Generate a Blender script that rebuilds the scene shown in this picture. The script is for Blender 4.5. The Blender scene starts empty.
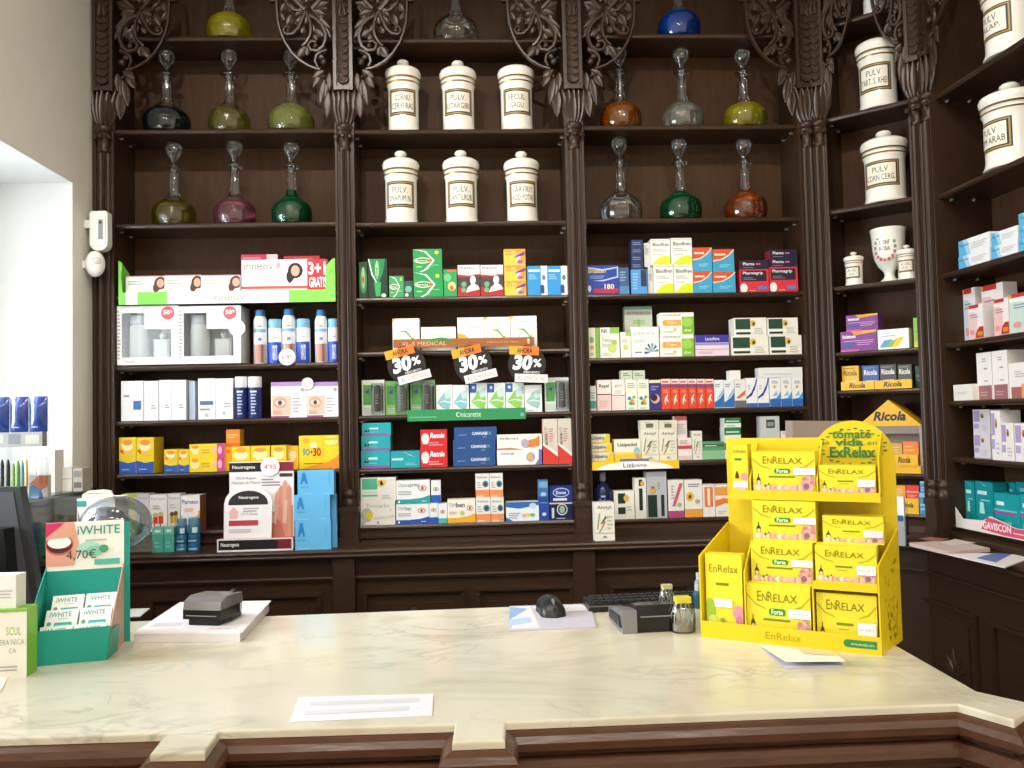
import bpy, math, random
from mathutils import Vector, Matrix
random.seed(7)
SC = bpy.context.scene
COL = SC.collection
RAD = math.radians

# ------------------------------------------------------------------ camera
F = 830.0                       # focal length in pixels of the 1024 x 768 frame
YAW, PITCH, ROLL = RAD(2.6), RAD(2.38), RAD(-1.29)
CAM = Vector((0.0, 0.0, 1.58))
CROT = (Matrix.Rotation(-YAW, 3, 'Z') @ Matrix.Rotation(RAD(90) + PITCH, 3, 'X') @ Matrix.Rotation(ROLL, 3, 'Z'))
cd = bpy.data.cameras.new('camera')
cd.sensor_width = 36.0
cd.lens = F * 36.0 / 1024.0
cd.clip_start = 0.02
cam = bpy.data.objects.new('camera', cd)
COL.objects.link(cam)
cam.matrix_world = Matrix.Translation(CAM) @ CROT.to_4x4()
SC.camera = cam

# ------------------------------------------------------------------ world, exposure, lamps
SC.view_settings.view_transform = 'Standard'
SC.view_settings.look = 'None'
SC.view_settings.gamma = 1.0
SC.view_settings.use_curve_mapping = False
SC.view_settings.exposure = 0.25
w = bpy.data.worlds.new('overcast_day')
SC.world = w
w.use_nodes = True
w.node_tree.nodes['Background'].inputs[0].default_value = (0.86, 0.93, 1.0, 1)
w.node_tree.nodes['Background'].inputs[1].default_value = 2.2


def lamp(name, loc, size, power, col, rot=(0, 0, 0), size_y=None, spread=180):
    l = bpy.data.lights.new(name, 'AREA')
    l.energy = power
    l.color = col
    l.size = size
    l.spread = RAD(spread)
    if size_y:
        l.shape = 'RECTANGLE'
        l.size_y = size_y
    else:
        l.shape = 'DISK'
    o = bpy.data.objects.new(name, l)
    o.location = loc
    o.rotation_euler = rot
    COL.objects.link(o)
    return o


WARM = (1.0, 0.93, 0.83)


def spot(loc, aim, power, cone, radius=.035):
    l = bpy.data.lights.new('ceiling_spot_offscreen', 'SPOT')
    l.energy = power
    l.color = WARM
    l.spot_size = RAD(cone)
    l.spot_blend = .7
    l.shadow_soft_size = radius
    o = bpy.data.objects.new('ceiling_spot_offscreen', l)
    o.location = loc
    d = Vector(aim) - Vector(loc)
    o.rotation_euler = d.to_track_quat('-Z', 'Y').to_euler()
    COL.objects.link(o)


# the shop's ceiling lamps above the frame and the daylight outside the side window
for lx, ly, tx, ty, tz, p_ in ((-1.15, 1.35, -.8, 3.2, 1.75, 46), (-.62, 1.35, -.1, 3.2, 1.75, 46), (.15, 1.35, .75, 3.2, 1.75, 46), (.75, 1.2, 1.6, 2.7, 1.7, 44)):
    spot((lx, ly, 3.66), (tx, ty, tz), p_, 84)
for lx, ly, p_ in ((-.9, -1.1, 22), (.2, -1.1, 24), (1.2, -.9, 30)):
    lamp('ceiling_downlight_offscreen', (lx, ly, 3.68), .3, p_, WARM)
lamp('window_left_offscreen', (-1.83, 1.95, 2.0), 1.6, 95, (0.88, 0.94, 1.0), (0, RAD(-90), 0), 1.3)


# ------------------------------------------------------------------ pixel helpers: a pixel gives a direction only
def ray(px, py):
    return CROT @ Vector(((px - 512.0) / F, -(py - 384.0) / F, -1.0))


def on_z(px, py, z):
    d = ray(px, py)
    return CAM + d * ((z - CAM.z) / d.z)


def on_y(px, py, y):
    d = ray(px, py)
    return CAM + d * ((y - CAM.y) / d.y)


def on_x(px, py, x):
    d = ray(px, py)
    return CAM + d * ((x - CAM.x) / d.x)


class Frame:
    """a vertical front plane: u runs along it to the right, d runs into it, z is up"""
    def __init__(s, o, u):
        s.o = Vector((o[0], o[1]))
        s.u = Vector((u[0], u[1])).normalized()
        s.n = Vector((-s.u.y, s.u.x))
        s.ang = math.atan2(s.u.y, s.u.x)
        s.sup = []

    def hit(s, px, py, d=0.0):
        q = s.o + s.n * d
        r = ray(px, py)
        t = ((q.x - CAM.x) * s.n.x + (q.y - CAM.y) * s.n.y) / (r.x * s.n.x + r.y * s.n.y)
        h = CAM + r * t
        return (Vector((h.x, h.y)) - s.o).dot(s.u), h.z

    def w(s, u, d, z):
        p = s.o + s.u * u + s.n * d
        return Vector((p.x, p.y, z))

    def loc(s, p):
        v = Vector((p[0], p[1])) - s.o
        return v.dot(s.u), v.dot(s.n)


BACKY = 3.2
FWD = Vector((math.sin(YAW), math.cos(YAW)))
RGT = Vector((math.cos(YAW), -math.sin(YAW)))
FB = Frame((0, BACKY), (1, 0))
cu_, _ = FB.hit(819.5, 300)
uc = RGT * 1042 - FWD * 830
FC = Frame((cu_, BACKY), uc)
ru_, _ = FC.hit(933, 300)
pr = FC.o + FC.u * ru_
ur = RGT * 67 - FWD * 830
FR = Frame(pr, ur)
CLEN = ru_

# ------------------------------------------------------------------ materials
MATS = {}


def lin(h):
    c = [int(h[i:i + 2], 16) / 255 for i in (0, 2, 4)]
    return tuple(x / 12.92 if x <= .04045 else ((x + .055) / 1.055) ** 2.4 for x in c) + (1.0,)


def new_mat(name, col, rough=.5, metal=0.0, trans=0.0, ior=1.45, coat=0.0, spec=0.5, alpha=1.0):
    m = bpy.data.materials.new(name)
    m.use_nodes = True
    b = m.node_tree.nodes['Principled BSDF']
    b.inputs['Base Color'].default_value = col
    b.inputs['Roughness'].default_value = rough
    b.inputs['Metallic'].default_value = metal
    b.inputs['Transmission Weight'].default_value = trans
    b.inputs['IOR'].default_value = ior
    b.inputs['Coat Weight'].default_value = coat
    b.inputs['Specular IOR Level'].default_value = spec
    b.inputs['Alpha'].default_value = alpha
    return m


def noise_tint(m, scale=40.0, amount=0.06, stretch=None, bump=0.0, vec='Object'):
    nt = m.node_tree
    b = nt.nodes['Principled BSDF']
    tc = nt.nodes.new('ShaderNodeTexCoord')
    mp = nt.nodes.new('ShaderNodeMapping')
    if stretch:
        mp.inputs['Scale'].default_value = stretch
    nz = nt.nodes.new('ShaderNodeTexNoise')
    nz.inputs['Scale'].default_value = scale
    nz.inputs['Detail'].default_value = 5
    mx = nt.nodes.new('ShaderNodeMix')
    mx.data_type = 'RGBA'
    c = list(b.inputs['Base Color'].default_value)
    mx.inputs[6].default_value = [x * (1 - amount) for x in c[:3]] + [1]
    mx.inputs[7].default_value = [min(1, x * (1 + amount)) for x in c[:3]] + [1]
    nt.links.new(tc.outputs[vec], mp.inputs[0])
    nt.links.new(mp.outputs[0], nz.inputs['Vector'])
    nt.links.new(nz.outputs[0], mx.inputs[0])
    nt.links.new(mx.outputs[2], b.inputs['Base Color'])
    if bump:
        bp = nt.nodes.new('ShaderNodeBump')
        bp.inputs['Strength'].default_value = bump
        bp.inputs['Distance'].default_value = .002
        nt.links.new(nz.outputs[0], bp.inputs['Height'])
        nt.links.new(bp.outputs[0], b.inputs['Normal'])
    return m


def card(h):
    """printed carton or paper of one ink colour"""
    k = 'print_' + h
    if k not in MATS:
        MATS[k] = noise_tint(new_mat(k, lin(h), .42), 60, .03)
    return MATS[k]


def plain(h, rough=.4, metal=0.0, coat=0.0):
    k = 'plain_%s_%.2f_%.1f_%.1f' % (h, rough, metal, coat)
    if k not in MATS:
        MATS[k] = noise_tint(new_mat(k, lin(h), rough, metal, coat=coat), 30, .04)
    return MATS[k]


def wood(name, h, amount, stretch, rough, bump=.15, spec=.5):
    m = noise_tint(new_mat(name, lin(h), rough, spec=spec), 9, amount, stretch, bump)
    MATS[name] = m
    return m


W_DARK = wood('dark_walnut', '372519', .35, (9, 9, 1.2), .38, .15, .4)
W_SHELF = wood('walnut_shelf_board', '372519', .3, (1.2, 9, 9), .28, .12, .6)
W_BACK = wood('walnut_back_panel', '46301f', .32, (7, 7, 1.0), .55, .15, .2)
W_CARVE = wood('carved_walnut', '372519', .3, (6, 6, 3), .33, .15, .6)
W_COL = wood('walnut_column', '372519', .35, (12, 12, 1.2), .36, .15, .45)
W_BASE = wood('walnut_base_cabinet', '372519', .3, (1.2, 6, 6), .38, .15, .4)
W_CTR = wood('red_brown_counter_moulding', '553828', .45, (1.5, 8, 8), .26, .3, .5)
GLASS = new_mat('clear_glass', (.96, .97, .97, 1), .02, trans=1.0, ior=1.4)


def thin_clear(name, tint, mixv):
    """thin sheet of clear plastic or glass: see-through with a mirror film"""
    m = bpy.data.materials.new(name)
    m.use_nodes = True
    nt = m.node_tree
    nt.nodes.remove(nt.nodes['Principled BSDF'])
    tr = nt.nodes.new('ShaderNodeBsdfTransparent')
    tr.inputs[0].default_value = tint
    gl = nt.nodes.new('ShaderNodeBsdfGlossy')
    gl.inputs['Roughness'].default_value = .06
    fr = nt.nodes.new('ShaderNodeFresnel')
    fr.inputs[0].default_value = 1.45
    mu = nt.nodes.new('ShaderNodeMath')
    mu.operation = 'MULTIPLY_ADD'
    mu.inputs[1].default_value = .8
    mu.inputs[2].default_value = mixv
    mx = nt.nodes.new('ShaderNodeMixShader')
    nt.links.new(fr.outputs[0], mu.inputs[0])
    nt.links.new(mu.outputs[0], mx.inputs[0])
    nt.links.new(tr.outputs[0], mx.inputs[1])
    nt.links.new(gl.outputs[0], mx.inputs[2])
    nt.links.new(mx.outputs[0], nt.nodes['Material Output'].inputs[0])
    return m


CLEAR = thin_clear('clear_plastic', (.93, .95, .96, 1), .05)
PANE = thin_clear('window_glass', (.97, .98, .98, 1), .02)
SHELFGLASS = thin_clear('green_edged_glass', (.80, .88, .86, 1), .10)


def liquid(h, t):
    k = 'liquid_' + h
    if k not in MATS:
        MATS[k] = new_mat(k, lin(h), .04, trans=t, ior=1.2)
    return MATS[k]


def marble():
    m = new_mat('cream_marble', lin('d9d5c4'), .2, coat=.15)
    nt = m.node_tree
    b = nt.nodes['Principled BSDF']
    tc = nt.nodes.new('ShaderNodeTexCoord')
    n1 = nt.nodes.new('ShaderNodeTexNoise')
    n1.inputs['Scale'].default_value = 2.2
    n1.inputs['Detail'].default_value = 7
    n1.inputs['Distortion'].default_value = 1.4
    r1 = nt.nodes.new('ShaderNodeValToRGB')
    e = r1.color_ramp.elements
    e[0].position, e[0].color = .36, (0, 0, 0, 1)
    e[1].position, e[1].color = .50, (1, 1, 1, 1)
    x = r1.color_ramp.elements.new(.56)
    x.color = (1, 1, 1, 1)
    n2 = nt.nodes.new('ShaderNodeTexNoise')
    n2.inputs['Scale'].default_value = 3.1
    n2.inputs['Detail'].default_value = 9
    n2.inputs['Roughness'].default_value = .62
    n2.inputs['Distortion'].default_value = 2.2
    ab = nt.nodes.new('ShaderNodeMath'); ab.operation = 'SUBTRACT'; ab.inputs[1].default_value = .5
    ab2 = nt.nodes.new('ShaderNodeMath'); ab2.operation = 'ABSOLUTE'
    r2 = nt.nodes.new('ShaderNodeValToRGB')
    f = r2.color_ramp.elements
    f[0].position, f[0].color = 0.0, (1, 1, 1, 1)
    f[1].position, f[1].color = .045, (0, 0, 0, 1)
    n3 = nt.nodes.new('ShaderNodeTexNoise'); n3.inputs['Scale'].default_value = 1.7
    r3 = nt.nodes.new('ShaderNodeValToRGB')
    r3.color_ramp.elements[0].position = .46
    r3.color_ramp.elements[1].position = .66
    vm = nt.nodes.new('ShaderNodeMath'); vm.operation = 'MULTIPLY'
    vm2 = nt.nodes.new('ShaderNodeMath'); vm2.operation = 'MULTIPLY'; vm2.inputs[1].default_value = .42
    m1 = nt.nodes.new('ShaderNodeMix'); m1.data_type = 'RGBA'
    m1.inputs[6].default_value = lin('cdc5ad'); m1.inputs[7].default_value = lin('ded7c3')
    m2 = nt.nodes.new('ShaderNodeMix'); m2.data_type = 'RGBA'
    m2.inputs[7].default_value = lin('7c7c72')
    L = nt.links.new
    mp = nt.nodes.new('ShaderNodeMapping')
    mp.inputs['Rotation'].default_value = (0, 0, .5)
    mp.inputs['Scale'].default_value = (1.0, 2.0, 1.0)
    L(tc.outputs['Object'], mp.inputs[0])
    for n in (n1, n2, n3):
        L(mp.outputs[0], n.inputs['Vector'])
    L(n1.outputs[0], r1.inputs[0]); L(r1.outputs[0], m1.inputs[0])
    L(n2.outputs[0], ab.inputs[0]); L(ab.outputs[0], ab2.inputs[0]); L(ab2.outputs[0], r2.inputs[0])
    L(n3.outputs[0], r3.inputs[0])
    L(r2.outputs[0], vm.inputs[0]); L(r3.outputs[0], vm.inputs[1]); L(vm.outputs[0], vm2.inputs[0])
    L(m1.outputs[2], m2.inputs[6]); L(vm2.outputs[0], m2.inputs[0]); L(m2.outputs[2], b.inputs['Base Color'])
    return m


MARBLE = marble()


# ------------------------------------------------------------------ mesh builder
class MB:
    def __init__(s):
        s.v, s.f, s.m, s.sl, s.sm = [], [], [], [], []

    def slot(s, mat):
        if mat not in s.sl:
            s.sl.append(mat)
        return s.sl.index(mat)

    def add(s, vs, fs, mat, smooth=False):
        k = len(s.v)
        i = s.slot(mat)
        s.v += [tuple(q) for q in vs]
        for f in fs:
            s.f.append(tuple(k + a for a in f)); s.m.append(i); s.sm.append(smooth)
        return s

    def box(s, x0, x1, y0, y1, z0, z1, mat, bev=0.0, skip=''):
        if bev:
            return s.prism([(x0 + bev, y0), (x1 - bev, y0), (x1, y0 + bev), (x1, y1 - bev), (x1 - bev, y1), (x0 + bev, y1), (x0, y1 - bev), (x0, y0 + bev)], z0, z1, mat)
        vs = [(x0, y0, z0), (x1, y0, z0), (x1, y1, z0), (x0, y1, z0), (x0, y0, z1), (x1, y0, z1), (x1, y1, z1), (x0, y1, z1)]
        fs = [(0, 3, 2, 1), (4, 5, 6, 7), (0, 1, 5, 4), (1, 2, 6, 5), (2, 3, 7, 6), (3, 0, 4, 7)]
        return s.add(vs, fs, mat)

    def prism(s, poly, z0, z1, mat):
        """vertical prism over an x,y outline given counter-clockwise"""
        n = len(poly)
        vs = [(x, y, z0) for x, y in poly] + [(x, y, z1) for x, y in poly]
        fs = [tuple(range(n - 1, -1, -1)), tuple(range(n, 2 * n))]
        fs += [(i, (i + 1) % n, n + (i + 1) % n, n + i) for i in range(n)]
        return s.add(vs, fs, mat)

    def slab(s, poly, y0, y1, mat):
        """outline in x,z (counter-clockwise from the front) made thick along y"""
        n = len(poly)
        vs = [(x, y0, z) for x, z in poly] + [(x, y1, z) for x, z in poly]
        fs = [tuple(range(n)), tuple(range(2 * n - 1, n - 1, -1))]
        fs += [((i + 1) % n, i, n + i, n + (i + 1) % n) for i in range(n)]
        return s.add(vs, fs, mat)

    def side(s, poly, x0, x1, mat):
        """outline in y,z made thick along x"""
        n = len(poly)
        vs = [(x0, y, z) for y, z in poly] + [(x1, y, z) for y, z in poly]
        fs = [tuple(range(n)), tuple(range(2 * n - 1, n - 1, -1))]
        fs += [((i + 1) % n, i, n + i, n + (i + 1) % n) for i in range(n)]
        return s.add(vs, fs, mat)

    def lathe(s, prof, n, mat, c=(0, 0, 0), flute=0.0, nf=0, arc=None, smooth=True):
        vs, fs = [], []
        for r, z in prof:
            for i in range(n):
                a = 2 * math.pi * i / n
                rr = r * (1 - flute * (0.5 + 0.5 * math.cos(a * nf))) if flute else r
                vs.append((c[0] + rr * math.cos(a), c[1] + rr * math.sin(a), c[2] + z))
        for j in range(len(prof) - 1):
            for i in range(n):
                k = (i + 1) % n
                fs.append((j * n + i, j * n + k, (j + 1) * n + k, (j + 1) * n + i))
        if prof[0][0] > 1e-6:
            fs.append(tuple(range(n - 1, -1, -1)))
        if prof[-1][0] > 1e-6:
            b = (len(prof) - 1) * n
            fs.append(tuple(b + i for i in range(n)))
        return s.add(vs, fs, mat, smooth)

    def tube(s, pts, rad, mat, n=6, flat=1.0):
        pts = [Vector(q) for q in pts]
        vs, fs = [], []
        up = Vector((0, 1, 0))
        for i, q in enumerate(pts):
            t = (pts[min(i + 1, len(pts) - 1)] - pts[max(i - 1, 0)]).normalized()
            a = t.cross(up)
            if a.length < 1e-4:
                a = t.cross(Vector((1, 0, 0)))
            a.normalize()
            b = a.cross(t).normalized()
            r = rad[i] if isinstance(rad, (list, tuple)) else rad
            for k in range(n):
                th = 2 * math.pi * k / n
                vs.append(q + a * (r * math.cos(th)) + b * (r * flat * math.sin(th)))
        for j in range(len(pts) - 1):
            for k in range(n):
                l = (k + 1) % n
                fs.append((j * n + k, (j + 1) * n + k, (j + 1) * n + l, j * n + l))
        fs.append(tuple(range(n)))
        fs.append(tuple((len(pts) - 1) * n + k for k in range(n - 1, -1, -1)))
        return s.add(vs, fs, mat, True)

    def ball(s, c, r, mat, n=10, sq=(1, 1, 1)):
        vs = [(c[0], c[1], c[2] - r * sq[2])]
        rings = n // 2
        for j in range(1, rings):
            p = -math.pi / 2 + math.pi * j / rings
            for i in range(n):
                a = 2 * math.pi * i / n
                vs.append((c[0] + r * sq[0] * math.cos(p) * math.cos(a), c[1] + r * sq[1] * math.cos(p) * math.sin(a), c[2] + r * sq[2] * math.sin(p)))
        vs.append((c[0], c[1], c[2] + r * sq[2]))
        fs = [(0, 1 + (i + 1) % n, 1 + i) for i in range(n)]
        for j in range(rings - 2):
            for i in range(n):
                k = (i + 1) % n
                fs.append((1 + j * n + i, 1 + j * n + k, 1 + (j + 1) * n + k, 1 + (j + 1) * n + i))
        t = len(vs) - 1
        b = 1 + (rings - 2) * n
        fs += [(t, b + i, b + (i + 1) % n) for i in range(n)]
        return s.add(vs, fs, mat, True)

    def mesh(s, name, sharp=40):
        me = bpy.data.meshes.new(name)
        me.from_pydata(s.v, [], s.f)
        for m in s.sl:
            me.materials.append(m)
        me.polygons.foreach_set('material_index', s.m)
        me.polygons.foreach_set('use_smooth', s.sm)
        me.update()
        if any(s.sm):
            me.set_sharp_from_angle(angle=RAD(sharp))
        return me

    def build(s, name, parent=None, loc=(0, 0, 0), rz=0.0, sharp=40):
        return put(name, s.mesh(name, sharp), parent, loc, rz)


def put(name, data, parent=None, loc=(0, 0, 0), rz=0.0, rot=None, scale=None):
    o = bpy.data.objects.new(name, data)
    COL.objects.link(o)
    o.parent = parent
    o.location = loc
    o.rotation_euler = rot if rot else (0, 0, rz)
    if scale:
        o.scale = scale
    return o


def tag(o, label, cat, group=None):
    o['label'] = label
    o['category'] = cat
    if group:
        o['group'] = group
    return o


def struct(o):
    o['kind'] = 'structure'
    return o


def part_kind(o, k):
    o['kind'] = k
    return o


TXT = {}


def text_geo(s, bold=0.0, shear=0.0):
    k = (s, bold, shear)
    if k not in TXT:
        cu = bpy.data.curves.new('lettering', 'FONT')
        cu.body = s
        cu.resolution_u = 2
        cu.offset = bold
        cu.shear = shear
        ob = bpy.data.objects.new('lettering', cu)
        me = bpy.data.meshes.new_from_object(ob)
        vs = [tuple(v.co) for v in me.vertices]
        fs = [tuple(p.vertices) for p in me.polygons]
        x0, x1 = min(v[0] for v in vs), max(v[0] for v in vs)
        y0, y1 = min(v[1] for v in vs), max(v[1] for v in vs)
        fs2 = []
        for f in fs:     # face the viewer
            a, b, c = (vs[f[0]], vs[f[1]], vs[f[2]])
            if (b[0] - a[0]) * (c[1] - a[1]) - (b[1] - a[1]) * (c[0] - a[0]) < 0:
                f = f[::-1]
            fs2.append(f)
        TXT[k] = ([((v[0] - x0) / (x1 - x0), (v[1] - y0) / max(1e-6, y1 - y0)) for v in vs], fs2)
        bpy.data.objects.remove(ob)
        bpy.data.curves.remove(cu)
        bpy.data.meshes.remove(me)
    return TXT[k]


# print operations on a front face, u to the right and v upwards, both 0..1
def r(u0, v0, u1, v1, c): return ('p', c, [(u0, v0), (u1, v0), (u1, v1), (u0, v1)])
def p(c, *q): return ('p', c, list(q))
def e(cu, cv, ru, rv, c, n=14): return ('p', c, [(cu + ru * math.cos(2 * math.pi * i / n), cv + rv * math.sin(2 * math.pi * i / n)) for i in range(n)])
def t(s, u0, v0, u1, v1, c, b=0.0, sh=0.0): return ('t', c, s, u0, v0, u1, v1, b, sh)


def lines(u0, v0, u1, v1, n, c='9a9a9a', k=0.45):
    """rows of print too small to read"""
    out = []
    st = (v1 - v0) / n
    rr = random.Random(int((u0 * 91 + v0 * 37 + u1 * 13 + n) * 100))
    for i in range(n):
        e_ = u1 - (u1 - u0) * rr.random() * .4
        out.append(r(u0, v0 + st * i, e_, v0 + st * (i + k), c))
    return out


def eye(cu, cv, ru, rv):
    return [e(cu, cv, ru, rv, 'd9a58e'), e(cu, cv, ru * .7, rv * .45, 'f2e6e0'), e(cu, cv, ru * .3, rv * .42, '5b4038')]


def head(cu, cv, s, a, hair='3a2520'):
    """a printed portrait: dark hair, face, light shirt; a = width/height of the carton front"""
    x = s / a
    return [e(cu, cv, x * .62, s * .66, hair), e(cu - x * .3, cv - s * .5, x * .45, s * .6, hair), e(cu, cv - s * .02, x * .36, s * .46, 'e2ad93'),
            p('f4efee', (cu - x * .55, cv - s * 1.25), (cu + x * .75, cv - s * 1.25), (cu + x * .5, cv - s * .62), (cu - x * .1, cv - s * .66))]


def flat(ops):
    out = []
    for o in ops:
        if isinstance(o, list):
            out += flat(o)
        else:
            out.append(o)
    return out


def print_on(mb, ops, X0, X1, Z0, Z1, y=0.0, eps=.00022, wrap=None):
    """lay the print as thin films on the plane y (facing -y); wrap = radius maps x to a cylinder round the z axis"""
    k = 0
    ops = flat(ops)
    eps = min(eps, .0026 / max(1, len(ops)))
    for o in ops:
        k += 1
        yy = y - .0003 - eps * k
        if o[0] == 'p':
            q = [(X0 + a * (X1 - X0), Z0 + b * (Z1 - Z0)) for a, b in o[2]]
            fs = [tuple(range(len(q)))]
            a2 = sum(q[i][0] * q[(i + 1) % len(q)][1] - q[(i + 1) % len(q)][0] * q[i][1] for i in range(len(q)))
            if a2 < 0:
                q = q[::-1]
            if wrap:     # strips so that the film follows the curve
                us = [a for a, b in q]
                u0, u1 = min(us), max(us)
                z0, z1 = min(b for a, b in q), max(b for a, b in q)
                gs_ = wrap * .06
                cuts = [u0] + [k_ * gs_ for k_ in range(int(math.floor(u0 / gs_)), int(math.ceil(u1 / gs_)) + 1) if u0 + 1e-6 < k_ * gs_ < u1 - 1e-6] + [u1]
                nn = len(cuts) - 1
                q = []
                for uu in cuts:
                    q += [(uu, z0), (uu, z1)]
                fs = [(2 * i, 2 * i + 2, 2 * i + 3, 2 * i + 1) for i in range(nn)]
        else:
            vs, fs = text_geo(o[2], o[7], o[8])
            a0, b0, a1, b1 = o[3:7]
            q = [(X0 + (a0 + x * (a1 - a0)) * (X1 - X0), Z0 + (b0 + z * (b1 - b0)) * (Z1 - Z0)) for x, z in vs]
        if wrap:
            R = wrap + (y - yy)
            mb.add([(R * math.sin(x / wrap), -R * math.cos(x / wrap), z) for x, z in q], fs, card(o[1]))
        else:
            mb.add([(x, yy, z) for x, z in q], fs, card(o[1]))
    return mb


WARN = []


def support(fr, u0, u1, d0, d1, z, tol=.03):
    best = None
    for (a, b, c, d, zz) in fr.sup:
        if min(b, u1) - max(a, u0) > min(.008, .3 * (u1 - u0)) and min(d, d1) - max(c, d0) > .002 and abs(zz - z) < tol:
            if best is None or abs(zz - z) < abs(best - z):
                best = zz
    return best


def B(fr, rects, dep, body, ops, label, group=None, sb=.014, side=None, top=None, name='medicine_box', cat='box', mesh=None, bare=False, yaw=0.0):
    """cartons of one kind: pixel rectangles of their front faces on the plane sb behind the shelf edge"""
    if isinstance(rects, tuple):
        rects = [rects]
    labels = label if isinstance(label, list) else [label] * len(rects)
    label = labels[0]
    assert len(labels) == len(rects), label
    dims = []
    for q in rects:
        x0, y0, x1, y1 = q[:4]
        s_ = q[4] if len(q) > 4 else sb
        xm = (x0 + x1) / 2
        u0 = fr.hit(x0, (y0 + y1) / 2, s_)[0]
        u1 = fr.hit(x1, (y0 + y1) / 2, s_)[0]
        z1 = fr.hit(xm, y0, s_)[1]
        z0 = fr.hit(xm, y1, s_)[1]
        for lo_, hi_ in getattr(fr, 'bays', []):
            if s_ >= 0 and lo_ < (u0 + u1) / 2 < hi_:
                u0, u1 = max(u0, lo_ + .0006), min(u1, hi_ - .0006)
        g = support(fr, u0, u1, s_, s_ + dep, z0)
        if g is None:
            WARN.append((label[:40], q, round(z0, 3)))
            g = z0
        for (sa, sb_, sc_, sd_, sz) in fr.sup:
            if sb_ - sa > .2 and sa < (u0 + u1) / 2 < sb_ and sc_ <= s_ < sd_ and g + .03 < sz and z1 > sz - .0285:
                z1 = sz - .0285
        dims.append((u0 + .0005, u1 - .0005, g, z1, s_))
        fr.sup.append((u0, u1, s_, s_ + dep, z1))
    W = sum(d[1] - d[0] for d in dims) / len(dims)
    H = sum(d[3] - d[2] for d in dims) / len(dims)
    if mesh is None:
        mb = MB()
        mb.box(-W / 2, W / 2, 0, dep, 0, H, card(body))
        if side:
            mb.add([(W / 2 + .0002, 0, 0), (W / 2 + .0002, dep, 0), (W / 2 + .0002, dep, H), (W / 2 + .0002, 0, H)], [(0, 1, 2, 3)], card(side))
            mb.add([(-W / 2 - .0002, 0, 0), (-W / 2 - .0002, dep, 0), (-W / 2 - .0002, dep, H), (-W / 2 - .0002, 0, H)], [(3, 2, 1, 0)], card(side))
        if top:
            mb.add([(-W / 2, 0, H + .0002), (W / 2, 0, H + .0002), (W / 2, dep, H + .0002), (-W / 2, dep, H + .0002)], [(0, 1, 2, 3)], card(top))
        if callable(ops):
            ops = ops(W / H)
        cl = lambda v_: min(.999, max(.001, v_))
        ops = [('p', o[1], [(cl(u_), cl(v_)) for u_, v_ in o[2]]) if o[0] == 'p' else o for o in flat(ops)]
        print_on(mb, ops, -W / 2, W / 2, 0, H)
        mesh = mb.mesh(name)
    out = []
    for d in dims:
        o = put(name, mesh, None, fr.w((d[0] + d[1]) / 2, d[4], d[2] + .00015), fr.ang + yaw)
        o.scale = ((d[1] - d[0]) / W, 1, (d[3] - d[2]) / H)
        tag(o, labels[len(out)], cat, group if len(dims) > 1 else None)
        out.append(o)
    return out

# ================================================================== the room
XL = FB.hit(94, 300)[0] - .006          # inner face of the white wall beside the shelving
ZC = 3.74
XR = FR.w(0, .36, 0).x + .1
YB = -2.6
SD = .185                               # depth of the shelves
K = .00386                              # metres per photo pixel on the shelving front


def Z(y, px=345):
    return FB.hit(px, y)[1]


WHITE_WALL = noise_tint(new_mat('off_white_plaster', lin('f3efe6'), .75), 14, .03, None, .05)
WHITE_REVEAL = noise_tint(new_mat('white_painted_reveal', lin('f4f4f2'), .6), 14, .02)
FLOOR_M = noise_tint(new_mat('brown_floor_tile', lin('6b5848'), .35), 6, .2)
CEIL_M = noise_tint(new_mat('white_ceiling', lin('efe9dd'), .8), 10, .02)
struct(MB().box(XL - .6, XR + .1, YB - .1, BACKY + .5, -.06, 0, FLOOR_M).build('floor'))
struct(MB().box(XL - .6, XR + .1, YB - .1, BACKY + .5, ZC, ZC + .06, CEIL_M).build('ceiling'))
struct(MB().box(XL, XR, BACKY + .22, BACKY + .30, 0, ZC, WHITE_WALL).build('wall_back'))
struct(MB().box(XL, XR, YB - .08, YB, 0, ZC, WHITE_WALL).build('wall_front'))
struct(MB().box(XR, XR + .08, YB, BACKY + .3, 0, ZC, WHITE_WALL).build('wall_right'))
# left wall with a deep window opening
wy1 = on_x(73, 250, XL).y
wz1 = on_x(73, 182, XL).z
wz0 = 1.352
wy0 = wy1 - 2.0
TH = .36
mb = MB()
mb.box(XL - TH, XL, wy1, BACKY + .36, 0, ZC, WHITE_WALL)
mb.box(XL - TH, XL, YB, wy0, 0, ZC, WHITE_WALL)
mb.box(XL - TH, XL, wy0, wy1, 0, wz0, WHITE_WALL)
mb.box(XL - TH, XL, wy0, wy1, wz1, ZC, WHITE_WALL)
wl = struct(mb.build('wall_left'))
mb = MB()
g = .004
mb.box(XL - TH + .05, XL - .001, wy1 - g, wy1 + .001, wz0, wz1, WHITE_REVEAL)
mb.box(XL - TH + .05, XL - .001, wy0, wy1, wz1 - g, wz1 + .001, WHITE_REVEAL)
mb.box(XL - TH + .05, XL + .012, wy0, wy1, wz0 - .001, wz0 + .012, WHITE_REVEAL)
mb.build('window_reveal', wl)
win = MB()
for a, b, c, d in ((wy0, wy1, wz0, wz0 + .06), (wy0, wy1, wz1 - .06, wz1), (wy0, wy0 + .06, wz0, wz1), (wy1 - .06, wy1, wz0, wz1), ((wy0 + wy1) / 2 - .03, (wy0 + wy1) / 2 + .03, wz0, wz1)):
    win.box(XL - TH + .005, XL - TH + .05, a, b, c, d, WHITE_REVEAL)
wo = struct(win.build('window_1'))
for a, b in ((wy0 + .06, (wy0 + wy1) / 2 - .03), ((wy0 + wy1) / 2 + .03, wy1 - .06)):
    MB().box(XL - TH + .02, XL - TH + .026, a, b, wz0 + .06, wz1 - .06, PANE).build('pane', wo)

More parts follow.
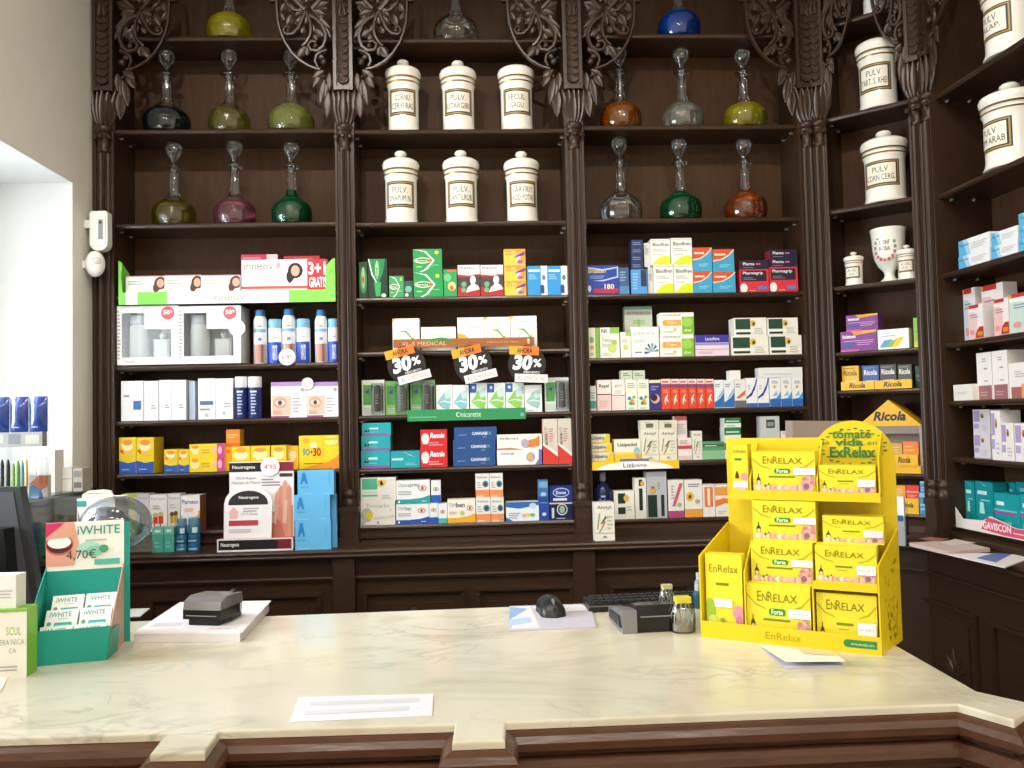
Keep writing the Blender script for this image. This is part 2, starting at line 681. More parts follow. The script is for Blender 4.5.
# ================================================================== carved pieces shared by the shelving
mb = MB()
nl, hw = 6, [0, .34, .5, .46, .28, 0]
vs, fs = [], []
for i in range(nl):
    x = i / (nl - 1)
    up_ = -.32 * math.sin(math.pi * min(1, x * 1.05)) - .1
    for k, f in ((-1, 0.0), (-.5, .7), (0, .45), (.5, .7), (1, 0.0)):
        vs.append((x, up_ * f, hw[i] * k))
for i in range(nl - 1):
    for k in range(4):
        a = i * 5 + k
        fs.append((a, a + 5, a + 6, a + 1))
back = len(vs)
vs.append((.5, .12, 0))
for i in range(nl - 1):
    fs.append((i * 5 + 5, i * 5, back))
    fs.append((i * 5 + 4, i * 5 + 9, back))
LEAF = mb.add(vs, fs, W_CARVE, True).mesh('leaf', 60)
BERRY = MB().ball((0, 0, 0), 1, W_CARVE, 10).mesh('berry')
mb = MB()
pts = [(-.5, -.50), (-.34, -.74), (-.12, -.87), (.12, -.87), (.34, -.74), (.5, -.50)]
vs = [(x, -.55, z) for x, z in pts] + [(.5, -.06, .45), (-.5, -.06, .45)] + [(x, .1, z) for x, z in pts]
fs = [(0, 1, 2, 3, 4, 5, 6, 7)] + [(i + 1, i, 8 + i, 9 + i) for i in range(5)]
SCALE = mb.add(vs, fs, W_CARVE, False).mesh('scale')


def leaf(parent, x0, z0, x1, z1, w_, d, th=.9, name='leaf'):
    L = math.hypot(x1 - x0, z1 - z0)
    return put(name, LEAF, parent, (x0, d, z0), rot=(0, -math.atan2(z1 - z0, x1 - x0), 0), scale=(L, w_ * th, w_))


RIM = [(672, 585), (700, 582), (760, 560), (830, 515), (890, 455), (945, 370), (980, 280), (1000, 200), (1008, 100), (1010, 20), (1010, -90), (1000, -200)]
SCROLLS = [([(745, 150), (690, 185), (650, 230), (622, 300), (625, 350), (645, 405), (690, 440), (745, 430), (762, 390), (738, 358), (700, 365)], 15),
           ([(775, 120), (745, 200), (738, 260), (748, 315), (775, 365), (810, 395)], 12),
           ([(780, 110), (812, 190), (840, 255), (885, 300), (935, 305), (958, 275), (940, 240), (908, 248)], 13),
           ([(620, 430), (665, 445), (700, 475), (712, 520), (690, 565)], 11),
           ([(790, 100), (850, 40), (915, -30), (960, -110)], 15),
           ([(730, 90), (660, 20), (630, -70), (640, -160)], 15),
           ([(820, 110), (880, 100), (930, 50), (950, -10)], 11)]
BALLS = [(640, 530, 30), (703, 398, 25), (918, 272, 22), (740, 20, 26), (700, -10, 22), (645, 650, 14), (668, 640, 14)]
LEAVES = [(745, 90, 592, 35, 62), (735, 105, 622, 135, 46), (715, 150, 580, 250, 44), (680, 190, 575, 335, 44), (638, 315, 728, 252, 46),
          (780, 390, 856, 492, 44), (768, 385, 778, 475, 30), (770, 70, 868, 150, 52), (868, 100, 945, 35, 44), (890, 130, 935, 225, 44),
          (815, 205, 872, 172, 32), (780, 40, 735, -60, 56), (770, -30, 865, -100, 50), (740, 120, 790, 215, 40), (655, 380, 640, 460, 34),
          (700, 60, 610, 90, 44), (690, 120, 640, 200, 40), (760, 200, 700, 290, 38), (800, 150, 870, 215, 36), (850, 60, 800, -20, 44), (930, 30, 985, 110, 34), (950, 180, 990, 110, 30), (730, 300, 690, 345, 34), (820, 290, 790, 230, 30), (700, -60, 620, -110, 44), (900, 20, 960, -60, 40), (690, 470, 640, 490, 26),
          (640, 590, 738, 655, 46), (660, 610, 735, 735, 40), (640, 660, 682, 882, 40), (622, 680, 640, 830, 34), (612, 760, 622, 985, 54), (600, 610, 604, 760, 40)]


def bracket(root, uc, sgn, ws, ztop, d=-.018):
    """pierced carving beside a pilaster"""
    def q(X, Y):
        return uc + sgn * (X - 490) / 8 * K * ws, ztop - Y / 8 * K
    m = MB()
    m.tube([(q(x, y)[0], d + .004, q(x, y)[1]) for x, y in RIM], 14 / 8 * K, W_CARVE, 6, 1.6)
    a, b = q(1010, 22)
    c, _ = q(1064, 22)
    m.box(min(a, c), max(a, c), d - .008, d + .014, b - .006, b + .006, W_CARVE)
    # the carved web the scrolls grow from
    br = m.build('carved_bracket', root)
    for pts, rr in SCROLLS:
        mm = MB()
        n = len(pts)
        mm.tube([(q(x, y)[0], d + .006 - .006 * math.sin(3 * i / n), q(x, y)[1]) for i, (x, y) in enumerate(pts)],
                [rr / 8 * K * (1.45 - .5 * i / n) for i in range(n)], W_CARVE, 6, 1.3)
        mm.build('scroll', br)
    for x, y, rr in BALLS:
        a, b = q(x, y)
        k = rr / 8 * K
        put('berry', BERRY, br, (a, d - .002, b), scale=(k * max(ws, .75), k, k))
    for x0, y0, x1, y1, w_ in LEAVES:
        a, b = q(x0, y0)
        c, f = q(x1, y1)
        leaf(br, a, b, c, f, w_ / 8 * K * (.5 + .5 * ws) * 1.75, d + .004, .5)
    return br


COLPROF = None


def pilaster(root, uc, wid, d0=0.0, back=True, colr=.0215):
    """engaged fluted column on a board, with pedestal, capital, acanthus and a strip of scales"""
    dep = SD + .005
    m = MB()
    m.box(uc - wid / 2, uc + wid / 2, d0 - .004, dep if back else .06, ZLEDGE, ZTOP, W_DARK)
    zb, zc = Z(500), Z(148)
    # fillets beside the scale strip
    for k in (-1, 1):
        m.box(uc + k * wid * .42 - .006, uc + k * wid * .42 + .006, d0 - .024, d0, Z(92), ZTOP, W_CARVE)
        m.box(uc + k * wid * .44 - .004, uc + k * wid * .44 + .004, d0 - .012, d0, Z(505), Z(130), W_DARK)
    pl = m.build('pilaster', root)
    m = MB()
    m.lathe([(colr * 1.02, zb), (colr, zb + .05), (colr * .94, zc)], 72, W_COL, (uc, d0 - .006, 0), .16, 18)
    m.build('fluted_column', pl)
    m = MB()
    R0 = colr
    m.lathe([(R0 * 1.35, Z(506)), (R0 * 1.4, Z(504)), (R0 * 1.35, Z(501)), (R0 * 1.12, Z(499)), (R0 * 1.12, Z(497)), (R0 * 1.3, Z(495.5)), (R0 * 1.28, Z(493)), (R0 * 1.05, Z(491)), (R0 * 1.0, Z(489))], 24, W_COL, (uc, d0 - .006, 0))
    m.build('column_base', pl)
    m = MB()
    hw_ = wid * .5
    m.box(uc - hw_, uc + hw_, d0 - .038, d0, Z(512), Z(506), W_DARK)
    m.box(uc - hw_ + .004, uc + hw_ - .004, d0 - .032, d0, Z(536), Z(512), W_DARK)
    m.box(uc - hw_, uc + hw_, d0 - .038, d0, Z(539), Z(536), W_DARK)
    m.box(uc - hw_ - .004, uc + hw_ + .004, d0 - .046, d0, ZLEDGE, Z(539), W_DARK)
    m.build('pedestal', pl)
    m = MB()
    m.lathe([(R0 * 1.0, Z(152)), (R0 * 1.12, Z(150.5)), (R0 * 1.12, Z(149)), (R0 * .98, Z(147.5)), (R0 * 1.05, Z(142)), (R0 * 1.3, Z(137)), (R0 * 1.5, Z(134)), (R0 * 1.2, Z(133)),
             (R0 * 1.5, Z(131.5)), (R0 * 1.62, Z(129)), (R0 * 1.5, Z(127)), (R0 * 1.2, Z(126))], 20, W_COL, (uc, d0 - .006, 0))
    for k in (-1, 0, 1):
        m.ball((uc + k * .026, d0 - .03 - (.012 if k == 0 else 0), Z(138.5)), .0105, W_COL, 8)
    m.build('capital', pl)
    # acanthus above the capital
    za, zt = Z(128), Z(90)
    for k, (du, lean, w_, dd) in enumerate(((-.026, -.016, .036, -.020), (.026, .016, .036, -.020), (-.013, -.006, .034, -.03), (.013, .006, .034, -.03), (0, 0, .036, -.038))):
        leaf(pl, uc + du * .8, za, uc + du * 1.1 + lean, zt + abs(du) * .3, w_, d0 + dd + .012, .8, 'acanthus_leaf')
    # strip of overlapping scales
    zs = Z(86)
    y = 86
    m = MB()
    m.box(uc - wid * .33, uc + wid * .33, d0 - .016, d0, Z(90), ZTOP, W_CARVE)
    m.box(uc - wid * .36, uc + wid * .36, d0 - .028, d0, Z(92), Z(88), W_CARVE)
    m.build('scale_strip', pl)
    i = 0
    while y > -26:
        put('scale', SCALE, pl, (uc, d0 - .0165, Z(y - 8)), scale=(wid * .60, .020, .034))
        y -= 7.4
        i += 1
    for k in (-1, 1):
        leaf(pl, uc, Z(4), uc + k * .018, Z(-16), .02, d0 - .026)
        leaf(pl, uc + k * .004, Z(6), uc + k * .012, Z(20), .016, d0 - .026)
    return pl


ZLEDGE = FB.hit(450, 546, -.12)[1]
ZTOP = Z(-78)
PX = {'P0': 105.5, 'P1': 347, 'P2': 578, 'P3': 812.3}


def shelf_board(root, u0, u1, z, dep, d0=.004, thick=.019, pins=True):
    m = MB()
    m.side([(d0 + .004, z), (d0, z - .003), (d0 - .002, z - thick * .5), (d0, z - thick + .003), (d0 + .004, z - thick), (dep, z - thick), (dep, z)], u0, u1, W_SHELF)
    s = m.build('shelf', root)
    if pins:
        for u in (u0 + .006, u1 - .006):
            for d in (.045, .13):
                mm = MB().tube([(u - .006, d, z - thick - .004), (u + .006, d, z - thick - .004)], .0035, PIN, 6)
                mm.build('shelf_pin', s)
    return s


PIN = plain('d8d4cc', .3, .6)

# ------------------------------------------------------------------ shelving along the back wall
bu = tag(put('pharmacy_shelving', None, None, FB.w(0, 0, 0)), 'tall dark carved wood pharmacy shelving with flasks, jars and rows of cartons', 'shelving')
ups = {k: FB.hit(v, 300)[0] for k, v in PX.items()}
PW = .074
uL = XL + .002
uRr = ups['P3'] + .034
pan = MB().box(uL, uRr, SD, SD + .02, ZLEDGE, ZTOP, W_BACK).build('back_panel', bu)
for k in ('P0', 'P1', 'P2', 'P3'):
    pilaster(bu, ups[k], PW, colr=.0215 if k != 'P3' else .020)
BAYS = [(ups['P0'] + PW / 2, ups['P1'] - PW / 2), (ups['P1'] + PW / 2, ups['P2'] - PW / 2), (ups['P2'] + PW / 2, ups['P3'] - PW / 2)]
FB.bays = BAYS
SH = [(225, [35.5, 128.5, 222.5, 294, 364, 419, 471.5, 530]),
      (462, [37.5, 128.5, 221, 296, 350, 413.5, 466.5, 523]),
      (695, [33, 124.5, 217.5, 292.5, 356, 408.5, 460, 517.5])]
for (u0, u1), (px, ys) in zip(BAYS, SH):
    for i, y in enumerate(ys):
        z = FB.hit(px, y)[1]
        if i < len(ys) - 1:
            shelf_board(bu, u0, u1, z, SD)
        else:      # bottom board with its stepped plinth down to the ledge
            m = MB()
            zl = ZLEDGE
            m.side([(.0, z), (-.004, z - .008), (-.004, z - .014), (.006, z - .018), (.006, z - .034), (-.014, z - .040), (-.014, z - .046), (-.006, z - .05), (-.03, z - .062), (-.03, zl), (SD, zl), (SD, z)][:] if z - .066 > zl else
                   [(.0, z), (-.004, z - .006), (-.004, z - .012), (.004, z - .016), (-.016, z - .03), (-.016, zl), (SD, zl), (SD, z)], u0 + .0005, u1 - .0005, W_SHELF)
            m.build('plinth', bu)
        FB.sup.append((u0, u1, 0, SD, z))
    # arch board behind the carved brackets at the head of the bay
    MB().box(u0, u1, .0, .02, Z(-40), ZTOP, W_DARK).build('head_board', bu)
FB.sup.append((-9, 9, -.125, -.002, ZLEDGE))
MB().box(uL, uRr, -.05, SD + .02, ZTOP, ZTOP + .12, W_DARK).build('cornice', bu)
for k in ('P0', 'P1', 'P2', 'P3'):
    if k != 'P0':
        bracket(bu, ups[k], -1, 1.0 if k != 'P3' else .93, Z(0))
    if k != 'P3':
        bracket(bu, ups[k], 1, 1.0, Z(0))
# narrow carved return between the first pilaster and the white wall
MB().box(uL, ups['P0'] - PW / 2 + .001, -.004, .2, ZLEDGE, ZTOP, W_DARK).build('end_board', bu)

# ------------------------------------------------------------------ corner shelving
cu0 = tag(put('corner_shelving', None, None, FC.w(0, 0, 0), FC.ang), 'angled narrow corner shelving with white jars, stone-coloured cup and sweets display', 'shelving')
c0 = .027
c1 = CLEN - .027
pilaster(cu0, c0, .052, back=False, colr=.020)
pilaster(cu0, c1, .052, back=False, colr=.020)
CD = .18
a0, a1 = c0 + .026, c1 - .026
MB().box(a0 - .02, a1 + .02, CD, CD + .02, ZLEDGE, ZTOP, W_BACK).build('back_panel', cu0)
MB().box(a0 - .03, a0, 0.0, CD, ZLEDGE, ZTOP, W_DARK).build('side_panel', cu0)
MB().box(a1, a1 + .03, 0.0, CD, ZLEDGE, ZTOP, W_DARK).build('side_panel', cu0)
CSH = [(870, 11.5), (873.5, 106.5), (876, 202), (879, 281.5), (881, 349.5), (882, 389), (884, 473), (905, 514)]
FC.bays = [(a0, a1)]
for i, (px, y) in enumerate(CSH):
    z = FC.hit(px, y)[1]
    if i < len(CSH) - 1:
        shelf_board(cu0, a0, a1, z, CD)
    else:
        MB().side([(.0, z), (-.004, z - .008), (.006, z - .02), (-.016, z - .04), (-.03, z - .06), (-.03, ZLEDGE), (CD, ZLEDGE), (CD, z)], a0, a1, W_SHELF).build('plinth', cu0)
    FC.sup.append((a0, a1, 0, CD, z))
MB().box(-.02, CLEN + .02, -.05, CD + .02, ZTOP, ZTOP + .12, W_DARK).build('cornice', cu0)
bracket(cu0, c0, 1, .55, Z(-6))
bracket(cu0, c1, -1, .55, Z(0))
FC.sup.append((-9, 9, -.125, -.002, ZLEDGE))

# ------------------------------------------------------------------ shelving on the right-hand wall
RLEN = 1.5
RD = .2
ro = tag(put('side_shelving', None, None, FR.w(0, 0, 0), FR.ang), 'dark wood shelving on the side wall beyond the twin columns', 'shelving')
r0 = .03
pilaster(ro, r0, .056, back=False, colr=.020)
b0 = r0 + .03
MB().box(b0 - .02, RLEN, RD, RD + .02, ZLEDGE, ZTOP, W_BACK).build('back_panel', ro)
MB().box(b0 - .03, b0, 0.0, RD, ZLEDGE, ZTOP, W_DARK).build('side_panel', ro)
MB().box(RLEN, RLEN + .03, -.01, RD + .02, ZLEDGE, ZTOP, W_DARK).build('side_panel', ro)
FR.bays = [(b0, RLEN)]
RSH = [(960, 78), (975, 177.2), (985, 261), (985, 337.2), (985, 399.5), (990, 459.9), (985, 531)]
for i, (px, y) in enumerate(RSH):
    z = FR.hit(px, y)[1]
    if i < len(RSH) - 1:
        shelf_board(ro, b0, RLEN, z, RD)
    else:
        MB().side([(.0, z), (-.004, z - .008), (.006, z - .02), (-.016, z - .03), (-.016, ZLEDGE), (RD, ZLEDGE), (RD, z)], b0, RLEN, W_SHELF).build('plinth', ro)
    FR.sup.append((b0, RLEN, 0, RD, z))
MB().box(-.02, RLEN, -.05, RD + .02, ZTOP, ZTOP + .12, W_DARK).build('cornice', ro)
bracket(ro, r0, 1, .8, Z(0))
FR.sup.append((-9, 9, -.125, -.002, ZLEDGE))


# ------------------------------------------------------------------ ledge and base cabinets
def cross(f1, d1, f2, d2):
    p1, p2 = f1.o + f1.n * d1, f2.o + f2.n * d2
    den = f1.u.x * f2.u.y - f1.u.y * f2.u.x
    w_ = p2 - p1
    k = (w_.x * f2.u.y - w_.y * f2.u.x) / den
    return p1 + f1.u * k


def front_line(d, z=None):
    a = Vector((uL, BACKY + d))
    b = cross(FB, d, FC, d)
    c = cross(FC, d, FR, d)
    e_ = FR.o + FR.n * d + FR.u * (RLEN + .03)
    return [a, b, c, e_]


def ring(d, z0, z1, mat):
    f = front_line(d)
    bk = [FR.o + FR.n * .2 + FR.u * (RLEN + .03), cross(FC, .2, FR, .2), cross(FB, .2, FC, .2), Vector((uL, BACKY + .2))]
    return MB().prism([tuple(q) for q in f + bk], z0, z1, mat)


def ring_add(m, d, z0, z1, mat):
    k = ring(d, z0, z1, mat)
    m.add(k.v, k.f, mat)


m = MB()
ring_add(m, -.125, ZLEDGE - .012, ZLEDGE, W_BASE)
ring_add(m, -.132, ZLEDGE - .026, ZLEDGE - .012, W_BASE)
ring_add(m, -.115, ZLEDGE - .036, ZLEDGE - .026, W_BASE)
m.tube([(q.x, q.y, ZLEDGE - .009) for q in front_line(-.126)], .009, W_SHELF, 8)
m.tube([(q.x, q.y, ZLEDGE - .024) for q in front_line(-.130)], .006, W_SHELF, 8)
tag(m.build('wooden_ledge'), 'long dark polished wooden ledge running under the shelving', 'ledge')
m = MB()
ring_add(m, -.085, 0, ZLEDGE - .036, W_BASE)
ring_add(m, -.097, ZLEDGE - .118, ZLEDGE - .106, W_BASE)
ring_add(m, -.104, 0, .1, W_BASE)
m.tube([(q.x, q.y, ZLEDGE - .108) for q in front_line(-.096)], .006, W_BASE, 8)
cab = m.build('base_cabinet')
tag(cab, 'dark wood base cabinet with drawers and panelled doors below the ledge', 'cabinet')


def panel(fr, u0, u1, z0, z1, d, name, knob=False):
    """raised frame moulding round a sunk field"""
    m = MB()
    b = .016
    mat = W_BASE
    for x0, x1, a, c in ((u0, u1, z1 - b, z1), (u0, u1, z0, z0 + b), (u0, u0 + b, z0 + b, z1 - b), (u1 - b, u1, z0 + b, z1 - b)):
        m.box(x0, x1, -.012, .002, a, c, mat)
        m.box(x0 + .003, x1 - .003, -.016, .0, a + .005, c - .005, mat)
    m.box(u0 + .05, u1 - .05, -.006, .002, z0 + .05, z1 - .05, mat)
    o = m.build(name, cab, fr.w(0, d, 0), fr.ang)
    if knob:
        MB().ball(((u0 + u1) / 2, -.022, (z0 + z1) / 2), .013, W_BASE, 10).build('knob', o)
    return o


for x0, x1, y in ((150, 322, 598), (363, 465, 590.5), (476, 574, 587.5), (609, 690, 585), (705, 800, 583)):
    u0, z1 = FB.hit(x0, y, -.085)
    u1, _ = FB.hit(x1, y, -.085)
    panel(FB, u0, u1, z1 - .15, z1, -.085, 'drawer_front', True)
    panel(FB, u0, u1, .14, z1 - .2, -.085, 'cabinet_door')
for x0, x1, y0 in ((924, 979, 595), (993.5, 1040, 621)):
    u0, z1 = FR.hit(x0, y0, -.085)
    u1, _ = FR.hit(x1, y0 + 20, -.085)
    dr = panel(FR, u0, u1, .16, z1, -.085, 'cabinet_door')
    if x0 < 950:
        uu, zz = FR.hit(956, 668, -.09)
        for ang, L in ((60, .075), (95, .085), (130, .07), (20, .06), (160, .06), (75, .05)):
            leaf(dr, uu, zz - .02, uu + L * math.cos(RAD(ang)), zz - .02 + L * math.sin(RAD(ang)), .02, -.008, 1, 'carved_leaf')
for px in (345, 583):
    u0 = FB.hit(px, 560, -.085)[0]
    MB().box(u0 - .04, u0 + .04, -.035, .0, .1, ZLEDGE - .036, W_BASE).build('stile', cab, FB.w(0, -.085, 0), FB.ang)

# ------------------------------------------------------------------ counter
ZCT = 1.08


def C(px, py, z=None):
    q = on_z(px, py, ZCT if z is None else z)
    return (q.x, q.y)


fa, fb = Vector(C(808, 595)), Vector(C(-150, 632))
fk = (XL + .03 - fa.x) / (fb.x - fa.x)
FARL = tuple(fa + (fb - fa) * fk)
top_out = [C(-170, 743), C(166, 733), C(150, 753), C(205, 752), C(220, 731), C(455, 724), C(452, 742), C(505, 740), C(506, 722), C(957, 704), C(1014, 720), C(1036, 704), C(977, 691), C(808, 595), FARL]
FLIP = sum(top_out[i][0] * top_out[(i + 1) % len(top_out)][1] - top_out[(i + 1) % len(top_out)][0] * top_out[i][1] for i in range(len(top_out))) < 0
if FLIP:
    top_out = top_out[::-1]
import bmesh
bm = bmesh.new()
vs = [bm.verts.new((x, y, ZCT - .013)) for x, y in top_out]
fc = bm.faces.new(vs)
ex = bmesh.ops.extrude_face_region(bm, geom=[fc])
for v in ex['geom']:
    if isinstance(v, bmesh.types.BMVert):
        v.co.z = ZCT
bm.normal_update()
top_edges = [ed for ed in bm.edges if all(abs(v.co.z - ZCT) < 1e-6 for v in ed.verts)]
bmesh.ops.bevel(bm, geom=top_edges, offset=.005, segments=3, affect='EDGES', profile=.6)
me = bpy.data.meshes.new('marble_top')
bm.to_mesh(me)
bm.free()
me.materials.append(MARBLE)
ctr = tag(put('shop_counter', None, None, (C(400, 660)[0], C(400, 660)[1], 0)), 'shop counter with cream marble top and red-brown moulded wood front', 'counter')
off = ctr.location.copy()
mt = put('marble_top', me, ctr, -off)


def inset(pts, k):
    """polyline moved outwards (towards the customer) by k"""
    out = []
    n = len(pts)
    for i in range(n):
        a = Vector(pts[max(i - 1, 0)]); b = Vector(pts[i]); c = Vector(pts[min(i + 1, n - 1)])
        d1 = (b - a).normalized() if i > 0 else (c - b).normalized()
        d2 = (c - b).normalized() if i < n - 1 else d1
        n1 = Vector((d1.y, -d1.x)); n2 = Vector((d2.y, -d2.x))
        mvec = (n1 + n2)
        mvec = mvec / max(.3, mvec.length_squared / 2)
        out.append(b + mvec * k)
    return out


PROF = [(-.004, -.0128), (.004, -.015), (.014, -.020), (.020, -.030), (.019, -.042), (.011, -.050), (.002, -.053), (-.004, -.054), (-.004, -.058), (.010, -.060), (.018, -.068), (.020, -.080), (.012, -.092), (.000, -.098), (.000, -.104), (-.012, -.112), (-.012, -.55)]


def moulding(pts, name, prof=PROF):
    rings = [inset(pts, k) for k, z in prof]
    m = MB()
    n = len(pts)
    vs = [(rings[j][i].x, rings[j][i].y, ZCT + prof[j][1]) for j in range(len(prof)) for i in range(n)]
    fs = [(j * n + i, (j + 1) * n + i, (j + 1) * n + i + 1, j * n + i + 1) for j in range(len(prof) - 1) for i in range(n - 1)]
    m.add(vs, fs, W_CTR)
    return m.build(name, ctr, -off)


moulding([C(-170, 743), C(166, 733)], 'moulding')
moulding([C(220, 731), C(455, 724)], 'moulding')
moulding([C(506, 722), C(957, 704), C(977, 691), C(808, 595)], 'moulding')
for q in ([(166, 733), (150, 753), (205, 752), (220, 731)], [(455, 724), (452, 742), (505, 740), (506, 722)], [(957, 704), (1014, 720), (1036, 704), (977, 691)]):
    moulding([C(*s) for s in q], 'corbel_block')
body = [C(-168, 742), C(957, 704), C(976, 691), C(808, 596), FARL]
m = MB()
bodyp = body
if sum(bodyp[i][0] * bodyp[(i + 1) % 5][1] - bodyp[(i + 1) % 5][0] * bodyp[i][1] for i in range(5)) < 0:
    bodyp = bodyp[::-1]
cen = Vector((sum(q[0] for q in bodyp) / 5, sum(q[1] for q in bodyp) / 5))
m.prism([tuple(cen + (Vector(q) - cen) * .97) for q in bodyp], 0, ZCT - .0135, W_CTR)
m.build('counter_body', ctr, -off)

# ================================================================== apothecary jars and flasks
CERAMIC = noise_tint(new_mat('glazed_white_porcelain', lin('f3f0e6'), .16, coat=.4), 20, .02)
GOLD = new_mat('gilt_line', lin('b3924e'), .3, .8)
noise_tint(GOLD, 40, .1)


def smooth_prof(pr, n=3):
    """Catmull-Rom through the profile points"""
    out = []
    for i in range(len(pr) - 1):
        p0, p1, p2, p3 = pr[max(i - 1, 0)], pr[i], pr[i + 1], pr[min(i + 2, len(pr) - 1)]
        for k in range(n):
            s_ = k / n
            out.append(tuple(max(0, .5 * (2 * p1[c] + (p2[c] - p0[c]) * s_ + (2 * p0[c] - 5 * p1[c] + 4 * p2[c] - p3[c]) * s_ ** 2 + (3 * p1[c] - p0[c] - 3 * p2[c] + p3[c]) * s_ ** 3)) for c in (0, 1)))
    out.append(pr[-1])
    return out


def dist(q):
    """depth of a point along the viewing direction"""
    return (q - CAM).dot(CROT @ Vector((0, 0, -1)))


def jar(fr, x0, y0, x1, y1, txt, label, sb=.073, knob=True, plate=True, yaw=0.0, hf=1.0):
    """x0..x1 the width of the lid, y0..y1 top of the knob to the foot"""
    xm = (x0 + x1) / 2
    u0 = u1 = fr.hit(xm, y0, sb)[0]
    z0, z1 = fr.hit(xm, y1, sb)[1], fr.hit(xm, y0, sb)[1]
    R = (x1 - x0) / 2 * dist(fr.w(u0, sb, z0)) / F * .98
    g_ = support(fr, (u0 + u1) / 2 - .03, (u0 + u1) / 2 + .03, sb - .02, sb + .02, z0, .05)
    if g_ is None:
        WARN.append((label, z0)); g_ = z0
    H = (z1 - g_) * hf
    root = tag(put('porcelain_jar', None, None, fr.w((u0 + u1) / 2, sb, g_ + .00015), fr.ang + yaw), label, 'jar', None)
    b_ = R / .276
    m = MB()
    m.lathe([(0, 0)] + [(q * b_, z * H) for q, z in ((.250, 0), (.257, .012), (.242, .045), (.233, .09), (.232, .3), (.234, .55), (.238, .60), (.252, .635), (.258, .65), (.252, .665), (.236, .672), (.236, .70))], 36, CERAMIC)
    m.build('body', root)
    MB().lathe([(.2525 * b_, .636 * H), (.2600 * b_, .65 * H), (.2530 * b_, .660 * H)], 36, GOLD).build('gilt_band', root)
    m = MB()
    m.lathe([(q * b_, z * H) for q, z in ((.236, .69), (.255, .696), (.264, .708), (.260, .722), (.262, .735), (.274, .765), (.277, .795), (.264, .832), (.215, .862), (.12, .878), (.05, .884), (0, .885))], 36, CERAMIC)
    ld = m.build('lid', root)
    MB().lathe([(.2570 * b_, .697 * H), (.2670 * b_, .708 * H), (.2625 * b_, .719 * H)], 36, GOLD).build('gilt_band', ld)
    if knob:
        MB().lathe([(q * b_, z * H) for q, z in ((.055, .875), (.042, .895), (.046, .912), (.078, .928), (.092, .946), (.090, .962), (.07, .984), (.035, .997), (0, 1.0))], 20, CERAMIC).build('knob', ld)
    if plate:
        Rb = .2335 * b_
        m = MB()
        ops = [r(0, 0, 1, 1, '2a221c'), r(.03, .035, .97, .965, 'a8884c'), r(.065, .08, .935, .92, '2a221c'), r(.105, .125, .895, .875, 'efe9da')]
        n = len(txt)
        for i, s_ in enumerate(txt):
            wv = min(.74, .085 * len(s_) + .06)
            hh = .22
            vc = .655 - i * .31 if n == 2 else .5
            ops.append(t(s_, .5 - wv / 2, vc - hh / 2, .5 + wv / 2, vc + hh / 2, '3a322c'))
        print_on(m, ops, -Rb * .98, Rb * .98, .20 * H, .545 * H, 0, .00025, wrap=Rb)
        m.build('label_plate', root)
    return root


jar(FB, 384.5, 60, 421, 128, ('CORNU', 'CERVI RAS'), 'white porcelain jar lettered CORNU CERVI RAS')
jar(FB, 438.5, 61, 476.5, 128, ('PULV.', 'LITARGIRI'), 'white porcelain jar lettered PULV LITARGIRI')
jar(FB, 496.5, 60, 534.5, 127, ('FECUL.', 'SAGU'), 'white porcelain jar with flat lid lettered FECUL SAGU', knob=False)
jar(FB, 381.5, 151, 419.5, 220, ('PULV.', 'SINAPUM N.'), 'white porcelain jar lettered PULV SINAPUM')
jar(FB, 441.5, 150.5, 479.5, 220, ('PULV.', 'SANTILRUB.'), 'white porcelain jar lettered PULV SANTILRUB')
jar(FB, 502.5, 151.5, 539.5, 220, ('TARTRIT.', 'ACID POTAS'), 'white porcelain jar lettered TARTRIT ACID POTAS')
jar(FC, 855, 33, 897, 106, ('PULV', 'TART. S. RHEI'), 'white porcelain jar on upper corner shelf below the top one', knob=False)
jar(FC, 860.5, 131, 906, 201, ('PULV', 'CORN CERG.'), 'white porcelain jar on corner shelf above the pedestal cup', hf=1.0)
jar(FC, 858, -66, 897, 10, ('PULV', 'RAD.'), 'white porcelain jar on the top corner shelf', knob=True)
jar(FR, 980, 83, 1038, 158, ('PULV', 'GUM ARAB'), 'white porcelain jar lettered PULV GUM ARAB on the side shelving')
jar(FR, 980, -30, 1036, 49, ('PULV', 'JALAP.'), 'white porcelain jar lettered PULV JALAP on the side shelving')


def small_jar(fr, x0, y0, x1, y1, label):
    return jar(fr, x0, y0, x1, y1, ('ALOES', 'SUC'), label, sb=.043)


small_jar(FC, 843.5, 252, 863, 284.5, 'small lidded porcelain jar standing apart from the pedestal cup')
small_jar(FC, 896, 245, 916.5, 277.5, 'small lidded porcelain jar touching the pedestal cup')
# pedestal cup
xm = 888
u_, zb_ = FC.hit(xm, 280, .07)
zt_ = FC.hit(xm, 228, .07)[1]
g_ = support(FC, u_ - .03, u_ + .03, .05, .09, zb_, .05) or zb_
H = zt_ - g_
Rm = 34 / 2 * dist(FC.w(u_, .07, g_)) / F
cup = tag(put('pedestal_cup', None, None, FC.w(u_, .098, g_ + .0002), FC.ang), 'large off-white pedestal cup painted with a flower wreath', 'cup')
m = MB()
m.lathe([(0, 0)] + [(q * Rm, z * H) for q, z in ((.62, 0), (.64, .02), (.55, .05), (.34, .10), (.28, .16), (.33, .22), (.62, .32), (.82, .46), (.90, .62), (.93, .8), (.97, .93), (1.0, .97), (.99, 1.0), (.93, .99), (.88, .90), (.84, .6), (.5, .35), (0, .3))], 36, CERAMIC)
m.build('body', cup)
m = MB()
Rb = .915 * Rm
ops = []
for i in range(16):
    a = 2 * math.pi * i / 16
    ops.append(e(.5 + .40 * math.cos(a), .5 + .43 * math.sin(a), .05, .05, ('8a7a86', '7b8a6a', 'a06a70')[i % 3] if math.sin(a) > -.6 else ('c0606a', 'a8505a')[i % 2]))
